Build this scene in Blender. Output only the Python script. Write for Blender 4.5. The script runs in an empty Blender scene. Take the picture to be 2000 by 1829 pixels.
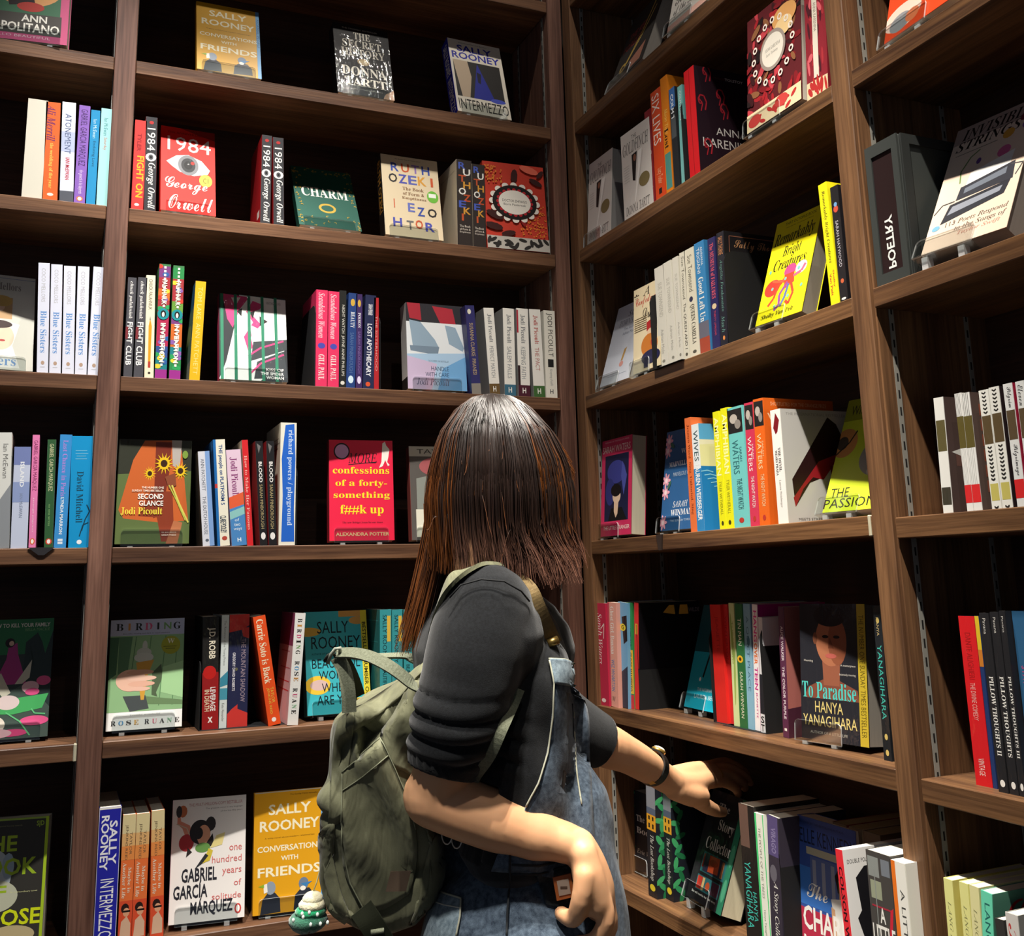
import bpy, bmesh, math, random
import numpy as np
from mathutils import Vector, Matrix
from mathutils.geometry import tessellate_polygon
C = bpy.context.scene.collection
SC = bpy.context.scene
rad = math.radians
# ------------------------------------------------------------------ camera
cam = bpy.data.cameras.new('camera'); cam.sensor_width = 36; cam.lens = 36.04; cam.shift_y = -.09185; cam.clip_start = .02
co = bpy.data.objects.new('camera', cam); C.objects.link(co)
co.location = (0, 0, 0); co.rotation_euler = (1.76746, .02572, -.40559); SC.camera = co
# ------------------------------------------------------------------ world, exposure, lamps
wd = bpy.data.worlds.new('shop'); SC.world = wd; wd.use_nodes = True
wd.node_tree.nodes['Background'].inputs[0].default_value = (.75, .82, 1, 1)
wd.node_tree.nodes['Background'].inputs[1].default_value = .16
SC.view_settings.view_transform = 'Standard'; SC.view_settings.look = 'None'
SC.view_settings.exposure = 0; SC.view_settings.gamma = 1; SC.view_settings.use_curve_mapping = False
def spot(loc, aim, power, size=55, blend=.5, col=(1, .93, .82), r=.02):
    l = bpy.data.lights.new('ceiling_or_fill_spot', 'SPOT'); l.energy = power; l.spot_size = rad(size); l.spot_blend = blend
    l.color = col; l.shadow_soft_size = r
    o = bpy.data.objects.new('ceiling_or_fill_spot', l); C.objects.link(o); o.location = loc
    o.rotation_euler = (Vector(aim) - Vector(loc)).to_track_quat('-Z', 'Y').to_euler()
SPOTS = [((-.05, 1.2, 2.3), (.1, 2.0, -.3), 330, 38, .8, (1, .97, .93)),
         ((.45, 1.2, 2.3), (.45, 1.95, -.4), 215, 42, .8, (1, .94, .86)),
         ((.75, 1.25, 2.3), (.65, 2.0, .45), 42, 70, .8, (1, .93, .84)),
         ((.35, 1.15, 2.3), (1.05, 1.45, -.6), 300, 32, .8, (1, .93, .82)),
         ((.3, .45, 2.3), (1.05, 1.2, -.55), 350, 33, .8, (1, .92, .81)),
         ((.3, -.3, 2.3), (1.05, .95, .25), 42, 60, .8, (1, .94, .86)),
         ((.3, .55, 2.3), (.6, 1.25, -.15), 265, 30, .7, (1, .95, .87), .03),
         ((-.5, .1, 2.3), (.35, 1.25, -.4), 330, 26, .8, (1, .95, .88), .08)]  # last lamp: added soft key to brighten the backpack, no known fitting
for s in SPOTS: spot(*s)
# ------------------------------------------------------------------ helpers
def lin(h):
    o = []
    for i in (0, 2, 4):
        c = int(h[i:i+2], 16) / 255; o.append(c / 12.92 if c <= .04045 else ((c + .055) / 1.055) ** 2.4)
    return o
def newmat(name):
    m = bpy.data.materials.new(name); m.use_nodes = True
    return m, m.node_tree.nodes, m.node_tree.links, m.node_tree.nodes['Principled BSDF']
MC = {}
def mat(h, kind='paper'):
    """paper | wrap (shrink wrapped) | print"""
    k = (h, kind)
    if k in MC: return MC[k]
    m, n, L, b = newmat(kind + '_' + h); b.inputs['Base Color'].default_value = (*lin(h), 1)
    b.inputs['Roughness'].default_value = {'paper': .45, 'wrap': .55, 'matte': .8, 'metal': .35, 'pages': .9}.get(kind, .5)
    b.inputs['Specular IOR Level'].default_value = {'paper': .35, 'wrap': .2, 'pages': .15}.get(kind, .4)
    if kind == 'wrap':
        b.inputs['Coat Weight'].default_value = .3; b.inputs['Coat Roughness'].default_value = .05
        t = n.new('ShaderNodeTexCoord'); mp = n.new('ShaderNodeMapping'); mp.inputs['Scale'].default_value = (1, 1, .35)
        z = n.new('ShaderNodeTexNoise'); z.inputs['Scale'].default_value = 60; z.inputs['Detail'].default_value = 3; z.inputs['Distortion'].default_value = 1.2
        u = n.new('ShaderNodeBump'); u.inputs['Strength'].default_value = .5; u.inputs['Distance'].default_value = .004
        L.new(t.outputs['Object'], mp.inputs['Vector']); L.new(mp.outputs[0], z.inputs['Vector'])
        L.new(z.outputs['Fac'], u.inputs['Height']); L.new(u.outputs[0], b.inputs['Coat Normal'])
    if kind == 'pages':
        t = n.new('ShaderNodeTexCoord'); mp = n.new('ShaderNodeMapping'); mp.inputs['Scale'].default_value = (3, 900, 3)
        z = n.new('ShaderNodeTexNoise'); z.inputs['Scale'].default_value = 1; z.inputs['Detail'].default_value = 2
        cr = n.new('ShaderNodeMixRGB'); cr.inputs[1].default_value = (*[c * .72 for c in lin(h)], 1); cr.inputs[2].default_value = (*lin(h), 1)
        L.new(t.outputs['Object'], mp.inputs['Vector']); L.new(mp.outputs[0], z.inputs['Vector']); L.new(z.outputs['Fac'], cr.inputs[0]); L.new(cr.outputs[0], b.inputs['Base Color'])
    if kind == 'metal': b.inputs['Metallic'].default_value = .9
    MC[k] = m; return m
def wood(name, axis, c0, c1, rough=.5, sc=1.0):
    m, n, L, b = newmat(name)
    t = n.new('ShaderNodeTexCoord'); mp = n.new('ShaderNodeMapping')
    s = [34 * sc, 34 * sc, 34 * sc]; s[axis] = 1.6 * sc; mp.inputs['Scale'].default_value = s
    oi = n.new('ShaderNodeObjectInfo'); ad = n.new('ShaderNodeVectorMath'); ad.operation = 'ADD'
    L.new(t.outputs['Object'], ad.inputs[0]); L.new(oi.outputs['Random'], ad.inputs[1]); L.new(ad.outputs[0], mp.inputs['Vector'])
    z = n.new('ShaderNodeTexNoise'); z.inputs['Scale'].default_value = 1; z.inputs['Detail'].default_value = 4; z.inputs['Roughness'].default_value = .6; z.inputs['Distortion'].default_value = .9
    L.new(mp.outputs[0], z.inputs['Vector'])
    mp2 = n.new('ShaderNodeMapping'); s2 = [260, 260, 260]; s2[axis] = 9; mp2.inputs['Scale'].default_value = s2; L.new(ad.outputs[0], mp2.inputs['Vector'])
    z2 = n.new('ShaderNodeTexNoise'); z2.inputs['Scale'].default_value = 1; z2.inputs['Detail'].default_value = 3; L.new(mp2.outputs[0], z2.inputs['Vector'])
    r = n.new('ShaderNodeValToRGB'); r.color_ramp.elements[0].position = .32; r.color_ramp.elements[1].position = .72
    r.color_ramp.elements[0].color = (*lin(c0), 1); r.color_ramp.elements[1].color = (*lin(c1), 1); L.new(z.outputs['Fac'], r.inputs[0])
    r2 = n.new('ShaderNodeValToRGB'); r2.color_ramp.elements[0].position = .3; r2.color_ramp.elements[1].position = .62
    r2.color_ramp.elements[0].color = (.5, .45, .42, 1); r2.color_ramp.elements[1].color = (1.08, 1.05, 1.0, 1); L.new(z2.outputs['Fac'], r2.inputs[0])
    mx = n.new('ShaderNodeMixRGB'); mx.blend_type = 'MULTIPLY'; mx.inputs[0].default_value = .75; L.new(r.outputs[0], mx.inputs[1]); L.new(r2.outputs[0], mx.inputs[2])
    L.new(mx.outputs[0], b.inputs['Base Color']); b.inputs['Roughness'].default_value = rough; b.inputs['Specular IOR Level'].default_value = .3
    bu = n.new('ShaderNodeBump'); bu.inputs['Strength'].default_value = .25; bu.inputs['Distance'].default_value = .001; L.new(z2.outputs['Fac'], bu.inputs['Height']); L.new(bu.outputs[0], b.inputs['Normal'])
    return m
def link(name, me, parent=None):
    o = bpy.data.objects.new(name, me); C.objects.link(o)
    if parent: o.parent = parent
    return o
def empty(name, loc=(0, 0, 0), rot=(0, 0, 0)):
    o = bpy.data.objects.new(name, None); o.empty_display_size = .02; C.objects.link(o); o.location = loc; o.rotation_euler = rot
    return o
def tag(o, label, cat, group=None):
    o['label'] = label; o['category'] = cat
    if group: o['group'] = group
    return o
class MB:
    def __init__(s): s.v = []; s.f = []; s.mi = []; s.m = []; s.sm = []
    def mid(s, m):
        if m not in s.m: s.m.append(m)
        return s.m.index(m)
    def add(s, vs, fs, m, smooth=False):
        o = len(s.v); k = s.mid(m); s.v += [tuple(v) for v in vs]
        for f in fs: s.f.append([i + o for i in f]); s.mi.append(k); s.sm.append(smooth)
    def box(s, a, b, m, M=None, bev=0):
        x0, y0, z0 = a; x1, y1, z1 = b
        if bev:
            vs = []
            c = bev
            for z, q in ((z0, c), (z0 + c, 0), (z1 - c, 0), (z1, c)):
                vs += [(x0 + c, y0 + q, z), (x1 - c, y0 + q, z), (x1 - q, y0 + c, z), (x1 - q, y1 - c, z), (x1 - c, y1 - q, z), (x0 + c, y1 - q, z), (x0 + q, y1 - c, z), (x0 + q, y0 + c, z)]
            fs = [list(range(7, -1, -1)), list(range(24, 32))]
            for k in range(3):
                for i in range(8):
                    j = (i + 1) % 8; fs.append([k * 8 + i, k * 8 + j, k * 8 + 8 + j, k * 8 + 8 + i])
        else:
            vs = [(x0, y0, z0), (x1, y0, z0), (x1, y1, z0), (x0, y1, z0), (x0, y0, z1), (x1, y0, z1), (x1, y1, z1), (x0, y1, z1)]
            fs = [(3, 2, 1, 0), (4, 5, 6, 7), (0, 1, 5, 4), (1, 2, 6, 5), (2, 3, 7, 6), (3, 0, 4, 7)]
        if M: vs = [M @ Vector(v) for v in vs]
        s.add(vs, fs, m)
    def tube(s, pts, rs, m, n=10, cap=True, smooth=True, flat=None):
        """round tube along pts; flat=(normal, thickness) makes a strap whose width is 2*r"""
        P = [Vector(p) for p in pts]
        if not isinstance(rs, (list, tuple)): rs = [rs] * len(P)
        vs = []; N = None
        for i, p in enumerate(P):
            t = (P[min(i + 1, len(P) - 1)] - P[max(i - 1, 0)]).normalized()
            if flat:
                nn = Vector(flat[0]); nn = (nn - t * nn.dot(t)).normalized(); w = t.cross(nn)
                vs += [p + w * rs[i] - nn * flat[1], p + w * rs[i] + nn * flat[1], p - w * rs[i] + nn * flat[1], p - w * rs[i] - nn * flat[1]]
                continue
            if N is None: N = t.orthogonal().normalized()
            N = (N - t * N.dot(t)).normalized(); B = t.cross(N)
            vs += [p + (N * math.cos(a) + B * math.sin(a)) * rs[i] for a in (k * 6.28319 / n for k in range(n))]
        k = 4 if flat else n
        fs = [[i * k + j, i * k + (j + 1) % k, (i + 1) * k + (j + 1) % k, (i + 1) * k + j] for i in range(len(P) - 1) for j in range(k)]
        if cap: fs += [list(range(k - 1, -1, -1)), [(len(P) - 1) * k + j for j in range(k)]]
        s.add(vs, fs, m, smooth and not flat)
    def ball(s, c, r, m, M=None, nu=12, nv=8):
        if not isinstance(r, (tuple, list)): r = (r, r, r)
        vs = [Vector((0, 0, r[2])), Vector((0, 0, -r[2]))]
        for i in range(1, nv):
            a = math.pi * i / nv
            for j in range(nu):
                b = 6.28319 * j / nu; vs.append(Vector((r[0] * math.sin(a) * math.cos(b), r[1] * math.sin(a) * math.sin(b), r[2] * math.cos(a))))
        fs = []
        for j in range(nu):
            q = (j + 1) % nu; fs.append([0, 2 + j, 2 + q]); fs.append([1, 2 + (nv - 2) * nu + q, 2 + (nv - 2) * nu + j])
            for i in range(nv - 2): fs.append([2 + i * nu + j, 2 + (i + 1) * nu + j, 2 + (i + 1) * nu + q, 2 + i * nu + q])
        vs = [(M @ v if M else v) + Vector(c) for v in vs]
        s.add(vs, fs, m, True)
    def build(s, name, parent=None):
        me = bpy.data.meshes.new(name); me.from_pydata(s.v, [], s.f)
        for m in s.m: me.materials.append(m)
        me.polygons.foreach_set('material_index', s.mi); me.polygons.foreach_set('use_smooth', s.sm); me.update()
        return link(name, me, parent)
# ------------------------------------------------------------------ lettering
UB = {'s': (0x1D400, 0x1D41A, 0x1D7CE), 'i': (0x1D434, 0x1D44E, None), 'c': (0x1D4D0, 0x1D4EA, None), 'q': (0x1D468, 0x1D482, None)}
def sub(s, k):
    if k not in UB: return s
    b = UB[k]; o = ''
    for ch in s:
        if ch == 'h' and k == 'i': o += '\u210e'
        elif ch.isascii() and ch.isupper(): o += chr(b[0] + ord(ch) - 65)
        elif ch.isascii() and ch.islower(): o += chr(b[1] + ord(ch) - 97)
        elif ch.isascii() and ch.isdigit() and b[2]: o += chr(b[2] + int(ch))
        else: o += ch
    return o
TX = {}
def prepare(keys):
    """all strings of one style are typeset as the lines of one text, then cut apart"""
    obs = []
    for k in sorted({k for _, k in keys}):
        ss = [s for s, q in keys if q == k]
        c = bpy.data.curves.new('t', 'FONT'); c.body = '\n'.join(sub(s, k) for s in ss); c.resolution_u = 2; c.space_line = 3
        if k == 'b': c.offset = .022
        o = bpy.data.objects.new('t', c); C.objects.link(o); obs.append((ss, k, o))
    bpy.context.view_layer.update(); dg = bpy.context.evaluated_depsgraph_get()
    for ss, k, o in obs:
        me = bpy.data.meshes.new_from_object(o.evaluated_get(dg))
        n = len(me.vertices); a = np.zeros(n * 3); me.vertices.foreach_get('co', a); a = a.reshape(-1, 3)[:, :2]
        fl = [[] for _ in ss]
        for p in me.polygons:
            vi = list(p.vertices); y = a[vi, 1].mean(); fl[min(len(ss) - 1, max(0, int(round((.3 - y) / 3))))].append(vi)
        for s, fs in zip(ss, fl):
            if not fs: TX[(s, k)] = (np.array([[0, 0], [1, 0], [1, 1]]), []); continue
            u = sorted({i for f in fs for i in f}); ix = {v: i for i, v in enumerate(u)}; b = a[u]; mn, mx = b.min(0), b.max(0)
            TX[(s, k)] = ((b - mn) / np.maximum(mx - mn, 1e-6), [[ix[i] for i in f] for f in fs])
        bpy.data.meshes.remove(me)
    for _, _, o in obs:
        c = o.data; bpy.data.objects.remove(o); bpy.data.curves.remove(c)
def clip(poly):
    for ax, lim, sg in ((0, 0, 1), (0, 1, -1), (1, 0, 1), (1, 1, -1)):
        out = []; n = len(poly)
        for i in range(n):
            a, b = poly[i], poly[(i + 1) % n]; da, db = (a[ax] - lim) * sg, (b[ax] - lim) * sg
            if da >= 0: out.append(a)
            if (da < 0) != (db < 0): t = da / (da - db); out.append((a[0] + (b[0] - a[0]) * t, a[1] + (b[1] - a[1]) * t))
        poly = out
        if len(poly) < 3: return []
    return poly
EPS = .00006
def decorate(mb, items, W, H, o, ex, nrm, kind):
    """flat print on a face: o = top-left corner, ex = unit vector to the reader's right, nrm = outward"""
    o, ex, nrm = Vector(o), Vector(ex), Vector(nrm)
    for L, it in enumerate(items):
        k = it[0]; c = it[2] if k in 'tv' and False else None
        off = nrm * (EPS * (1 + .25 * L)); polys = []
        if k in ('t', 'v'):
            _, s, st, col, u0, v0, u1, v1 = it; a, fs = TX[(s, st)]
            if s in ('I', '1', 'i', 'l') and st != 's' and k == 't': q = (u1 - u0) * .36; u0, u1 = u0 + q, u1 - q
            if k == 't': pts = [(u0 + x * (u1 - u0), v1 - y * (v1 - v0)) for x, y in a]
            else: pts = [(u0 + y * (u1 - u0), v0 + x * (v1 - v0)) for x, y in a]
            inside = min(p[0] for p in pts) >= 0 and max(p[0] for p in pts) <= 1 and max(p[1] for p in pts) <= 1
            if inside:
                mb.add([o + ex * (x * W) + Vector((0, 0, -y * H)) + off for x, y in pts], fs, mat(col, kind)); continue
            polys = [clip([pts[i] for i in f]) for f in fs]
        elif k == 'r': _, col, u0, v0, u1, v1 = it; polys = [[(u0, v1), (u1, v1), (u1, v0), (u0, v0)]]
        elif k == 'e':
            _, col, x, y, rx, ry = it; n = 28 if rx * W > .01 else 12
            polys = [clip([(x + rx * math.cos(a), y + ry * math.sin(a)) for a in (q * 6.28319 / n for q in range(n))])]
        elif k == 'p':
            _, col, pts = it; pts = [tuple(q) for q in pts]
            polys = [clip([pts[i] for i in t]) for t in tessellate_polygon([[Vector((x, y, 0)) for x, y in pts]])]
        elif k == 'l':
            _, col, w, pts = it; w = w * .0009
            for (x0, y0), (x1, y1) in zip(pts, pts[1:]):
                dx, dy = (x1 - x0) * W, (y1 - y0) * H; q = math.hypot(dx, dy) or 1; nx, ny = -dy / q * w / W, dx / q * w / H
                polys.append(clip([(x0 + nx, y0 + ny), (x1 + nx, y1 + ny), (x1 - nx, y1 - ny), (x0 - nx, y0 - ny)]))
        vs, fs = [], []
        for p in polys:
            if len(p) < 3: continue
            fs.append(list(range(len(vs), len(vs) + len(p)))); vs += [o + ex * (x * W) + Vector((0, 0, -y * H)) + off for x, y in p]
        if vs: mb.add(vs, fs, mat(col, kind))
# ------------------------------------------------------------------ the books' data (world sizes in metres)
P0=[["t","SALLY","b","f7eecb",.2,.1,.8,.19],["t","ROONEY","b","f7eecb",.08,.235,.92,.325],["t","A witty novel about modern relationships","n","6b4a12",.15,.375,.85,.39],["t","CONVERSATIONS","b","f7eecb",.05,.445,.95,.495],["t","WITH","b","f7eecb",.38,.535,.62,.575],["t","FRIENDS","b","f7eecb",.06,.62,.94,.7],["p","2b2f3a",[[.1,1.0],[.13,.88],[.2,.83],[.3,.83],[.37,.88],[.38,.99]]],["e","8e9aa8",.24,.79,.07,.055],["p","f4efe2",[[.14,.76],[.19,.75],[.2,.82],[.15,.83]]],["p","8ab02f",[[.07,.77],[.15,.755],[.15,.785]]],["p","2b2f3a",[[.56,.99],[.58,.87],[.66,.82],[.78,.82],[.85,.88],[.86,.97]]],["e","6d7f96",.7,.78,.07,.05],["p","3f7fb5",[[.66,.78],[.82,.77],[.72,.81]]],["e","f4efe2",.69,.82,.04,.02],["r","5fa3d6",.945,0,1,1],["v","NORMAL PEOPLE","n","2c5f97",.952,.12,.99,.55],["t","The Sunday Times bestseller","n","6b4a12",.5,.02,.9,.035]]
P1=[["v","1984","q","efece4",.15,.12,.85,.36],["e","efece4",.5,.43,.46,.045],["e","55565a",.5,.43,.22,.03],["e","161616",.5,.43,.1,.014],["v","George Orwell","q","efece4",.15,.49,.9,.97],["e","b23232",.5,.06,.2,.018]]
P2=[["t","R","b","4a5fb8",.12,.03,.6,.11],["t","U","b","efece4",.42,.105,.9,.185],["t","T","b","c4552f",.12,.18,.6,.26],["t","H","b","d79a3c",.42,.255,.9,.335],["t","O","b","efece4",.12,.33,.6,.41],["t","Z","b","c4552f",.42,.405,.9,.485],["t","E","b","4a5fb8",.12,.48,.6,.56],["t","K","b","d79a3c",.42,.555,.9,.635],["t","I","b","c4552f",.12,.63,.6,.71],["t","The Book","n","e8ded0",.15,.76,.85,.785],["t","of Form &","n","e8ded0",.15,.795,.85,.82],["t","Emptiness","n","e8ded0",.15,.83,.85,.855]]
P3=[["v","COCO MELLORS","n","b9b7bb",.3,.05,.65,.36],["v","Blue Sisters","s","6a97d0",.25,.44,.8,.82],["e","b79a84",.5,.91,.16,.018],["r","b9b7bb",.3,.945,.7,.95]]
P4=[["v","chuck palahniuk","q","e8e5e0",.2,.04,.7,.42],["v","FIGHT CLUB","b","f1efea",.15,.45,.8,.88],["r","7d2f35",.0,.5,.3,.62]]
P5=[["v","Scandalous Women","q","f3c7cf",.2,.03,.75,.5],["e","4a4aa8",.5,.58,.32,.03],["v","GILL PAUL","s","f3e2dc",.25,.67,.75,.93]]
P6=[["v","BLOOD","b","eae7e2",.3,.2,.75,.4],["v","SARAH PINBOROUGH","n","b3a275",.3,.42,.7,.84],["e","eae7e2",.5,.91,.3,.035],["p","6e6c6a",[[.2,.02],[.7,.05],[.4,.12]]]]
P7=[["v","SALLY ROONEY","n","10262a",.25,.05,.6,.5],["r","e6bd4a",.62,.06,.92,.3],["v","BEAUTIFUL WORLD","n","10262a",.25,.52,.6,.92]]
P8=[["r","2f8a86",.2,.1,.9,.11],["r","2f8a86",.2,.3,.9,.31]]
P9=[["r","dccb98",0,0,1,.15],["r","e0b072",0,.15,1,.25],["r","e68f4a",0,.25,1,.36],["v","TAYLOR","n","5a4a38",.58,.14,.78,.32],["v","JENKINS REID","n","5a4a38",.22,.08,.46,.36],["v","Maybe in","s","f4dcc0",.5,.42,.8,.62],["v","Another Life","s","f4dcc0",.15,.38,.42,.66],["r","d9502f",0,.68,1,1],["e","2a1a16",.45,.74,.3,.04],["e","e0a27c",.55,.77,.25,.035],["r","1a1414",.3,.755,.85,.77],["p","d9b294",[[.2,.84],[.6,.8],[.9,.86],[.9,.97],[.1,.97]]]]
P10=[["t","THE","n","4a4644",.38,.07,.55,.115],["t","GOLDFINCH","i","3a3634",.06,.13,.95,.27],["p","1f1c1c",[[.36,.3],[.55,.29],[.5,.44],[.45,.62],[.36,.6]]],["e","8a5c48",.46,.35,.05,.04],["p","f1eee8",[[.58,.3],[.72,.29],[.62,.5],[.42,.86],[.4,.84],[.55,.5]]],["p","c9c2bc",[[.72,.3],[.75,.34],[.5,.8]]],["e","7d6f4a",.75,.66,.18,.08],["t","DONNA TARTT","i","3a3634",.08,.87,.9,.97],["r","8d8884",.07,.4,.26,.403],["r","8d8884",.07,.43,.26,.433],["r","8d8884",.07,.46,.26,.463],["r","8d8884",.07,.49,.26,.493],["r","8d8884",.07,.52,.26,.523],["r","8d8884",.07,.55,.26,.553],["r","8d8884",.07,.58,.26,.583]]
P11=[["v","SUE TOWNSEND","n","b3b0a4",.3,.16,.7,.5],["v","Adrian Mole","n","a9a69c",.35,.62,.65,.86],["e","8b887c",.5,.93,.16,.015]]
P12=[["v","AMPHIBIAN","b","faf6a8",.15,.05,.8,.55],["v","TYLER WETHERALL","n","8a8a1c",.3,.6,.7,.88],["e","3a3a14",.5,.95,.18,.02]]
P13=[["r","8a8c94",0,0,1,.24],["r","5a6478",0,.22,1,.3],["r","e0a02c",.0,.28,1,.42],["r","2a2418",.18,.295,.36,.33],["r","2a2418",.6,.295,.78,.33],["r","2a2418",.18,.36,.36,.4],["r","2a2418",.6,.36,.78,.4],["v","The Lost Bookshop","i","dcdad2",.25,.46,.75,.86],["e","d8c030",.5,.92,.3,.03]]
P14=[["r","5c5226",0,.2,1,.47],["r","d42a2c",0,.78,1,.93],["r","4a4a48",.12,0,.17,.2],["r","4a4a48",.32,0,.37,.2],["r","4a4a48",.52,0,.57,.2],["r","4a4a48",.72,0,.77,.2],["r","8a8a86",.12,.47,.15,.78],["r","8a8a86",.32,.47,.35,.78],["r","8a8a86",.52,.47,.55,.78],["r","8a8a86",.72,.47,.75,.78]]
P15=[["r","5a4a30",.05,.22,.95,.46],["r","c2b862",.1,.79,.9,.93],["l","23221f",.9,[[.3,.02],[.5,.035],[.7,.02]]],["l","23221f",.9,[[.3,.053],[.5,.068],[.7,.053]]],["l","23221f",.9,[[.3,.086],[.5,.101],[.7,.086]]],["l","23221f",.9,[[.3,.119],[.5,.134],[.7,.119]]],["l","23221f",.9,[[.3,.152],[.5,.167],[.7,.152]]],["l","23221f",.9,[[.3,.185],[.5,.2],[.7,.185]]],["l","23221f",.9,[[.3,.482],[.5,.497],[.7,.482]]],["l","23221f",.9,[[.3,.515],[.5,.53],[.7,.515]]],["l","23221f",.9,[[.3,.548],[.5,.563],[.7,.548]]],["l","23221f",.9,[[.3,.581],[.5,.596],[.7,.581]]],["l","23221f",.9,[[.3,.614],[.5,.629],[.7,.614]]],["l","23221f",.9,[[.3,.647],[.5,.662],[.7,.647]]],["l","23221f",.9,[[.3,.68],[.5,.695],[.7,.68]]],["l","23221f",.9,[[.3,.713],[.5,.728],[.7,.713]]],["l","23221f",.9,[[.3,.746],[.5,.761],[.7,.746]]],["l","23221f",.9,[[.3,.977],[.5,.992],[.7,.977]]],["l","23221f",.9,[[.3,1.01],[.5,1.025],[.7,1.01]]]]
P16=[["v","LANG LEAV","i","8a8a5c",.3,.12,.65,.45]]
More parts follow.
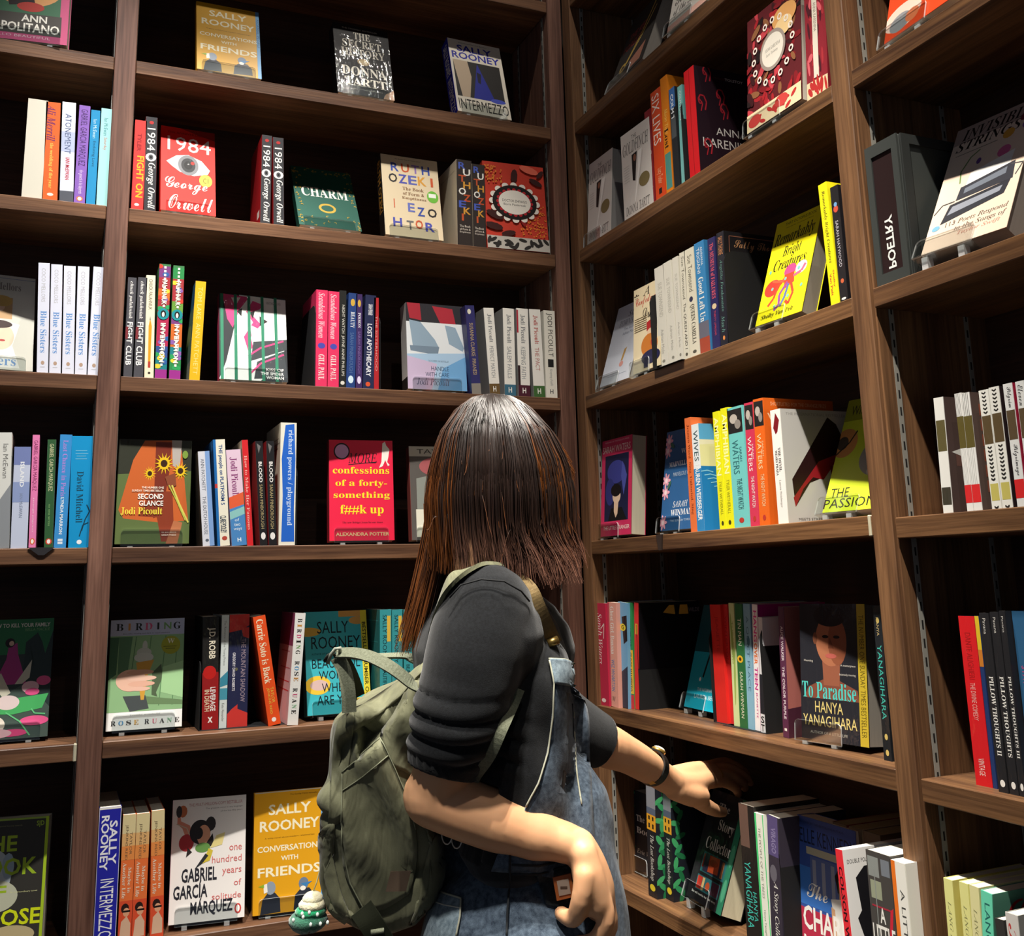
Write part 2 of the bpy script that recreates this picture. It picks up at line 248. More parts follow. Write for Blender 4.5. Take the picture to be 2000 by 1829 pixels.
BOOKS=[
('F','A',0,-.1948,.0151,1.0106,.148,.1395,.03,0,-.1104,1,'c2466f','c9567f','e6e0cf',0,[["r","3f6b4e",.06,.0,.9,.62],["e","d89b62",.5,.2,.42,.3],["e","7d5fa0",.75,.12,.2,.16],["e","5d86b5",.2,.3,.16,.12],["p","2a1c1c",[[.25,.3],[.55,.22],[.6,.45],[.3,.5]]],["e","b03a30",.55,.5,.16,.07],["r","4a4640",.05,.6,.92,.9],["t","ANN","b","ece7da",.45,.62,.75,.72],["t","NAPOLITANO","b","ece7da",.03,.74,.9,.87],["t","HELLO BEAUTIFUL","n","f2c9d4",.1,.92,.8,.955]],[],'pink-bordered hardback facing out on the top left shelf'),
('F','A',0,.1912,.0193,1.0176,.1283,.1935,.022,.3207,.0059,1,'d9a21b','d9a21b','e6e0cf',0,P0,[],'yellow paperback with a blue edge strip on the top shelf'),
('F','A',0,.479,.0241,1.0201,.1252,.1996,.035,.2752,.0036,1,'1b1b1d','1b1b1d','e6e0cf',1,[["t","THE ORIGINAL BESTSELLER","n","b9b4a6",.16,.045,.8,.065],["t","THE","s","dcd7c8",.36,.1,.66,.2],["t","SECRET","s","dcd7c8",.15,.215,.85,.325],["t","HISTORY","s","dcd7c8",.12,.34,.9,.45],["e","a5906a",.5,.52,.11,.05],["e","c7b48c",.5,.52,.07,.03],["t","DONNA","s","ece8da",.1,.6,.9,.73],["t","TARTT","s","ece8da",.14,.755,.88,.87],["t","Haunting, compelling and brilliant","n","b9b4a6",.2,.91,.8,.925],["r","2c2c2e",0,.42,1,.425],["p","a9876d",[[.85,.93],[1,.86],[1,1],[.8,1]]]],[],'black paperback with grey serif capitals on the top shelf'),
('F','A',0,.7476,.0203,1.0202,.1326,.2144,.036,.2694,.0357,1,'2b2fa5','eee6d4','e6e0cf',0,[["t","Shortlisted for the Booker","n","55514a",.2,.03,.75,.045],["t","SALLY","b","2b2fa5",.16,.07,.82,.16],["t","ROONEY","b","2b2fa5",.05,.17,.95,.265],["r","2a2725",.05,.29,.93,.79],["p","cbb59a",[[.05,.29],[.32,.29],[.36,.5],[.28,.79],[.14,.79]]],["p","27309c",[[.5,.3],[.75,.79],[.35,.79]]],["p","141433",[[.47,.42],[.55,.44],[.52,.58],[.47,.56]]],["e","4a57c4",.8,.78,.14,.03],["t","INTERMEZZO","n","191613",.05,.82,.97,.96]],[["v","SALLY ROONEY","b","f1ecdf",.18,.06,.82,.48],["v","INTERMEZZO","n","f1ecdf",.18,.52,.82,.96]],'cream and blue paperback angled at the right end of the top shelf'),
('S','A',1,-.1072,.008,.7024,.128,.1948,.034,0,'dcd6c4','4b4a4c','e0dac8',0,[],[],'thick blank cream paperback leftmost on the second shelf'),
('S','A',1,-.072,.008,.7024,.128,.1934,.0247,-.0246,'e0662b','e0662b','e6e0cf',1,[["v","Ali Merrill","q","7a2f5e",.1,.03,.7,.4],["v","the wedding of the year","s","e7c65c",.3,.42,.62,.88],["e","f2e9d5",.5,.94,.22,.015]],[],'orange paperback with purple script beside the cream one'),
('S','A',1,-.0437,.008,.7024,.128,.198,.0233,-.0268,'d9dcea','d9dcea','e6e0cf',0,[["r","b9c2dc",0,.3,1,.5],["v","ATONEMENT","n","44557e",.25,.12,.7,.52],["v","IAN McEWAN","b","c23b4a",.35,.56,.65,.78],["r","555861",0,.89,1,1]],[],'white and lilac paperback with slate blue spaced capitals'),
('S','A',1,-.0195,.008,.7024,.128,.1961,.0192,0,'8b62ba','8b62ba','e6e0cf',0,[["v","GABRIEL GARCIA MARQUEZ","n","3b1d55",.1,.04,.8,.62],["v","the general in his labyrinth","n","e9d4ee",.25,.66,.7,.9],["e","d8793c",.5,.95,.3,.025],["e","f4efe8",.5,.95,.18,.018]],[],'purple paperback between the lilac and blue spines'),
('S','A',1,.0016,.008,.7024,.128,.1899,.0158,0,'2490c4','2490c4','e6e0cf',1,[["v","Ian McEwan","n","bfe2ee",.3,.1,.7,.3],["v","Enduring Love","n","16516f",.3,.33,.7,.6]],[],'bright blue slim paperback left of the aqua one'),
('S','A',1,.0193,.008,.7024,.128,.1963,.0186,0,'a5dcd8','a5dcd8','e6e0cf',0,[["v","Ian McEwan","n","3b8a92",.32,.1,.68,.28],["v","Saturday","n","c65a4c",.32,.3,.68,.43]],[],'pale aqua paperback against the left post'),
('S','A',1,.0804,.008,.7024,.128,.1824,.0214,0,'d33c38','d33c38','e6e0cf',1,[["v","TYLER","b","8c1f23",.25,.15,.6,.35],["v","FIGHT ON","b","f0b42e",.3,.4,.9,.86],["e","f4efe8",.45,.94,.2,.015]],[],'red paperback with yellow capitals right of the left post'),
('S','A',1,.1034,.008,.7024,.128,.1921,.0211,-.021,'38383b','a51e1f','e6e0cf',1,P1,[],'charcoal paperback with an eye on its spine beside the red eye cover'),
('F','A',1,.1337,.0201,.7131,.1043,.1993,.02,.2351,.0463,1,'dc2318','dc2318','e6e0cf',1,[["t","75th ANNIVERSARY","n","7c120d",.12,.05,.8,.075],["p","8f1610",[[.35,0],[1,0],[1,.1],[.7,.06]]],["t","1984","q","f4efe8",.12,.11,.92,.28],["p","e9e7e2",[[.1,.42],[.28,.34],[.5,.315],[.75,.37],[.9,.47],[.86,.52],[.6,.56],[.35,.53],[.2,.47]]],["e","77787a",.5,.44,.19,.12],["e","2e2f31",.5,.44,.13,.085],["e","151515",.5,.44,.08,.05],["e","c42a20",.58,.41,.035,.02],["e","e3c243",.82,.6,.12,.075],["t","C1","n","2b2410",.77,.57,.87,.63],["t","George","c","f4efe8",.08,.6,.85,.78],["t","Orwell","c","f4efe8",.14,.8,.95,.97]],[],'red paperback with a big white eye facing out'),  # dark red wedge at the cover's top right corner is painted shade
('S','A',1,.3209,.008,.7024,.128,.1889,.02,0,'38383b','b01c22','e6e0cf',1,P1,[["r","e9e6e0",.7,.82,.9,.9]],'left of two charcoal eye spines, its red back cover showing'),
('S','A',1,.3472,.008,.7024,.128,.1871,.0213,-.0242,'38383b','b01c22','e6e0cf',1,P1,[],'right of two charcoal eye spines beside the green book'),
('F','A',1,.4033,.0304,.7185,.1314,.1906,.02,.5253,.0246,1,'0f5244','0f5244','e6e0cf',1,[["t","CHARM","s","f2efe2",.12,.34,.88,.5],["e","b99a34",.5,.68,.14,.08],["e","0f5244",.5,.68,.1,.05],["l","b0922f",.8,[[.238,.863],[.211,.854],[.234,.833]]],["l","b0922f",.8,[[.626,.068],[.646,.054],[.665,.074]]],["l","b0922f",.8,[[.469,.833],[.457,.814],[.492,.808]]],["l","b0922f",.8,[[.92,.541],[.933,.523],[.959,.537]]],["l","b0922f",.8,[[.232,.948],[.202,.948],[.21,.922]]],["l","b0922f",.8,[[.741,.033],[.767,.023],[.777,.046]]],["l","b0922f",.8,[[.043,.086],[.041,.106],[.008,.101]]],["l","b0922f",.8,[[.951,.595],[.973,.581],[.99,.602]]],["l","b0922f",.8,[[.976,.395],[.997,.409],[.967,.424]]],["l","b0922f",.8,[[.366,.031],[.373,.05],[.339,.053]]],["l","b0922f",.8,[[.958,.965],[.97,.947],[.997,.961]]],["l","b0922f",.8,[[.937,.421],[.907,.42],[.918,.395]]],["l","b0922f",.8,[[.408,.954],[.39,.937],[.422,.926]]],["l","b0922f",.8,[[.119,.929],[.1,.913],[.132,.9]]],["l","b0922f",.8,[[.116,.163],[.136,.148],[.156,.167]]],["l","b0922f",.8,[[.569,.908],[.597,.901],[.601,.926]]],["l","b0922f",.8,[[.267,.025],[.279,.007],[.307,.02]]],["l","b0922f",.8,[[.99,.048],[1.017,.055],[.997,.077]]],["l","b0922f",.8,[[.897,.044],[.894,.024],[.928,.025]]],["l","b0922f",.8,[[.873,.068],[.869,.049],[.903,.049]]],["l","b0922f",.8,[[.075,.378],[.097,.364],[.114,.385]]],["l","b0922f",.8,[[.279,.97],[.271,.989],[.241,.978]]],["l","b0922f",.8,[[.077,.096],[.104,.087],[.111,.111]]],["l","b0922f",.8,[[.036,.292],[.065,.297],[.048,.32]]],["l","b0922f",.8,[[.056,.868],[.076,.883],[.046,.897]]],["l","b0922f",.8,[[.926,.862],[.896,.862],[.904,.837]]],["l","b0922f",.8,[[.644,.07],[.668,.058],[.681,.08]]],["l","b0922f",.8,[[.943,.507],[.931,.489],[.965,.482]]],["l","b0922f",.8,[[.978,.936],[.948,.937],[.956,.911]]],["l","b0922f",.8,[[.548,.083],[.577,.076],[.58,.101]]],["l","b0922f",.8,[[.942,.315],[.918,.303],[.945,.285]]],["l","b0922f",.8,[[.067,.06],[.049,.044],[.081,.032]]],["l","b0922f",.8,[[.094,.353],[.124,.355],[.111,.38]]],["l","b0922f",.8,[[.061,.097],[.062,.117],[.028,.115]]],["l","b0922f",.8,[[.038,.456],[.051,.474],[.017,.482]]],["l","b0922f",.8,[[.05,.758],[.031,.774],[.01,.754]]],["l","b0922f",.8,[[.772,.098],[.755,.081],[.787,.07]]],["l","b0922f",.8,[[.131,.911],[.13,.931],[.097,.926]]],["l","b0922f",.8,[[.945,.328],[.97,.339],[.945,.358]]],["l","b0922f",.8,[[.087,.601],[.094,.62],[.059,.622]]],["l","b0922f",.8,[[.81,.814],[.802,.794],[.837,.791]]],["l","b0922f",.8,[[.907,.218],[.907,.198],[.941,.202]]],["l","b0922f",.8,[[.034,.854],[.043,.834],[.073,.846]]],["l","b0922f",.8,[[.054,.575],[.062,.555],[.092,.566]]],["l","b0922f",.8,[[.079,.086],[.054,.097],[.042,.074]]],["l","b0922f",.8,[[.066,.518],[.043,.506],[.07,.489]]],["l","b0922f",.8,[[.884,.29],[.86,.303],[.846,.28]]],["l","b0922f",.8,[[.974,.2],[.99,.183],[1.014,.199]]],["l","b0922f",.8,[[.936,.987],[.964,.98],[.968,1.005]]],["l","b0922f",.8,[[.717,.08],[.726,.061],[.756,.072]]],["l","b0922f",.8,[[.074,.663],[.092,.647],[.114,.665]]],["l","b0922f",.8,[[.032,.862],[.035,.881],[.001,.88]]],["l","b0922f",.8,[[.035,.952],[.054,.937],[.075,.956]]],["l","b0922f",.8,[[.577,.058],[.599,.072],[.571,.088]]],["l","b0922f",.8,[[.503,.913],[.473,.913],[.482,.887]]],["l","b0922f",.8,[[.414,.047],[.415,.067],[.381,.065]]],["l","b0922f",.8,[[.961,.862],[.989,.869],[.969,.891]]],["l","b0922f",.8,[[.221,.063],[.226,.043],[.258,.052]]],["l","b0922f",.8,[[.112,.171],[.116,.151],[.148,.158]]],["l","b0922f",.8,[[.823,.059],[.795,.053],[.812,.03]]],["l","b0922f",.8,[[.045,.4],[.02,.39],[.045,.37]]],["l","b0922f",.8,[[.52,.058],[.518,.038],[.552,.04]]],["l","b0922f",.8,[[.002,.082],[.031,.087],[.013,.111]]],["l","b0922f",.8,[[.977,.05],[.99,.032],[1.017,.045]]],["l","b0922f",.8,[[.912,.086],[.902,.105],[.873,.094]]],["l","b0922f",.8,[[.939,.351],[.922,.368],[.899,.351]]],["l","b0922f",.8,[[.063,.191],[.084,.205],[.055,.221]]],["l","b0922f",.8,[[.96,.003],[.931,-.002],[.947,-.025]]],["l","b0922f",.8,[[.94,.043],[.94,.023],[.974,.026]]],["l","b0922f",.8,[[.38,.07],[.355,.08],[.344,.057]]]],[],'dark green gilt-patterned book facing out between eye spines and cream cover'),
('F','A',1,.5817,.0223,.7146,.1303,.1989,.033,.1878,.0115,1,'2b2523','dccbaa','e6e0cf',1,[["t","Man Booker Prize shortlisted author","n","6c5a40",.25,.03,.7,.045],["t","R","b","3b4fa0",.17,.09,.31,.2],["t","U","b","c4552f",.35,.09,.49,.2],["t","T","b","8b6fb0",.53,.09,.67,.2],["t","H","b","3b4fa0",.71,.09,.85,.2],["t","O","b","2c2a2c",.12,.23,.27,.345],["t","Z","b","4a4fa8",.29,.23,.44,.345],["t","E","b","5a62b0",.46,.23,.61,.345],["t","K","b","d79a3c",.63,.23,.78,.345],["t","I","b","c4552f",.8,.23,.95,.345],["t","The Book","s","7a5330",.35,.385,.72,.425],["t","of Form &","s","7a5330",.35,.445,.72,.485],["t","Emptiness","s","7a5330",.33,.505,.75,.545],["e","6cb53e",.87,.47,.1,.075],["r","eef2e6",.8,.43,.93,.48],["t","I","b","c4552f",.16,.55,.22,.66],["t","E","b","6670b8",.42,.58,.54,.69],["t","Z","b","3b4fa0",.58,.62,.71,.73],["t","O","b","2c2a2c",.76,.62,.92,.73],["t","H","b","4a4fa8",.15,.78,.3,.89],["t","T","b","6b6a68",.38,.8,.5,.91],["t","O","b","c4552f",.53,.78,.66,.89],["t","R","b","4a4fa8",.7,.8,.86,.91]],[["v","RUTH OZEKI","b","d79a3c",.18,.06,.82,.7]],'cream paperback with scattered coloured letters and green sticker'),
('S','A',1,.7382,.008,.7024,.128,.1971,.0353,0,'332c29','d8cbb2','e6e0cf',1,P2,[["t","the book of form and emptiness","n","8a7c66",.2,.1,.9,.13]],'dark spine of stacked coloured letters with cream back showing'),
('S','A',1,.774,.008,.7024,.128,.1914,.0304,0,'332c29','d8cbb2','e6e0cf',1,P2,[],'dark spine of stacked coloured letters touching the red floral book'),
('F','A',1,.8082,.0119,.7057,.1462,.2125,.03,.1081,-.0503,0,'c53a28','c53a28','e6e0cf',1,[["e","e07f2e",.71,.643,.012,.008],["e","e07f2e",.852,.614,.012,.008],["e","e07f2e",.848,.63,.012,.008],["e","e07f2e",.655,.659,.012,.008],["e","e07f2e",.849,.478,.012,.008],["e","e07f2e",.733,.616,.012,.008],["e","e07f2e",.928,.815,.012,.008],["e","e07f2e",.711,.8,.012,.008],["e","e07f2e",.89,.552,.012,.008],["e","e07f2e",.75,.498,.012,.008],["e","e07f2e",.9,.708,.012,.008],["e","e07f2e",.932,.759,.012,.008],["e","e07f2e",.837,.736,.012,.008],["e","e07f2e",.792,.49,.012,.008],["e","e07f2e",.803,.452,.012,.008],["e","e07f2e",.612,.752,.012,.008],["e","e07f2e",.569,.486,.012,.008],["e","e07f2e",.593,.793,.012,.008],["e","e07f2e",.627,.459,.012,.008],["e","e07f2e",.912,.497,.012,.008],["e","e07f2e",.913,.713,.012,.008],["e","e07f2e",.91,.821,.012,.008],["e","e07f2e",.799,.762,.012,.008],["e","e07f2e",.566,.749,.012,.008],["e","e07f2e",.77,.729,.012,.008],["e","e07f2e",.596,.742,.012,.008],["e","e07f2e",.952,.474,.012,.008],["e","e07f2e",.689,.67,.012,.008],["e","e07f2e",.906,.544,.012,.008],["e","e07f2e",.627,.547,.012,.008],["e","e07f2e",.815,.744,.012,.008],["e","e07f2e",.719,.593,.012,.008],["e","e07f2e",.721,.587,.012,.008],["e","e07f2e",.73,.482,.012,.008],["e","e07f2e",.765,.829,.012,.008],["e","e07f2e",.728,.741,.012,.008],["e","e07f2e",.619,.719,.012,.008],["e","e07f2e",.875,.713,.012,.008],["e","e07f2e",.772,.639,.012,.008],["e","e07f2e",.826,.8,.012,.008],["e","e07f2e",.614,.487,.012,.008],["e","e07f2e",.872,.807,.012,.008],["e","e07f2e",.772,.623,.012,.008],["e","e07f2e",.859,.523,.012,.008],["e","e07f2e",.665,.528,.012,.008],["e","e07f2e",.802,.573,.012,.008],["e","e07f2e",.65,.72,.012,.008],["e","e07f2e",.96,.565,.012,.008],["e","e07f2e",.853,.611,.012,.008],["e","e07f2e",.917,.678,.012,.008],["e","e07f2e",.665,.535,.012,.008],["e","e07f2e",.56,.637,.012,.008],["e","e07f2e",.715,.517,.012,.008],["e","e07f2e",.705,.576,.012,.008],["e","e07f2e",.883,.506,.012,.008],["e","e07f2e",.976,.637,.012,.008],["e","e07f2e",.808,.633,.012,.008],["e","e07f2e",.909,.77,.012,.008],["e","e07f2e",.79,.638,.012,.008],["e","e07f2e",.86,.784,.012,.008],["e","e07f2e",.722,.736,.012,.008],["e","e07f2e",.963,.632,.012,.008],["e","e07f2e",.649,.542,.012,.008],["e","e07f2e",.859,.713,.012,.008],["e","e07f2e",.962,.783,.012,.008],["e","e07f2e",.654,.524,.012,.008],["e","e07f2e",.661,.523,.012,.008],["e","e07f2e",.853,.785,.012,.008],["e","e07f2e",.937,.549,.012,.008],["e","e07f2e",.922,.572,.012,.008],["e","e07f2e",.732,.734,.012,.008],["e","e07f2e",.587,.486,.012,.008],["e","e07f2e",.909,.564,.012,.008],["e","e07f2e",.703,.676,.012,.008],["e","e07f2e",.84,.453,.012,.008],["e","e07f2e",.694,.62,.012,.008],["e","e07f2e",.759,.532,.012,.008],["e","e07f2e",.802,.823,.012,.008],["e","e07f2e",.718,.662,.012,.008],["e","e07f2e",.601,.557,.012,.008],["e","e07f2e",.836,.494,.012,.008],["e","e07f2e",.931,.804,.012,.008],["e","e07f2e",.592,.817,.012,.008],["e","e07f2e",.711,.751,.012,.008],["e","e07f2e",.876,.565,.012,.008],["e","e07f2e",.841,.705,.012,.008],["e","e07f2e",.897,.554,.012,.008],["e","e07f2e",.874,.825,.012,.008],["e","e07f2e",.839,.659,.012,.008],["e","e07f2e",.599,.643,.012,.008],["e","e07f2e",.701,.73,.012,.008],["e","e07f2e",.842,.671,.012,.008],["e","e07f2e",.628,.702,.012,.008],["e","e07f2e",.821,.52,.012,.008],["e","e07f2e",.933,.706,.012,.008],["e","e07f2e",.603,.813,.012,.008],["e","e07f2e",.611,.579,.012,.008],["e","e07f2e",.86,.683,.012,.008],["e","e07f2e",.789,.703,.012,.008],["e","e07f2e",.747,.572,.012,.008],["e","e07f2e",.626,.477,.012,.008],["e","e07f2e",.858,.744,.012,.008],["e","e07f2e",.784,.738,.012,.008],["e","e07f2e",.704,.554,.012,.008],["e","e07f2e",.715,.79,.012,.008],["e","e07f2e",.568,.647,.012,.008],["e","e07f2e",.656,.75,.012,.008],["e","e07f2e",.702,.58,.012,.008],["e","e07f2e",.723,.661,.012,.008],["e","e07f2e",.882,.588,.012,.008],["e","e07f2e",.914,.494,.012,.008],["e","e07f2e",.666,.489,.012,.008],["e","e07f2e",.598,.754,.012,.008],["e","e07f2e",.863,.522,.012,.008],["e","e07f2e",.631,.612,.012,.008],["e","e07f2e",.87,.768,.012,.008],["e","e07f2e",.872,.681,.012,.008],["e","e07f2e",.613,.605,.012,.008],["e","e07f2e",.633,.656,.012,.008],["e","e07f2e",.794,.529,.012,.008],["e","e07f2e",.658,.755,.012,.008],["e","e07f2e",.563,.763,.012,.008],["e","e07f2e",.933,.82,.012,.008],["e","e07f2e",.715,.666,.012,.008],["e","e07f2e",.801,.697,.012,.008],["e","e07f2e",.97,.718,.012,.008],["e","e07f2e",.679,.785,.012,.008],["e","e07f2e",.758,.685,.012,.008],["e","e07f2e",.863,.451,.012,.008],["e","e07f2e",.881,.708,.012,.008],["e","d9802f",.163,.155,.012,.008],["e","d9802f",.154,.089,.012,.008],["e","d9802f",.173,.057,.012,.008],["e","d9802f",.165,.179,.012,.008],["e","d9802f",.15,.163,.012,.008],["e","d9802f",.289,.228,.012,.008],["e","d9802f",.067,.208,.012,.008],["e","d9802f",.198,.06,.012,.008],["e","d9802f",.127,.097,.012,.008],["e","d9802f",.051,.158,.012,.008],["e","d9802f",.281,.115,.012,.008],["e","d9802f",.265,.189,.012,.008],["e","d9802f",.066,.222,.012,.008],["e","d9802f",.192,.235,.012,.008],["e","d9802f",.223,.198,.012,.008],["e","d9802f",.123,.211,.012,.008],["e","d9802f",.282,.222,.012,.008],["e","d9802f",.148,.201,.012,.008],["e","d9802f",.161,.072,.012,.008],["e","d9802f",.042,.066,.012,.008],["e","d9802f",.084,.082,.012,.008],["e","d9802f",.164,.19,.012,.008],["e","d9802f",.175,.134,.012,.008],["e","d9802f",.205,.111,.012,.008],["e","d9802f",.155,.201,.012,.008],["e","d9802f",.138,.086,.012,.008],["e","d9802f",.273,.194,.012,.008],["e","d9802f",.129,.124,.012,.008],["e","d9802f",.173,.169,.012,.008],["e","d9802f",.09,.051,.012,.008],["e","d9802f",.086,.207,.012,.008],["e","d9802f",.069,.142,.012,.008],["e","d9802f",.083,.092,.012,.008],["e","d9802f",.076,.131,.012,.008],["e","d9802f",.075,.055,.012,.008],["e","d9802f",.06,.084,.012,.008],["e","d9802f",.162,.062,.012,.008],["e","d9802f",.036,.14,.012,.008],["e","d9802f",.14,.191,.012,.008],["e","d9802f",.044,.131,.012,.008],["e","d9802f",.137,.055,.012,.008],["e","d9802f",.291,.094,.012,.008],["e","d9802f",.055,.145,.012,.008],["e","d9802f",.074,.174,.012,.008],["e","d9802f",.124,.075,.012,.008],["e","d9802f",.044,.196,.012,.008],["e","d9802f",.104,.208,.012,.008],["e","d9802f",.156,.237,.012,.008],["e","d9802f",.111,.1,.012,.008],["e","d9802f",.102,.213,.012,.008],["e","d9802f",.2,.119,.012,.008],["e","d9802f",.055,.186,.012,.008],["e","d9802f",.292,.168,.012,.008],["e","d9802f",.031,.056,.012,.008],["e","d9802f",.054,.084,.012,.008],["e","d9802f",.04,.061,.012,.008],["e","d9802f",.207,.23,.012,.008],["e","d9802f",.084,.245,.012,.008],["e","d9802f",.159,.211,.012,.008],["e","d9802f",.278,.238,.012,.008],["p","3a1512",[[.483,.234],[.455,.215],[.443,.172],[.454,.12],[.482,.08],[.517,.066],[.545,.085],[.557,.128],[.546,.18],[.518,.22]]],["p","3a1512",[[.955,.237],[.921,.247],[.86,.239],[.794,.216],[.751,.187],[.745,.163],[.779,.153],[.84,.161],[.906,.184],[.949,.213]]],["p","3a1512",[[.877,.147],[.869,.13],[.885,.101],[.917,.072],[.955,.053],[.983,.053],[.991,.07],[.975,.099],[.943,.128],[.905,.147]]],["p","3a1512",[[.288,.658],[.247,.673],[.169,.668],[.084,.644],[.024,.611],[.012,.582],[.053,.567],[.131,.572],[.216,.596],[.276,.629]]],["p","3a1512",[[.267,.769],[.232,.789],[.154,.794],[.063,.782],[-.006,.758],[-.027,.731],[.008,.711],[.086,.706],[.177,.718],[.246,.742]]],["p","3a1512",[[.233,.839],[.249,.816],[.303,.796],[.375,.784],[.437,.786],[.467,.801],[.451,.824],[.397,.844],[.325,.856],[.263,.854]]],["p","e06a52",[[.903,.091],[.862,.109],[.778,.109],[.684,.09],[.615,.06],[.597,.029],[.638,.011],[.722,.011],[.816,.03],[.885,.06]]],["p","8f1c1b",[[.629,.728],[.605,.724],[.579,.703],[.561,.673],[.558,.645],[.571,.632],[.595,.636],[.621,.657],[.639,.687],[.642,.715]]],["e","efe6da",.84,.46,.055,.035],["e","efe6da",.813,.537,.055,.035],["e","efe6da",.735,.601,.055,.035],["e","efe6da",.618,.645,.055,.035],["e","efe6da",.48,.66,.055,.035],["e","efe6da",.342,.645,.055,.035],["e","efe6da",.225,.601,.055,.035],["e","efe6da",.147,.537,.055,.035],["e","efe6da",.12,.46,.055,.035],["e","efe6da",.147,.383,.055,.035],["e","efe6da",.225,.319,.055,.035],["e","efe6da",.342,.275,.055,.035],["e","efe6da",.48,.26,.055,.035],["e","efe6da",.618,.275,.055,.035],["e","efe6da",.735,.319,.055,.035],["e","efe6da",.813,.383,.055,.035],["e","1a1413",.48,.46,.36,.2],["e","b5202b",.75,.46,.03,.02],["e","b5202b",.737,.505,.03,.02],["e","b5202b",.698,.545,.03,.02],["e","b5202b",.639,.577,.03,.02],["e","b5202b",.563,.598,.03,.02],["e","b5202b",.48,.605,.03,.02],["e","b5202b",.397,.598,.03,.02],["e","b5202b",.321,.577,.03,.02],["e","b5202b",.262,.545,.03,.02],["e","b5202b",.223,.505,.03,.02],["e","b5202b",.21,.46,.03,.02],["e","b5202b",.223,.415,.03,.02],["e","b5202b",.262,.375,.03,.02],["e","b5202b",.321,.343,.03,.02],["e","b5202b",.397,.322,.03,.02],["e","b5202b",.48,.315,.03,.02],["e","b5202b",.563,.322,.03,.02],["e","b5202b",.639,.343,.03,.02],["e","b5202b",.698,.375,.03,.02],["e","b5202b",.737,.415,.03,.02],["e","efe9dd",.48,.46,.26,.14],["t","DOCTOR ZHIVAGO","n","2a2320",.28,.43,.68,.46],["t","Boris Pasternak","n","2a2320",.3,.475,.66,.5],["r","b9b3a9",0,.86,1,1],["p","2a2624",[[.017,.955],[.003,.943],[.002,.92],[.012,.892],[.031,.872],[.052,.866],[.065,.878],[.067,.901],[.056,.929],[.037,.949]]],["p","2a2624",[[.991,.924],[.969,.924],[.939,.911],[.911,.89],[.897,.868],[.902,.854],[.924,.853],[.954,.866],[.982,.888],[.996,.91]]],["p","2a2624",[[.877,.933],[.856,.93],[.833,.912],[.816,.886],[.812,.862],[.823,.85],[.844,.853],[.867,.871],[.884,.897],[.888,.921]]],["p","2a2624",[[.269,.964],[.275,.95],[.304,.936],[.345,.926],[.381,.925],[.4,.932],[.393,.946],[.364,.96],[.324,.97],[.287,.971]]],["p","2a2624",[[.133,.991],[.127,.977],[.139,.955],[.165,.932],[.194,.918],[.216,.917],[.222,.931],[.21,.953],[.184,.976],[.155,.99]]],["p","2a2624",[[.77,.952],[.777,.938],[.805,.923],[.846,.913],[.882,.912],[.901,.919],[.895,.932],[.866,.947],[.826,.957],[.789,.959]]],["p","2a2624",[[.417,.95],[.396,.954],[.362,.944],[.328,.927],[.308,.907],[.309,.893],[.33,.889],[.364,.899],[.397,.916],[.418,.936]]],["p","2a2624",[[.828,.961],[.806,.962],[.774,.951],[.744,.93],[.728,.909],[.731,.895],[.753,.894],[.785,.905],[.815,.926],[.831,.947]]],["p","2a2624",[[.153,.996],[.139,.985],[.137,.961],[.148,.934],[.167,.914],[.187,.908],[.2,.919],[.202,.943],[.192,.97],[.173,.99]]],["p","2a2624",[[.718,.964],[.7,.956],[.685,.935],[.68,.907],[.687,.883],[.703,.873],[.722,.881],[.736,.903],[.741,.931],[.734,.954]]],["p","2a2624",[[.224,.954],[.209,.965],[.174,.97],[.13,.968],[.096,.96],[.084,.948],[.099,.937],[.134,.932],[.177,.934],[.212,.942]]],["p","2a2624",[[.436,.997],[.426,.984],[.432,.96],[.452,.935],[.477,.918],[.498,.915],[.508,.928],[.502,.951],[.482,.977],[.457,.994]]],["p","2a2624",[[.04,.93],[.041,.916],[.063,.897],[.099,.881],[.134,.873],[.154,.878],[.153,.892],[.131,.911],[.095,.927],[.061,.934]]],["p","2a2624",[[.582,.991],[.585,.977],[.61,.959],[.647,.945],[.683,.94],[.703,.945],[.7,.959],[.675,.977],[.638,.991],[.602,.996]]],["p","2a2624",[[.409,1.007],[.403,.993],[.415,.97],[.44,.948],[.469,.933],[.491,.933],[.497,.946],[.485,.969],[.46,.992],[.431,1.006]]],["p","2a2624",[[.402,.927],[.385,.936],[.349,.938],[.307,.932],[.275,.92],[.265,.907],[.282,.898],[.319,.896],[.361,.902],[.393,.914]]],["p","2a2624",[[.466,.99],[.448,.998],[.411,.997],[.37,.988],[.34,.975],[.333,.961],[.351,.953],[.387,.954],[.429,.963],[.459,.976]]],["p","2a2624",[[.637,.902],[.62,.911],[.583,.912],[.541,.905],[.51,.893],[.501,.88],[.518,.871],[.555,.87],[.597,.877],[.628,.889]]]],[],'red floral patterned paperback with oval label at the right end'),
('F','A',2,-.18,.0473,.3921,.1103,.1921,.03,.2298,.165,1,'d7d5c6','d7d5c6','e6e0cf',1,[["r","7d89a8",.05,.03,1,.035],["t","Coco Mellors","s","8b8478",.1,.08,.78,.16],["r","c9a376",.3,.24,.66,.47],["e","e8c6a8",.45,.33,.1,.07],["e","d5b066",.5,.28,.16,.06],["p","f4f2e8",[[.1,.42],[.6,.5],[.78,.52],[.68,.75],[.8,.98],[.08,.98]]],["e","f0cfb2",.5,.66,.2,.14],["e","4a3b35",.42,.53,.25,.045],["e","b8504a",.52,.7,.05,.012],["t","Blue","s","7ea3d2",.12,.74,.5,.84],["t","Sisters","s","7ea3d2",.12,.86,.74,.96]],[],'cream cover with two faces and blue serif title at the left edge'),
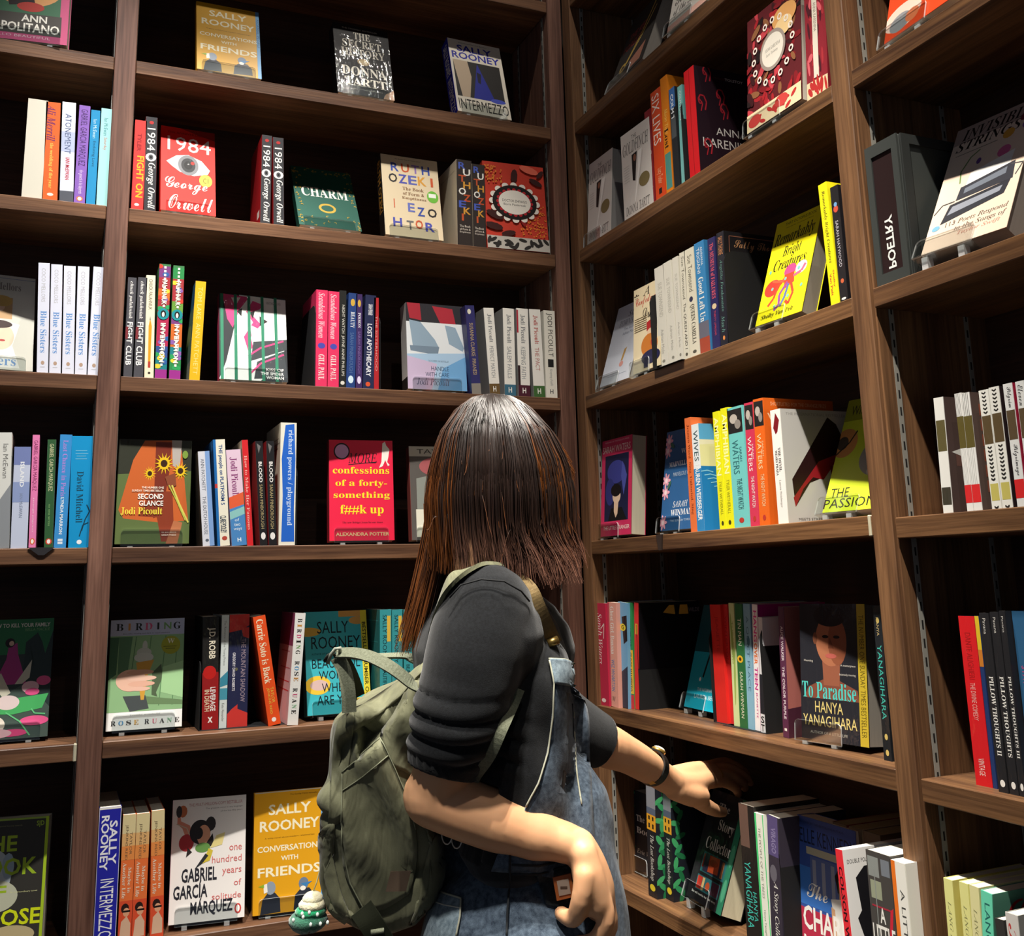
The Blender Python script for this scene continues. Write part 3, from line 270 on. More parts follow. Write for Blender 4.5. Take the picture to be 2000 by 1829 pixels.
('S','A',2,-.0627,.008,.3793,.128,.203,.0186,-.0435,'dfe1ee','dfe1ee','e6e0cf',1,P3,[],'first from left of five pale lilac spines with blue serif lettering'),
('S','A',2,-.0424,.008,.3793,.128,.2023,.0188,-.0393,'dfe1ee','dfe1ee','e6e0cf',1,P3,[],'second from left of five pale lilac spines with blue serif lettering'),
('S','A',2,-.0214,.008,.3793,.128,.2015,.0194,-.037,'dfe1ee','dfe1ee','e6e0cf',1,P3,[],'third from left of five pale lilac spines with blue serif lettering'),
('S','A',2,-.0003,.008,.3793,.128,.2028,.0195,-.0264,'dfe1ee','dfe1ee','e6e0cf',1,P3,[],'fourth from left of five pale lilac spines with blue serif lettering'),
('S','A',2,.0209,.008,.3793,.128,.2047,.0197,0,'dfe1ee','dfe1ee','e6e0cf',1,P3,[],'fifth from left of five pale lilac spines with blue serif lettering'),
('S','A',2,.0815,.008,.3793,.128,.19,.0149,0,'4c4b50','4c4b50','e6e0cf',1,P4,[],'grey and white battered spine hard against the left post'),
('S','A',2,.0991,.008,.3793,.128,.1918,.0164,0,'4c4b50','4c4b50','e6e0cf',1,P4,[],'grey and white battered spine left of the pencil spine'),
('S','A',2,.1178,.008,.3793,.128,.1974,.0161,-.0223,'ece2c4','ece2c4','e6e0cf',0,[["v","CHUCK PALAHNIUK","n","4a4238",.3,.04,.7,.34],["p","d99a1e",[[.35,.5],[.5,.42],[.7,.5],[.6,.9],[.35,.9]]],["p","3a332c",[[.45,.44],[.5,.4],[.55,.44]]],["r","b53c2c",.35,.84,.62,.9],["e","4a4238",.5,.95,.15,.012]],[],'cream spine with a yellow pencil drawn down it'),
('S','A',2,.1358,.008,.3793,.128,.2219,.0207,0,'3f7a4a','3f7a4a','e6e0cf',1,[["r","7a3d7c",0,.02,1,.125],["r","a8343a",0,.12,1,.225],["r","d06a2a",0,.22,1,.325],["r","a8343a",0,.32,1,.425],["r","b02a50",0,.42,1,.525],["r","b02a50",0,.52,1,.625],["r","b02a50",0,.62,1,.725],["r","35508e",0,.72,1,.825],["r","1f7f86",0,.82,1,.925],["r","9b2f8a",0,.92,1,1],["e","f2cf3a",.488,.804,.3,.02],["e","8c5fa8",.433,.686,.3,.02],["e","f2cf3a",.696,.24,.3,.02],["e","2f5fa0",.591,.092,.3,.02],["e","d8402f",.031,.023,.3,.02],["e","2fa05a",.009,.793,.3,.02],["e","2f5fa0",.969,.653,.3,.02],["e","2fa05a",.222,.394,.3,.02],["e","8c5fa8",.553,.311,.3,.02],["e","2f5fa0",.761,.857,.3,.02],["e","f2cf3a",.416,.825,.3,.02],["e","f2cf3a",.186,.893,.3,.02],["e","d8402f",.121,.299,.3,.02],["e","2fa05a",.936,.38,.3,.02],["r","f3f0e2",.42,.02,.62,.04],["r","f3f0e2",.42,.054,.62,.074],["r","f3f0e2",.42,.088,.62,.108],["r","f3f0e2",.42,.122,.62,.142],["r","f3f0e2",.42,.156,.62,.176],["r","f3f0e2",.42,.19,.62,.21],["r","f3f0e2",.42,.224,.62,.244],["r","f3f0e2",.42,.258,.62,.278],["r","f3f0e2",.42,.292,.62,.312],["r","f3f0e2",.42,.326,.62,.346],["r","f3f0e2",.42,.36,.62,.38],["r","f3f0e2",.42,.53,.62,.55],["r","f3f0e2",.42,.564,.62,.584],["r","f3f0e2",.42,.598,.62,.618],["r","f3f0e2",.42,.632,.62,.652],["r","f3f0e2",.42,.666,.62,.686],["r","f3f0e2",.42,.7,.62,.72],["r","f3f0e2",.42,.734,.62,.754],["r","f3f0e2",.42,.768,.62,.788],["r","f3f0e2",.42,.802,.62,.822],["r","f3f0e2",.42,.836,.62,.856],["r","f3f0e2",.42,.87,.62,.89],["e","1d8f96",.5,.44,.5,.05],["e","1c1a1a",.5,.44,.24,.032],["e","f3f0e2",.5,.445,.12,.022],["v","PALAHNIUK","b","f3f0e2",.3,.14,.75,.36],["v","INVENTION","b","f3f0e2",.3,.52,.75,.86]],[],'left of two tall patchwork-coloured spines'),
('S','A',2,.161,.008,.3793,.128,.2211,.02,0,'3f7a4a','3f7a4a','e6e0cf',1,[["r","2d8a4a",0,.02,1,.125],["r","a8343a",0,.12,1,.225],["r","a8343a",0,.22,1,.325],["r","6a9a3c",0,.32,1,.425],["r","7a3d7c",0,.42,1,.525],["r","d06a2a",0,.52,1,.625],["r","d06a2a",0,.62,1,.725],["r","1f7f86",0,.72,1,.825],["r","2d8a4a",0,.82,1,.925],["r","9b2f8a",0,.92,1,1],["e","2fa05a",.681,.9,.3,.02],["e","8c5fa8",.804,.774,.3,.02],["e","2fa05a",.949,.49,.3,.02],["e","8c5fa8",.502,.811,.3,.02],["e","f2cf3a",.364,.839,.3,.02],["e","8c5fa8",.424,.796,.3,.02],["e","2f5fa0",.561,.213,.3,.02],["e","f2cf3a",.177,.156,.3,.02],["e","2fa05a",.51,.899,.3,.02],["e","2fa05a",.182,.804,.3,.02],["e","8c5fa8",.734,.816,.3,.02],["e","d8402f",.79,.318,.3,.02],["e","8c5fa8",.161,.679,.3,.02],["e","8c5fa8",.655,.225,.3,.02],["r","f3f0e2",.42,.02,.62,.04],["r","f3f0e2",.42,.054,.62,.074],["r","f3f0e2",.42,.088,.62,.108],["r","f3f0e2",.42,.122,.62,.142],["r","f3f0e2",.42,.156,.62,.176],["r","f3f0e2",.42,.19,.62,.21],["r","f3f0e2",.42,.224,.62,.244],["r","f3f0e2",.42,.258,.62,.278],["r","f3f0e2",.42,.292,.62,.312],["r","f3f0e2",.42,.326,.62,.346],["r","f3f0e2",.42,.36,.62,.38],["r","f3f0e2",.42,.53,.62,.55],["r","f3f0e2",.42,.564,.62,.584],["r","f3f0e2",.42,.598,.62,.618],["r","f3f0e2",.42,.632,.62,.652],["r","f3f0e2",.42,.666,.62,.686],["r","f3f0e2",.42,.7,.62,.72],["r","f3f0e2",.42,.734,.62,.754],["r","f3f0e2",.42,.768,.62,.788],["r","f3f0e2",.42,.802,.62,.822],["r","f3f0e2",.42,.836,.62,.856],["r","f3f0e2",.42,.87,.62,.89],["e","1d8f96",.5,.44,.5,.05],["e","1c1a1a",.5,.44,.24,.032],["e","f3f0e2",.5,.445,.12,.022],["v","PALAHNIUK","b","f3f0e2",.3,.14,.75,.36],["v","INVENTION","b","f3f0e2",.3,.52,.75,.86]],[],'right of two tall patchwork-coloured spines beside the yellow one'),
('S','A',2,.1967,.008,.3793,.128,.1938,.0194,.03,'f0b21a','5f7468','e6e0cf',0,[["v","TOM LAKE  ANN PATCHETT","n","f6d77c",.3,.06,.72,.94]],[["r","2c5a7c",0,0,1,.25],["e","8a8f5a",.5,.5,.4,.1],["r","8f8c84",0,.8,1,1]],'golden yellow leaning spine with green-blue back cover'),
('F','A',2,.255,.0334,.3901,.1319,.1858,.022,.2193,.0178,1,'c43a5f','2f3336','e6e0cf',1,[["r","2f3336",0,0,1,.99],["p","e9e9e4",[[.3,0],[1,.02],[1,.55],[.9,.75],[.6,1],[0,1],[.1,.8],[.25,.3]]],["p","d3447a",[[.05,0],[.45,.02],[.3,.18],[.2,.4],[.12,.3]]],["p","efe9e4",[[.18,.04],[.32,.03],[.24,.14]]],["p","d3447a",[[.5,.06],[.66,.1],[.6,.16],[.45,.2],[.62,.34],[.46,.5],[.5,.62],[.42,.66],[.36,.5],[.5,.32],[.4,.2]]],["p","efe9e4",[[.45,.35],[.6,.4],[.62,.52],[.48,.5]]],["p","3c4144",[[.5,.55],[1,.5],[1,.62],[.45,.78]]],["p","3c4144",[[.55,.78],[.95,.64],[1,.95],[.5,.98]]],["p","1a1a1a",[[.26,.2],[.34,.16],[.33,.26]]],["p","1a1a1a",[[.45,.2],[.53,.18],[.5,.28]]],["p","2b1416",[[.6,.24],[.72,.3],[.6,.36]]],["l","d3447a",2,[[.42,.72],[.6,.62],[.95,.52]]],["l","d3447a",2,[[.45,.92],[.6,.8],[.95,.68]]],["r","2f7d5e",.02,0,.065,1],["r","2f7d5e",.22,0,.265,1],["r","2f7d5e",.42,0,.465,1],["r","2f7d5e",.62,0,.665,1],["r","2f7d5e",.82,0,.865,1],["t","VINTAGE PUIG","n","8c8e8c",.7,.06,.92,.09],["t","KISS OF","b","eceae4",.68,.85,.94,.885],["t","THE SPIDER","b","eceae4",.6,.895,.94,.93],["t","WOMAN","b","eceae4",.68,.94,.94,.975]],[],'cover of pink shapes behind green vertical bars facing out'),
('S','A',2,.4348,.008,.3793,.128,.1978,.0233,0,'dd3560','dd3560','e6e0cf',1,P5,[],'pink spine beside the large black bookend'),
('S','A',2,.4595,.008,.3793,.128,.1967,.0222,0,'dd3560','dd3560','e6e0cf',1,P5,[],'pink spine left of the thin black spine'),
('S','A',2,.4824,.008,.3793,.128,.2003,.0138,0,'20211f','20211f','e6e0cf',1,[["v","NIGHT WATCH  JAYNE ANNE PHILLIPS","n","d8d5ca",.25,.15,.75,.88],["e","d8d5ca",.5,.95,.3,.02]],[],'thin black spine right of the pink pair'),
('S','A',2,.4965,.008,.3793,.128,.1965,.0182,.0224,'24407a','24407a','e6e0cf',1,[["v","BEAUTY","s","e0e4e8",.3,.2,.75,.37],["v","SARAH PINBOROUGH","n","56719e",.3,.42,.7,.84],["e","cfa945",.5,.1,.25,.04],["e","cfe4ee",.5,.91,.3,.04]],[],'royal blue spine with gold crest'),
('S','A',2,.5164,.008,.3793,.128,.1958,.0131,0,'3f2a5e','3f2a5e','e6e0cf',1,[["v","POISON","s","e4dfe8",.3,.2,.75,.36],["v","SARAH PINBOROUGH","n","7d639c",.3,.4,.7,.84],["e","cfa945",.5,.1,.25,.04],["e","e0d4ee",.5,.91,.3,.04]],[],'purple spine with gold crest'),
('S','A',2,.5309,.008,.3793,.128,.1955,.0222,.0265,'232a4c','232a4c','e6e0cf',1,[["v","SARAH PENNER","b","dfe0e6",.3,.1,.7,.22],["v","LOST APOTHECARY","b","e6e7ec",.25,.31,.7,.87],["e","d8552f",.45,.95,.22,.025]],[],'navy spine with bold white capitals'),
('S','A',2,.5538,.008,.3793,.128,.1913,.01,0,'b5262d','b5262d','e6e0cf',1,[["v","THE SISTERHOOD","n","e0a09a",.3,.2,.7,.8]],[],'thin red spine against the thin bookend'),
('F','A',2,.6313,.0273,.3884,.1295,.1882,.04,.0774,-.0125,1,'d9d5cf','b9cfdf','e6e0cf',1,[["r","2c2b30",0,0,1,.22],["p","a82a38",[[.02,0],[.24,0],[.26,.2],[.06,.18]]],["p","a82a38",[[.45,.02],[.8,.04],[.85,.22],[.62,.28]]],["r","dfe4e6",.0,.22,1,.6],["p","8fa6b8",[[.05,.2],[.24,.22],[.48,.42],[.55,.52],[.1,.5]]],["p","76899a",[[.05,.5],[.55,.5],[.52,.6],[.06,.56]]],["p","8fa6b8",[[.66,.24],[.84,.26],[.98,.5],[.95,.54],[.72,.46]]],["p","a8c6e0",[[0,.6],[1,.56],[1,1],[0,1]]],["p","c9b6d2",[[0,.62],[.5,.7],[.4,1],[0,1]]],["p","6fa5d3",[[.6,.75],[1,.6],[1,1],[.5,1]]],["t","THE NUMBER ONE BESTSELLER","n","5b6b80",.35,.66,.7,.68],["t","HANDLE","n","2f3f5c",.4,.73,.7,.78],["t","WITH CARE","n","2f3f5c",.3,.8,.7,.85],["t","Jodi Picoult","i","39465f",.15,.87,.7,.95]],[["r","2a2624",0,.86,1,1]],'pale blue thick paperback showing ice skates'),
('S','A',2,.7651,.008,.3793,.128,.1917,.0207,-.0667,'302f66','302f66','e6e0cf',1,[["v","SUSANNA CLARKE  PIRANESI","n","c0a878",.3,.2,.7,.78],["e","e0dcc8",.4,.07,.2,.03],["r","8b857c",0,.88,1,1]],[],'dark purple leaning spine beside the skates cover'),
('S','A',2,.8055,.008,.3793,.128,.1896,.0234,-.0587,'e8e5dc','8d8c8a','e6e0cf',0,[["v","Jodi Picoult","s","7a7d80",.3,.07,.72,.4],["v","PERFECT MATCH","n","8b8f92",.3,.44,.68,.8],["r","6b5330",0,.87,1,1],["t","H","b","e8e5dc",.35,.9,.65,.96]],[],'first from left of the off-white spines with coloured feet'),
('S','A',2,.8392,.008,.3793,.128,.1926,.0261,0,'e8e5dc','8d8c8a','e6e0cf',0,[["v","Jodi Picoult","s","7a7d80",.3,.07,.72,.4],["v","SALEM FALLS","n","8b8f92",.3,.44,.68,.8],["r","3c6a80",0,.87,1,1],["t","H","b","e8e5dc",.35,.9,.65,.96]],[],'second from left of the off-white spines with coloured feet'),
('S','A',2,.8712,.008,.3793,.128,.195,.0276,0,'e8e5dc','8d8c8a','e6e0cf',0,[["v","Jodi Picoult","s","7a7d80",.3,.07,.72,.4],["v","KEEPING FAITH","n","8b8f92",.3,.44,.68,.8],["r","4a1c2c",0,.87,1,1],["t","H","b","e8e5dc",.35,.9,.65,.96],["r","b02a3a",0,.02,.14,.28],["r","2a1418",0,.65,.2,.87]],[],'third from left of the off-white spines with coloured feet'),
('S','A',2,.9073,.008,.3793,.128,.1954,.0267,-.03,'e8e5dc','8d8c8a','e6e0cf',0,[["v","Jodi Picoult","s","b4544c",.3,.07,.72,.4],["v","THE PACT","n","b46a62",.3,.44,.68,.7],["r","3f6634",0,.87,1,1],["t","H","b","e8e5dc",.35,.9,.65,.96]],[],'fourth from left of the off-white spines with coloured feet'),
('S','A',2,.9363,.008,.3793,.128,.1955,.027,0,'e4e0d2','e4e0d2','e6e0cf',0,[["v","JODI PICOULT","n","3a3a38",.2,.03,.75,.53],["r","1e1e1e",.25,.56,.75,.65],["v","Keeping Faith","i","8b8f92",.35,.67,.65,.86],["t","H","b","5a5a58",.35,.9,.65,.95]],[],'off-white spine with thin black capitals touching the corner post'),
('S','A',3,-.1137,.008,.0714,.128,.1991,.0266,-.0401,'d9d9d2','d9d9d2','e6e0cf',0,[["v","Ian McEwan","n","6b6b68",.5,.1,.8,.4],["p","8b8f93",[[.3,.6],[1,.45],[1,1],[.4,1]]]],[],'thick white and grey spine at the left edge of the picture'),
('S','A',3,-.0855,.008,.0714,.128,.1749,.0262,-.0244,'c3cbe0','3a3d48','e6e0cf',1,[["r","7683b5",0,0,1,.18],["r","8c9cc6",0,.35,1,.55],["v","ISLAND","b","eef0f4",.4,.15,.65,.4],["v","IAN McEWAN","n","7b86a0",.42,.46,.62,.7]],[],'pale blue cloud-coloured spine left of the pink one'),
('S','A',3,-.0574,.008,.0714,.128,.1969,.0111,-.0244,'e57fb2','e57fb2','e6e0cf',0,[["v","GABRIEL GARCIA MARQUEZ","n","7a2050",.15,.05,.8,.5],["v","strange pilgrims","n","f3d9e0",.35,.56,.6,.86],["e","e0682f",.5,.94,.36,.028],["e","f4efe8",.5,.94,.2,.02]],[],'pink slim spine with an orange oval at its foot'),
('S','A',3,-.033,.008,.0714,.128,.1892,.0138,-.0263,'2f5a34','75807c','e6e0cf',0,[["v","GABRIEL GARCIA MARQUEZ","n","d8d8a8",.2,.04,.75,.48],["v","no one writes","n","86b070",.35,.6,.6,.8],["e","d8442f",.5,.94,.36,.028],["e","f4efe8",.5,.94,.2,.02]],[],'dark green slim spine with a red oval at its foot'),
('S','A',3,-.018,.008,.0714,.128,.1989,.0196,0,'3a8fd0','3a8fd0','e6e0cf',1,[["v","Last Chance in Paris","s","b08ad8",.3,.05,.7,.55],["v","LYNDA MARRON","b","eef4f8",.35,.56,.62,.88],["r","e6eef4",.3,.92,.7,.94],["r","e6eef4",.3,.945,.7,.965]],[],'sky blue spine with lilac serif lettering'),
('S','A',3,.0053,.008,.0714,.128,.1966,.0347,-.0223,'0f92cc','0f92cc','e6e0cf',1,[["v","David Mitchell","s","14475f",.3,.32,.62,.78],["r","7fc4e0",.2,.13,.75,.135],["r","7fc4e0",.2,.155,.8,.16],["r","7fc4e0",.25,.18,.7,.185],["r","7fc4e0",.2,.205,.75,.21],["l","123a4e",1,[[.6,.85],[.75,.75],[.95,.68],[.8,.62]]],["l","123a4e",1,[[.5,.9],[.65,.8],[.9,.78]]],["e","f2f5f6",.5,.95,.12,.02]],[],'broad cyan spine against the left post'),
('F','A',3,.0814,.034,.0782,.1284,.1914,.03,.028,.0129,1,'5f7140','5f7140','e6e0cf',1,[["r","33352a",0,0,1,.35],["p","5f7140",[[0,.34],[1,.3],[1,1],[0,1]]],["p","c9642e",[[.35,.01],[.75,.0],[.86,.1],[.98,.78],[.6,.8],[.1,.76],[.03,.68],[.2,.2]]],["p","7a3020",[[.5,.02],[.72,.02],[.7,.3],[.62,.72],[.5,.76]]],["p","8a3a22",[[.45,.5],[.75,.5],[.8,.98],[.62,.98],[.55,.75],[.3,.74]]],["p","b8714a",[[.78,.78],[.9,.8],[.84,1],[.68,1]]],["p","b7aea6",[[.72,.0],[.86,0],[.84,.28],[.74,.25]]],["p","e9bf22",[[.469,.324],[.522,.33],[.469,.336]]],["p","e9bf22",[[.469,.338],[.513,.361],[.462,.349]]],["p","e9bf22",[[.461,.351],[.487,.386],[.448,.358]]],["p","e9bf22",[[.446,.359],[.45,.4],[.431,.362]]],["p","e9bf22",[[.429,.362],[.41,.4],[.414,.359]]],["p","e9bf22",[[.412,.358],[.373,.386],[.399,.351]]],["p","e9bf22",[[.398,.349],[.347,.361],[.391,.338]]],["p","e9bf22",[[.391,.336],[.338,.33],[.391,.324]]],["p","e9bf22",[[.391,.322],[.347,.299],[.398,.311]]],["p","e9bf22",[[.399,.309],[.373,.274],[.412,.302]]],["p","e9bf22",[[.414,.301],[.41,.26],[.429,.298]]],["p","e9bf22",[[.431,.298],[.45,.26],[.446,.301]]],["p","e9bf22",[[.448,.302],[.487,.274],[.461,.309]]],["p","e9bf22",[[.462,.311],[.513,.299],[.469,.322]]],["e","e9bf22",.43,.33,.052,.04],["e","3a2212",.43,.33,.032,.024],["p","e9bf22",[[.679,.22],[.758,.23],[.679,.24]]],["p","e9bf22",[[.678,.242],[.744,.277],[.668,.259]]],["p","e9bf22",[[.666,.261],[.706,.314],[.647,.273]]],["p","e9bf22",[[.645,.274],[.651,.335],[.621,.278]]],["p","e9bf22",[[.619,.278],[.589,.335],[.595,.274]]],["p","e9bf22",[[.593,.273],[.534,.314],[.574,.261]]],["p","e9bf22",[[.572,.259],[.496,.277],[.562,.242]]],["p","e9bf22",[[.561,.24],[.482,.23],[.561,.22]]],["p","e9bf22",[[.562,.218],[.496,.183],[.572,.201]]],["p","e9bf22",[[.574,.199],[.534,.146],[.593,.187]]],["p","e9bf22",[[.595,.186],[.589,.125],[.619,.182]]],["p","e9bf22",[[.621,.182],[.651,.125],[.645,.186]]],["p","e9bf22",[[.647,.187],[.706,.146],[.666,.199]]],["p","e9bf22",[[.668,.201],[.744,.183],[.678,.218]]],["e","e9bf22",.62,.23,.078,.06],["e","3a2212",.62,.23,.048,.036],["p","e9bf22",[[.899,.292],[.965,.3],[.899,.308]]],["p","e9bf22",[[.898,.31],[.954,.339],[.89,.324]]],["p","e9bf22",[[.888,.326],[.922,.37],[.873,.336]]],["p","e9bf22",[[.871,.336],[.876,.388],[.851,.34]]],["p","e9bf22",[[.849,.34],[.824,.388],[.829,.336]]],["p","e9bf22",[[.827,.336],[.778,.37],[.812,.326]]],["p","e9bf22",[[.81,.324],[.746,.339],[.802,.31]]],["p","e9bf22",[[.801,.308],[.735,.3],[.801,.292]]],["p","e9bf22",[[.802,.29],[.746,.261],[.81,.276]]],["p","e9bf22",[[.812,.274],[.778,.23],[.827,.264]]],["p","e9bf22",[[.829,.264],[.824,.212],[.849,.26]]],["p","e9bf22",[[.851,.26],[.876,.212],[.871,.264]]],["p","e9bf22",[[.873,.264],[.922,.23],[.888,.274]]],["p","e9bf22",[[.89,.276],[.954,.261],[.898,.29]]],["e","e9bf22",.85,.3,.065,.05],["e","3a2212",.85,.3,.04,.03],["p","8a4a30",[[.64,.36],[.78,.32],[.8,.44],[.7,.48]]],["l","d9d160",1.6,[[.74,.44],[.85,.62],[.98,.8]]],["l","b9c050",1.2,[[.7,.44],[.82,.6],[.94,.78]]],["t","THE NUMBER ONE","b","f3ead8",.33,.455,.63,.475],["t","SUNDAY TIMES BESTSELLER","b","f3ead8",.2,.485,.63,.505],["t","SECOND","b","f8f4ea",.28,.525,.63,.575],["t","GLANCE","b","f8f4ea",.3,.59,.63,.64],["t","Jodi Picoult","s","f2e04a",.06,.655,.62,.73],["t","to put above","n","f3ead8",.62,.885,.82,.9],["t","GREATNESS","n","f3ead8",.62,.91,.82,.925],["e","7c9a40",.91,.14,.04,.04]],[],'paperback cover with orange dress and sunflowers'),
('S','A',3,.2316,.008,.0714,.128,.1747,.0209,-.084,'d8dae2','4d473e','e6e0cf',1,[["v","ANN PATCHETT","n","5c6470",.2,.08,.5,.42],["v","THE DUTCH HOUSE","n","5c6470",.2,.48,.5,.88],["r","7fa3d6",.6,.0,1,1],["e","5c6470",.4,.94,.15,.015]],[],'white and pale blue spine with plastic wrinkles, right of the sunflowers'),
('S','A',3,.2579,.008,.0714,.128,.1975,.022,-.0732,'ece7d2','2a66a8','e6e0cf',1,[["r","1f6bb0",0,0,.22,1],["r","c23a36",0,.42,.22,.46],["v","THE people on PLATFORM 5","b","2d4f86",.35,.05,.75,.62],["v","CLARE POOLEY","b","3a4858",.3,.72,.8,.88],["e","b5483a",.6,.93,.22,.02]],[],'tall cream spine with a blue left margin'),
('S','A',3,.2836,.008,.0714,.128,.1789,.0269,-.0889,'e3c6d8','e3c6d8','e6e0cf',1,[["v","Jodi Picoult","s","8a3f74",.2,.08,.7,.5],["p","e0603a",[[0,.5],[1,.45],[1,.6],[0,.62]]],["p","4a86c0",[[0,.62],[1,.58],[1,1],[0,1]]],["p","8cc4c0",[[0,.65],[1,.6],[1,.68],[0,.73]]],["t","of","n","e6f0f4",.3,.72,.6,.75],["t","two","n","e6f0f4",.25,.77,.65,.8],["t","ways","n","e6f0f4",.2,.82,.75,.85],["t","H","b","e6f0f4",.4,.92,.65,.96]],[],'pink, orange and blue spine'),
('S','A',3,.3115,.008,.0714,.128,.1984,.0112,-.0767,'d4262c','b9a58e','e6e0cf',1,[["v","How to Make Her Famous","s","f0b0a6",.25,.15,.7,.85]],[],'narrow leaning bright red spine'),
('S','A',3,.3345,.008,.0714,.128,.1967,.0142,-.0681,'1c1c1e','a32a2e','e6e0cf',1,P6,[],'left of two black spines with a star at the foot'),
('S','A',3,.351,.008,.0714,.128,.1973,.0152,-.0468,'1c1c1e','a32a2e','e6e0cf',1,P6,[],'right of two black spines with a star at the foot'),
('S','A',3,.369,.008,.0714,.15,.2341,.0308,0,'e6e3d2','c9c2ac','e6e0cf',1,[["p","2565c8",[[.3,.02],[.85,.01],[.95,.3],[.9,.7],[.95,.97],[.15,.97],[.2,.6],[.1,.3]]],["v","richard powers / playground","s","c9dcf2",.42,.06,.8,.84]],[["r","8b8672",.3,.12,.9,.13],["r","8b8672",.3,.16,.95,.17],["r","8b8672",.25,.2,.85,.21]],'tallest spine on the fourth shelf, blue brushstroke on cream'),
('F','A',3,.471,.0319,.08,.129,.2016,.028,.0939,-.0841,1,'8a1a28','e01e42','e6e0cf',0,[["e","1f1416",.2,.115,.125,.085],["e","d9a3cf",.2,.115,.105,.07],["t","MORE","i","1a1014",.3,.13,.75,.235],["l","1a1014",.8,[[.3,.25],[.75,.22]]],["p","efe6da",[[.84,.03],[.88,.01],[.9,.05],[.95,.09],[.93,.17],[.91,.22],[.95,.25],[.92,.26],[.88,.2],[.84,.26],[.78,.28],[.82,.22],[.83,.12]]],["t","confessions","s","f2d92c",.06,.27,.94,.34],["t","of a forty-","s","f2d92c",.1,.4,.9,.48],["t","something","s","f2d92c",.07,.52,.94,.6],["t","f##k up","s","f2d92c",.17,.65,.84,.76],["t","The new Bridget Jones for our times","s","5c0f22",.2,.815,.82,.835],["t","ALEXANDRA POTTER","b","f0c890",.1,.92,.92,.955]],[],'bright red cover with yellow lettering facing out'),
('F','A',3,.6378,.0292,.0802,.1375,.193,.026,.11,-.0642,1,'7c3a34','5a5550','e6e0cf',1,[["r","b9b3a4",0,.0,1,.11],["t","TAYLOR","n","3a3632",.12,.03,.8,.08],["e","a85a5c",.4,.22,.25,.1],["p","8b8f86",[[.1,.35],[.4,.3],[.5,.7],[.1,.7]]],["r","e3e0cc",.08,.68,.95,.97]],[],'paperback half hidden behind the dark hair'),
('F','A',4,-.1232,.0663,-.2473,.1131,.1994,.025,.0853,.0215,1,'4a5a52','4a5a52','e6e0cf',1,[["p","35423f",[[0,.0],[1,0],[1,.3],[.8,.5],[.4,.62],[0,.6]]],["r","2f7a4a",0,0,1,.3],["p","2b3a38",[[.62,.2],[.78,.12],[.85,.2],[.9,.3],[1,.1],[1,.75],[.6,.5]]],["t","HOW TO KILL YOUR FAMILY","b","e9e4d6",.1,.035,.95,.07],["t","BELLA MACKIE","n","7fae74",.6,.08,.95,.105],["p","b23a86",[[.38,.24],[.5,.2],[.52,.3],[.66,.55],[.2,.55],[.36,.34]]],["e","2a1a20",.4,.2,.07,.04],["e","e2bfa8",.42,.205,.035,.022],["p","d9d6c0",[[.3,.45],[.45,.62],[.35,.66],[.2,.55]]],["p","d9d6c0",[[.5,.55],[.72,.35],[.7,.5],[.6,.55]]],["p","4fb868",[[0,.72],[.3,.68],[.98,.64],[.9,.76],[.5,.8],[0,.78]]],["e","ef5f96",.9,.53,.1,.04],["e","f3c6cd",.72,.58,.12,.05],["e","ef5f96",.75,.62,.1,.03],["e","f0dcd8",.42,.7,.16,.06],["e","f3ead8",.2,.88,.2,.08],["e","ef5f96",.8,.86,.2,.04],["e","ef4f8c",.5,.95,.22,.03],["e","f0c0c8",.25,.95,.25,.04],["l","6fd08a",1.2,[[.4,.78],[.6,.86],[.75,.98]]],["l","6fd08a",1.2,[[.75,.76],[.8,.8],[.95,.81]]]],[],'green cover with pink lotus flowers at the left edge'),
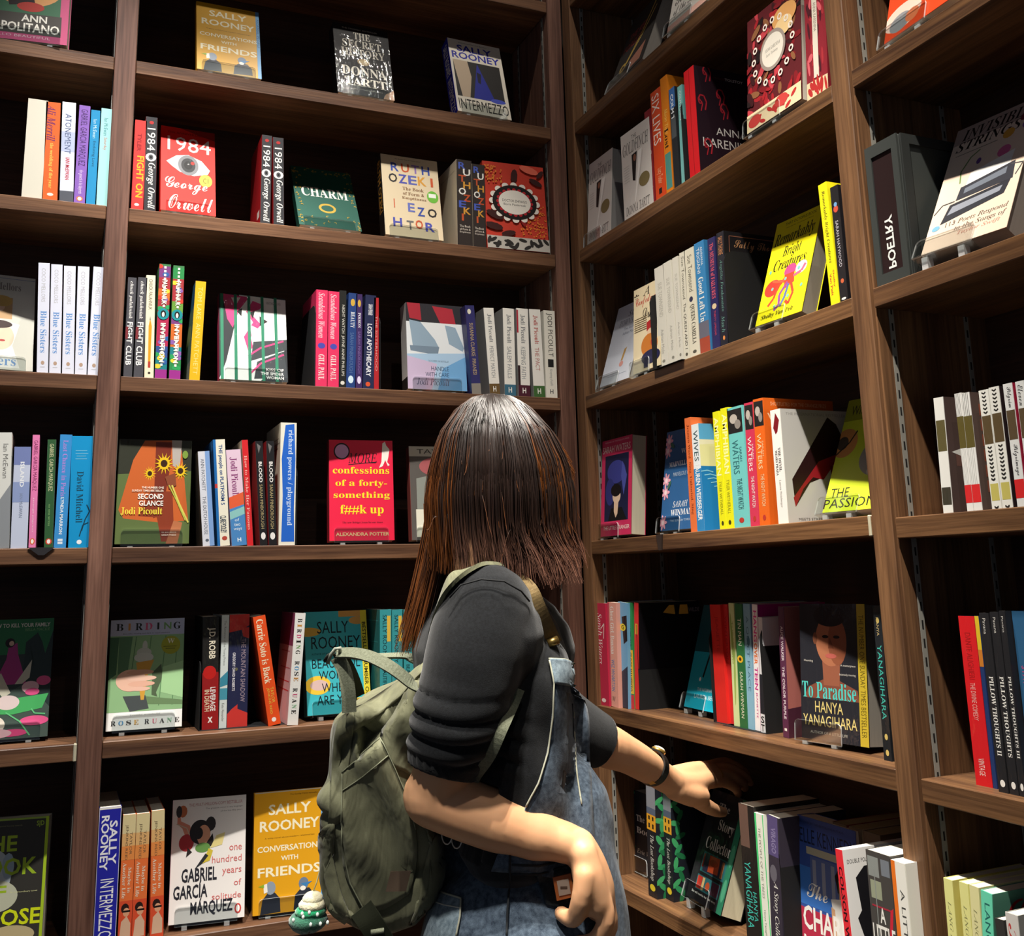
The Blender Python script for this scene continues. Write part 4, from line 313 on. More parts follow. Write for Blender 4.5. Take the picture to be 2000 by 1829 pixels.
('F','A',4,.0832,.0583,-.2459,.1274,.1915,.022,.1579,-.0478,1,'8fb884','8fb884','e6e0cf',0,[["r","b9bfd8",0,0,1,.15],["r","f3f3ee",0,.84,1,1],["t","B","s","1a1a1a",.07,.035,.17,.1],["t","I","b","c98a3a",.2,.035,.3,.1],["t","R","s","1a1a1a",.33,.035,.43,.1],["t","D","s","d0507c",.46,.035,.56,.1],["t","I","b","1a1a1a",.59,.035,.69,.1],["t","N","b","6fa05f",.72,.035,.82,.1],["t","G","s","1a1a1a",.85,.035,.95,.1],["t","Beautiful, moving and dark in equal measure","n","55586a",.17,.125,.8,.14],["r","8fb884",.0,.16,1,.84],["p","3f6b4a",[[0,.16],[.12,.16],[.1,.5],[0,.55]]],["p","55805a",[[.12,.16],[.3,.16],[.25,.5],[.12,.5]]],["l","3f6b45",.6,[[.35,.16],[.3,.5]]],["l","5f8a5c",.8,[[.55,.16],[.5,.6]]],["l","5f8a5c",.8,[[.75,.16],[.68,.8]]],["l","5f8a5c",.8,[[.9,.3],[.86,.8]]],["p","55664a",[[.58,.5],[.7,.42],[.72,.55],[.64,.68],[.66,.72],[.58,.7]]],["p","a9d49a",[[.72,.45],[1,.4],[1,.74],[.7,.68]]],["p","6d8a5f",[[.4,.7],[1,.76],[1,.8],[.5,.78]]],["p","4a5050",[[.2,.7],[.5,.7],[.55,.82],[.3,.84]]],["e","c9cfc4",.47,.25,.035,.05],["e","c3cabf",.46,.31,.1,.045],["e","ccd2c8",.46,.355,.13,.045],["p","d6a13e",[[.36,.4],[.6,.38],[.52,.52],[.48,.74],[.44,.74]]],["e","edbfa6",.3,.56,.2,.1],["e","e5ae94",.42,.49,.18,.025],["e","f0c4ae",.44,.545,.2,.025],["e","e9b59c",.44,.595,.18,.025],["e","eec0aa",.42,.64,.14,.02],["e","a3a82a",.82,.25,.13,.085],["t","W","s","f2f0da",.77,.19,.87,.235],["r","55581a",.72,.26,.9,.265],["r","55581a",.75,.28,.88,.285],["t","Truthful wonderful","n","8c8c8a",.3,.865,.7,.875],["t","R","s","1a1a1a",.06,.915,.125,.955],["t","O","s","5aa0d0",.16,.915,.225,.955],["t","S","s","3a3a3a",.26,.915,.325,.955],["t","E","s","dfa84a",.36,.915,.425,.955],["t","R","s","3a3a3a",.5,.915,.565,.955],["t","U","s","e0708c",.6,.915,.665,.955],["t","A","s","3a3a3a",.7,.915,.765,.955],["t","N","s","8fc09a",.8,.915,.865,.955],["t","E","s","1a1a1a",.9,.915,.965,.955]],[],'white and green cover with an ice cream cone'),
('S','A',4,.245,.0486,-.2554,.128,.1999,.0288,-.0216,'1d1b1a','1d1b1a','e6e0cf',1,[["p","9c1c1e",[[0,.5],[1,.5],[1,1],[0,1]]],["e","c8201c",.45,.5,.4,.06],["v","J.D. ROBB","b","f1e8cf",.28,.1,.8,.38],["v","LEVERAGE","b","f4efe8",.5,.63,.82,.84],["v","IN DEATH","b","e8d2b0",.15,.65,.45,.84],["t","x","b","f4efe8",.35,.89,.65,.94]],[],'thick black-and-red spine with pale capitals'),
('S','A',4,.2754,.0524,-.2554,.128,.2017,.0134,0,'dbe4e0','dbe4e0','e6e0cf',1,[["v","The Romance of the Young Prince","n","8a8f8c",.25,.05,.65,.45],["p","3f8fa8",[[0,.56],[1,.5],[1,.62],[0,.64]]],["r","4a9ab0",0,.65,1,.75],["v","Kate Alexander","n","8a8f8c",.3,.78,.65,.94]],[],'thin white and teal spine'),
('S','A',4,.2899,.0543,-.2554,.128,.2019,.0363,0,'262a4c','262a4c','e6e0cf',1,[["p","d23a34",[[0,0],[1,0],[1,.1],[.6,.14],[0,.16]]],["p","d23a34",[[.6,.12],[1,.12],[1,.22],[.7,.2]]],["v","THE MOUNTAIN SHADOW","n","b09ca8",.62,.22,.85,.78],["v","GREGORY DAVID ROBERTS","b","e6e4ea",.2,.34,.34,.68],["p","d23a34",[[.0,.88],[.2,.84],[.5,.8],[.5,.84],[1,.88],[1,1],[0,1]]],["e","6b6a50",.4,.49,.07,.015]],[],'wide navy spine with red top and foot'),
('S','A',4,.3611,.0305,-.2554,.128,.199,.0229,-.1652,'e8521f','e8521f','e6e0cf',1,[["v","Carrie Soto is Back","s","f7ecc9",.2,.03,.75,.62],["v","TAYLOR","n","e9c04a",.55,.66,.8,.8],["v","JENKINS REID","n","e9c04a",.25,.66,.48,.9],["e","f4efe8",.5,.95,.18,.02]],[],'orange-red spine leaning left'),
('S','A',4,.3928,.018,-.2554,.128,.2011,.0198,.058,'e9e8e2','d8b9b8','e6e0cf',1,[["v","B","s","1a1a1a",.3,.05,.72,.085],["v","I","s","c98a3a",.3,.098,.72,.133],["v","R","s","1a1a1a",.3,.146,.72,.181],["v","D","s","d0507c",.3,.194,.72,.229],["v","I","s","1a1a1a",.3,.242,.72,.277],["v","N","s","6fa05f",.3,.29,.72,.325],["v","G","s","1a1a1a",.3,.338,.72,.373],["v","R","s","3a3a3a",.3,.434,.72,.469],["v","O","s","5aa0d0",.3,.482,.72,.517],["v","S","s","3a3a3a",.3,.53,.72,.565],["v","E","s","c98a3a",.3,.578,.72,.613],["v","R","s","3a3a3a",.3,.674,.72,.709],["v","U","s","d0507c",.3,.722,.72,.757],["v","A","s","1a1a1a",.3,.77,.72,.805],["v","N","s","8fc09a",.3,.818,.72,.853],["v","E","s","1a1a1a",.3,.866,.72,.901]],[["r","8f3a5a",0,0,1,.3],["r","b76a70",.2,.35,.8,.36],["r","b76a70",.2,.5,.9,.51],["r","c8474c",.1,.62,.9,.63],["r","c8474c",.1,.7,.9,.71]],'white spine spelled in multicoloured letters'),
('F','A',4,.4355,.0453,-.2443,.1252,.1935,.025,.2047,.028,1,'2a5a60','3fb3bd','e6e0cf',1,[["e","d9b04a",.06,.2,.2,.045],["r","d9a052",.55,.0,.95,.06],["e","d9a052",.85,.1,.14,.04],["e","7c4a2a",.93,.42,.1,.045],["e","efc63e",.18,.72,.2,.09],["e","d8b8b0",.2,.72,.14,.05],["e","efc63e",.85,.93,.25,.07],["t","SALLY","n","15232a",.2,.1,.7,.22],["t","ROONEY","n","15232a",.1,.25,.88,.37],["t","AUTHOR OF NORMAL PEOPLE","n","20464c",.1,.41,.6,.43],["t","BEAUTIFUL","n","15232a",.1,.47,.86,.56],["t","WORLD,","n","15232a",.2,.585,.76,.68],["t","WHERE","n","15232a",.24,.705,.72,.79],["t","ARE YOU","n","15232a",.16,.82,.78,.91],["r","e6d23a",.9,0,1,1],["v","BESTSELLER NUMBER ONE","b","3a3510",.92,.12,.98,.9]],[],'turquoise cover with yellow cloud shapes behind the backpack handle'),
('S','A',4,.5676,.015,-.2554,.128,.202,.0232,0,'3a9ba0','1f6a68','e6e0cf',1,P7,P8,'leftmost of the four teal spines behind the backpack'),
('S','A',4,.5918,.015,-.2554,.128,.2011,.0214,0,'3a9ba0','1f6a68','e6e0cf',1,P7,P8,'second of the four teal spines behind the backpack'),
('S','A',4,.6153,.015,-.2554,.128,.2003,.0205,0,'3a9ba0','1f6a68','e6e0cf',1,P7,P8,'third of the four teal spines behind the backpack'),
('S','A',4,.642,.015,-.2554,.128,.1993,.0239,0,'3a9ba0','1f6a68','e6e0cf',1,P7,P8,'rightmost of the four teal spines behind the backpack'),
('F','A',5,-.117,.0659,-.5805,.1186,.2065,.028,.0287,-.1932,0,'9dbb4a','3a3833','e6e0cf',0,[["t","winner of several literary awards","n","8a8a60",.2,.05,.65,.065],["t","S|D","b","a8c83a",.84,.03,.94,.08],["t","THE","b","a5c32e",.05,.13,.6,.25],["e","b9c4c8",.25,.42,.3,.2],["e","9fb2c0",.5,.36,.08,.1],["t","BOOK","b","a5c32e",.05,.3,.88,.43],["e","c9cbb0",.35,.58,.3,.12],["t","OF","b","a5c32e",.05,.5,.5,.6],["t","An extraordinary novel","n","e6e6a8",.55,.55,.9,.565],["t","GOOSE","b","e3f01e",.0,.68,.96,.8],["e","c9b98c",.6,.87,.3,.07],["t","YIYUN LI","b","c8e01e",.1,.9,.9,.99],["r","9dbb4a",0,0,1,.015],["r","b7d62e",.96,0,1,1]],[],'dark cover with lime green lettering at bottom left corner'),
('S','A',5,.0777,.012,-.5813,.15,.2178,.035,0,'2527a0','2527a0','e6e0cf',0,[["r","f4f1ea",0,0,1,.015],["r","dcdcf0",0,0,.025,1],["r","dcdcf0",.975,0,1,1],["v","SALLY","b","efeff4",.5,.1,.86,.42],["v","ROONEY","b","efeff4",.12,.06,.48,.46],["v","INTERMEZZO","n","efeff4",.2,.52,.8,.94]],[],'broad royal blue spine with white capitals at bottom left'),
('S','A',5,.1164,.02,-.5813,.128,.2008,.0211,0,'e8733a','e8733a','e6e0cf',1,P9,[],'left of three cream-to-orange spines with a face at the foot'),
('S','A',5,.1383,.02,-.5813,.128,.2004,.0217,0,'e8733a','e8733a','e6e0cf',1,P9,[],'middle of three cream-to-orange spines with a face at the foot'),
('S','A',5,.1678,.02,-.5813,.128,.2025,.0215,-.0272,'e8733a','e8733a','e6e0cf',1,P9,[],'right of three cream-to-orange spines with a face at the foot'),
('F','A',5,.1978,.035,-.5698,.1269,.199,.03,.1842,-.1177,1,'d9b8bd','e2dcd6','e6e0cf',0,[["t","THE MULTI-MILLION-COPY BESTSELLER","n","b06a68",.22,.04,.95,.065],["t","The greatest novel in any language","n","6a6662",.45,.085,.95,.1],["t","of the last fifty years","n","6a6662",.65,.115,.95,.13],["p","c9826a",[[.07,.14],[.1,.1],[.12,.18],[.24,.22],[.3,.34],[.24,.4],[.14,.24],[.07,.2]]],["e","b5653a",.14,.1,.06,.05],["e","2f2a28",.09,.1,.04,.05],["e","a32c30",.2,.36,.1,.07],["p","2a2220",[[.22,.4],[.28,.44],[.2,.48]]],["e","1f1b1b",.38,.28,.14,.1],["e","26201f",.52,.22,.07,.06],["e","c88f70",.43,.31,.09,.085],["e","1f1b1b",.36,.29,.06,.05],["p","26201f",[[.44,.4],[.55,.3],[.57,.38],[.5,.42]]],["e","5f8a44",.42,.41,.1,.04],["p","d9c884",[[.52,.42],[.6,.32],[.72,.3],[.68,.4]]],["p","c9b23a",[[.42,.54],[.5,.42],[.56,.44],[.52,.52]]],["p","26282a",[[.32,.58],[.46,.46],[.5,.48],[.42,.54]]],["l","b8b09a",.8,[[.06,.2],[.2,.24],[.24,.3]]],["t","one","n","cc6a66",.78,.415,.95,.455],["t","hundred","n","cc6a66",.55,.49,.95,.545],["t","years","n","cc6a66",.69,.6,.95,.655],["t","of","n","cc6a66",.85,.69,.95,.74],["t","solitude","n","cc6a66",.56,.79,.95,.84],["t","GABRIEL","b","23222a",.15,.57,.62,.68],["t","GARCÍA","b","23222a",.05,.675,.5,.81],["t","MÁRQUEZ","b","23222a",.28,.815,.84,.955],["e","c23a36",.91,.925,.045,.04],["e","f4efe8",.91,.925,.025,.028]],[],'white cover with painted head and bird in the bottom row'),
('F','A',5,.3397,.0295,-.5739,.1268,.2014,.022,.0639,-.081,1,'e0a019','e0a019','e6e0cf',0,P0,[],'yellow paperback with two hooded figures beside the plush charm'),
('F','B',0,-1.7874,.0185,1.0224,.1521,.1944,.03,.3751,-.0444,1,'2c2a28','2c2a28','9a948c',0,[["t","THE KEY","n","a33a3a",.15,.3,.7,.4],["t","FOREST","n","a33a3a",.1,.45,.6,.55],["e","b59645",.3,.82,.1,.06],["e","2c2a28",.3,.82,.05,.03],["l","b59645",3,[[.38,.78],[.6,.5],[.75,.1]]],["l","d0b060",2,[[.4,.8],[.66,.52],[.85,.2]]],["p","9c6a58",[[.5,.82],[.9,.7],[.9,.95],[.6,.95]]]],[],'dark cover with golden scissors leaning back at top right'),
('F','B',0,-1.5305,.0065,1.0186,.1279,.2098,.03,.2419,.0367,1,'dcd6cc','dcd6cc','e6e0cf',0,[["t","THE","c","3a3636",.15,.5,.4,.6],["t","Rules","c","3a3636",.1,.62,.7,.74],["t","of the Summer","c","3a3636",.1,.76,.9,.88],["e","c05a5c",.3,.45,.1,.04],["p","2c2a2c",[[.3,.48],[.6,.45],[.5,.55]]],["r","e9b8a8",0,.93,1,1],["e","c84a5a",.6,.42,.12,.05]],[],'white and pink cover in a clear holder, cut off at top'),
('F','B',1,-1.9044,.0139,.7129,.1029,.1891,.045,.0725,.0261,1,'d8d2cb','d8d2cb','9a9896',0,P10,[],'smaller grey-white cover with torn paper hole nearest the corner post'),
('F','B',1,-1.7173,.0016,.7037,.1052,.1807,.045,0,.046,0,'d8d2cb','d8d2cb','e6e0cf',1,P10,[],'larger grey-white cover with torn paper hole beside the red spine'),
('S','B',1,-1.6303,.008,.7037,.128,.1967,.0222,0,'8a1f28','8a1f28','e6e0cf',1,[["v","ALISON WEIR","n","e8c9c4",.35,.1,.7,.28],["v","Queens","q","f0e2dc",.2,.42,.85,.7],["e","f0e2dc",.5,.82,.3,.02]],[],'slim dark red spine beside the tall orange-red one'),
('S','B',1,-1.6043,.008,.7037,.128,.2246,.035,0,'d84c22','d84c22','e6e0cf',1,[["v","SIX LIVES","n","f6e6dc",.1,.04,.85,.5],["v","Lucy Tudor","n","f2b48c",.2,.72,.8,.86],["r","2a1c1a",.35,.9,.65,.95]],[],'tall orange-red spine with white capitals'),
('S','B',1,-1.5667,.008,.7037,.14,.2373,.0235,0,'e0821c','e0821c','e6e0cf',0,[["v","Moon Tiger","i","f7cf6a",.2,.28,.8,.5],["v","Lost","s","35200f",.2,.45,.8,.62],["r","4f8f86",.1,.66,.95,.96]],[],'amber orange spine behind the black and blue one'),
('S','B',1,-1.5385,.008,.7037,.128,.2015,.0196,0,'22262a','22262a','e6e0cf',1,[["r","3a6aa8",0,0,1,.2],["v","COLM TOIBIN","b","e6ebf0",.2,.06,.7,.5],["r","4a5054",.1,.3,.9,.5]],[],'blue-topped black spine right of the amber one'),
('S','B',1,-1.514,.008,.7037,.128,.1931,.015,.0256,'72b0ae','72b0ae','e6e0cf',1,[["v","COLM TOIBIN","n","e6f0f0",.3,.05,.7,.35]],[],'pale teal spine tucked behind the black bookend'),
('S','B',1,-1.4855,.008,.7037,.135,.2117,.0328,0,'c81a22','25121e','e6e0cf',1,[["l","8f1218",.8,[[.5,.0],[.45,.5],[.5,1]]]],[["t","VINTAGE","n","6a1f2a",.3,.075,.5,.095],["t","TOLSTOY","b","d9d3cf",.5,.07,.8,.095],["t","ANNA","n","e6e2de",.3,.55,.8,.62],["t","KARENINA","n","e6e2de",.08,.66,.92,.74],["l","b02634",1.6,[[.19,.05],[.197,.059],[.185,.073],[.157,.065],[.147,.029],[.177,-.009],[.236,-.006],[.274,.051],[.248,.126]]],["l","b02634",1.2,[[.15,.02],[.21,.07],[.18,.14]]],["l","b02634",1.6,[[.09,.33],[.097,.339],[.085,.353],[.057,.345],[.047,.309],[.077,.271],[.136,.274],[.174,.331],[.148,.406]]],["l","b02634",1.2,[[.05,.3],[.11,.35],[.08,.42]]],["l","b02634",1.6,[[.44,.38],[.447,.389],[.435,.403],[.407,.395],[.397,.359],[.427,.321],[.486,.324],[.524,.381],[.498,.456]]],["l","b02634",1.2,[[.4,.35],[.46,.4],[.43,.47]]],["l","b02634",1.6,[[.14,.73],[.147,.739],[.135,.753],[.107,.745],[.097,.709],[.127,.671],[.186,.674],[.224,.731],[.198,.806]]],["l","b02634",1.2,[[.1,.7],[.16,.75],[.13,.82]]],["l","b02634",1.6,[[.39,.25],[.397,.259],[.385,.273],[.357,.265],[.347,.229],[.377,.191],[.436,.194],[.474,.251],[.448,.326]]],["l","b02634",1.2,[[.35,.22],[.41,.27],[.38,.34]]]],'glossy red spine with dark floral front cover beside the bookend'),
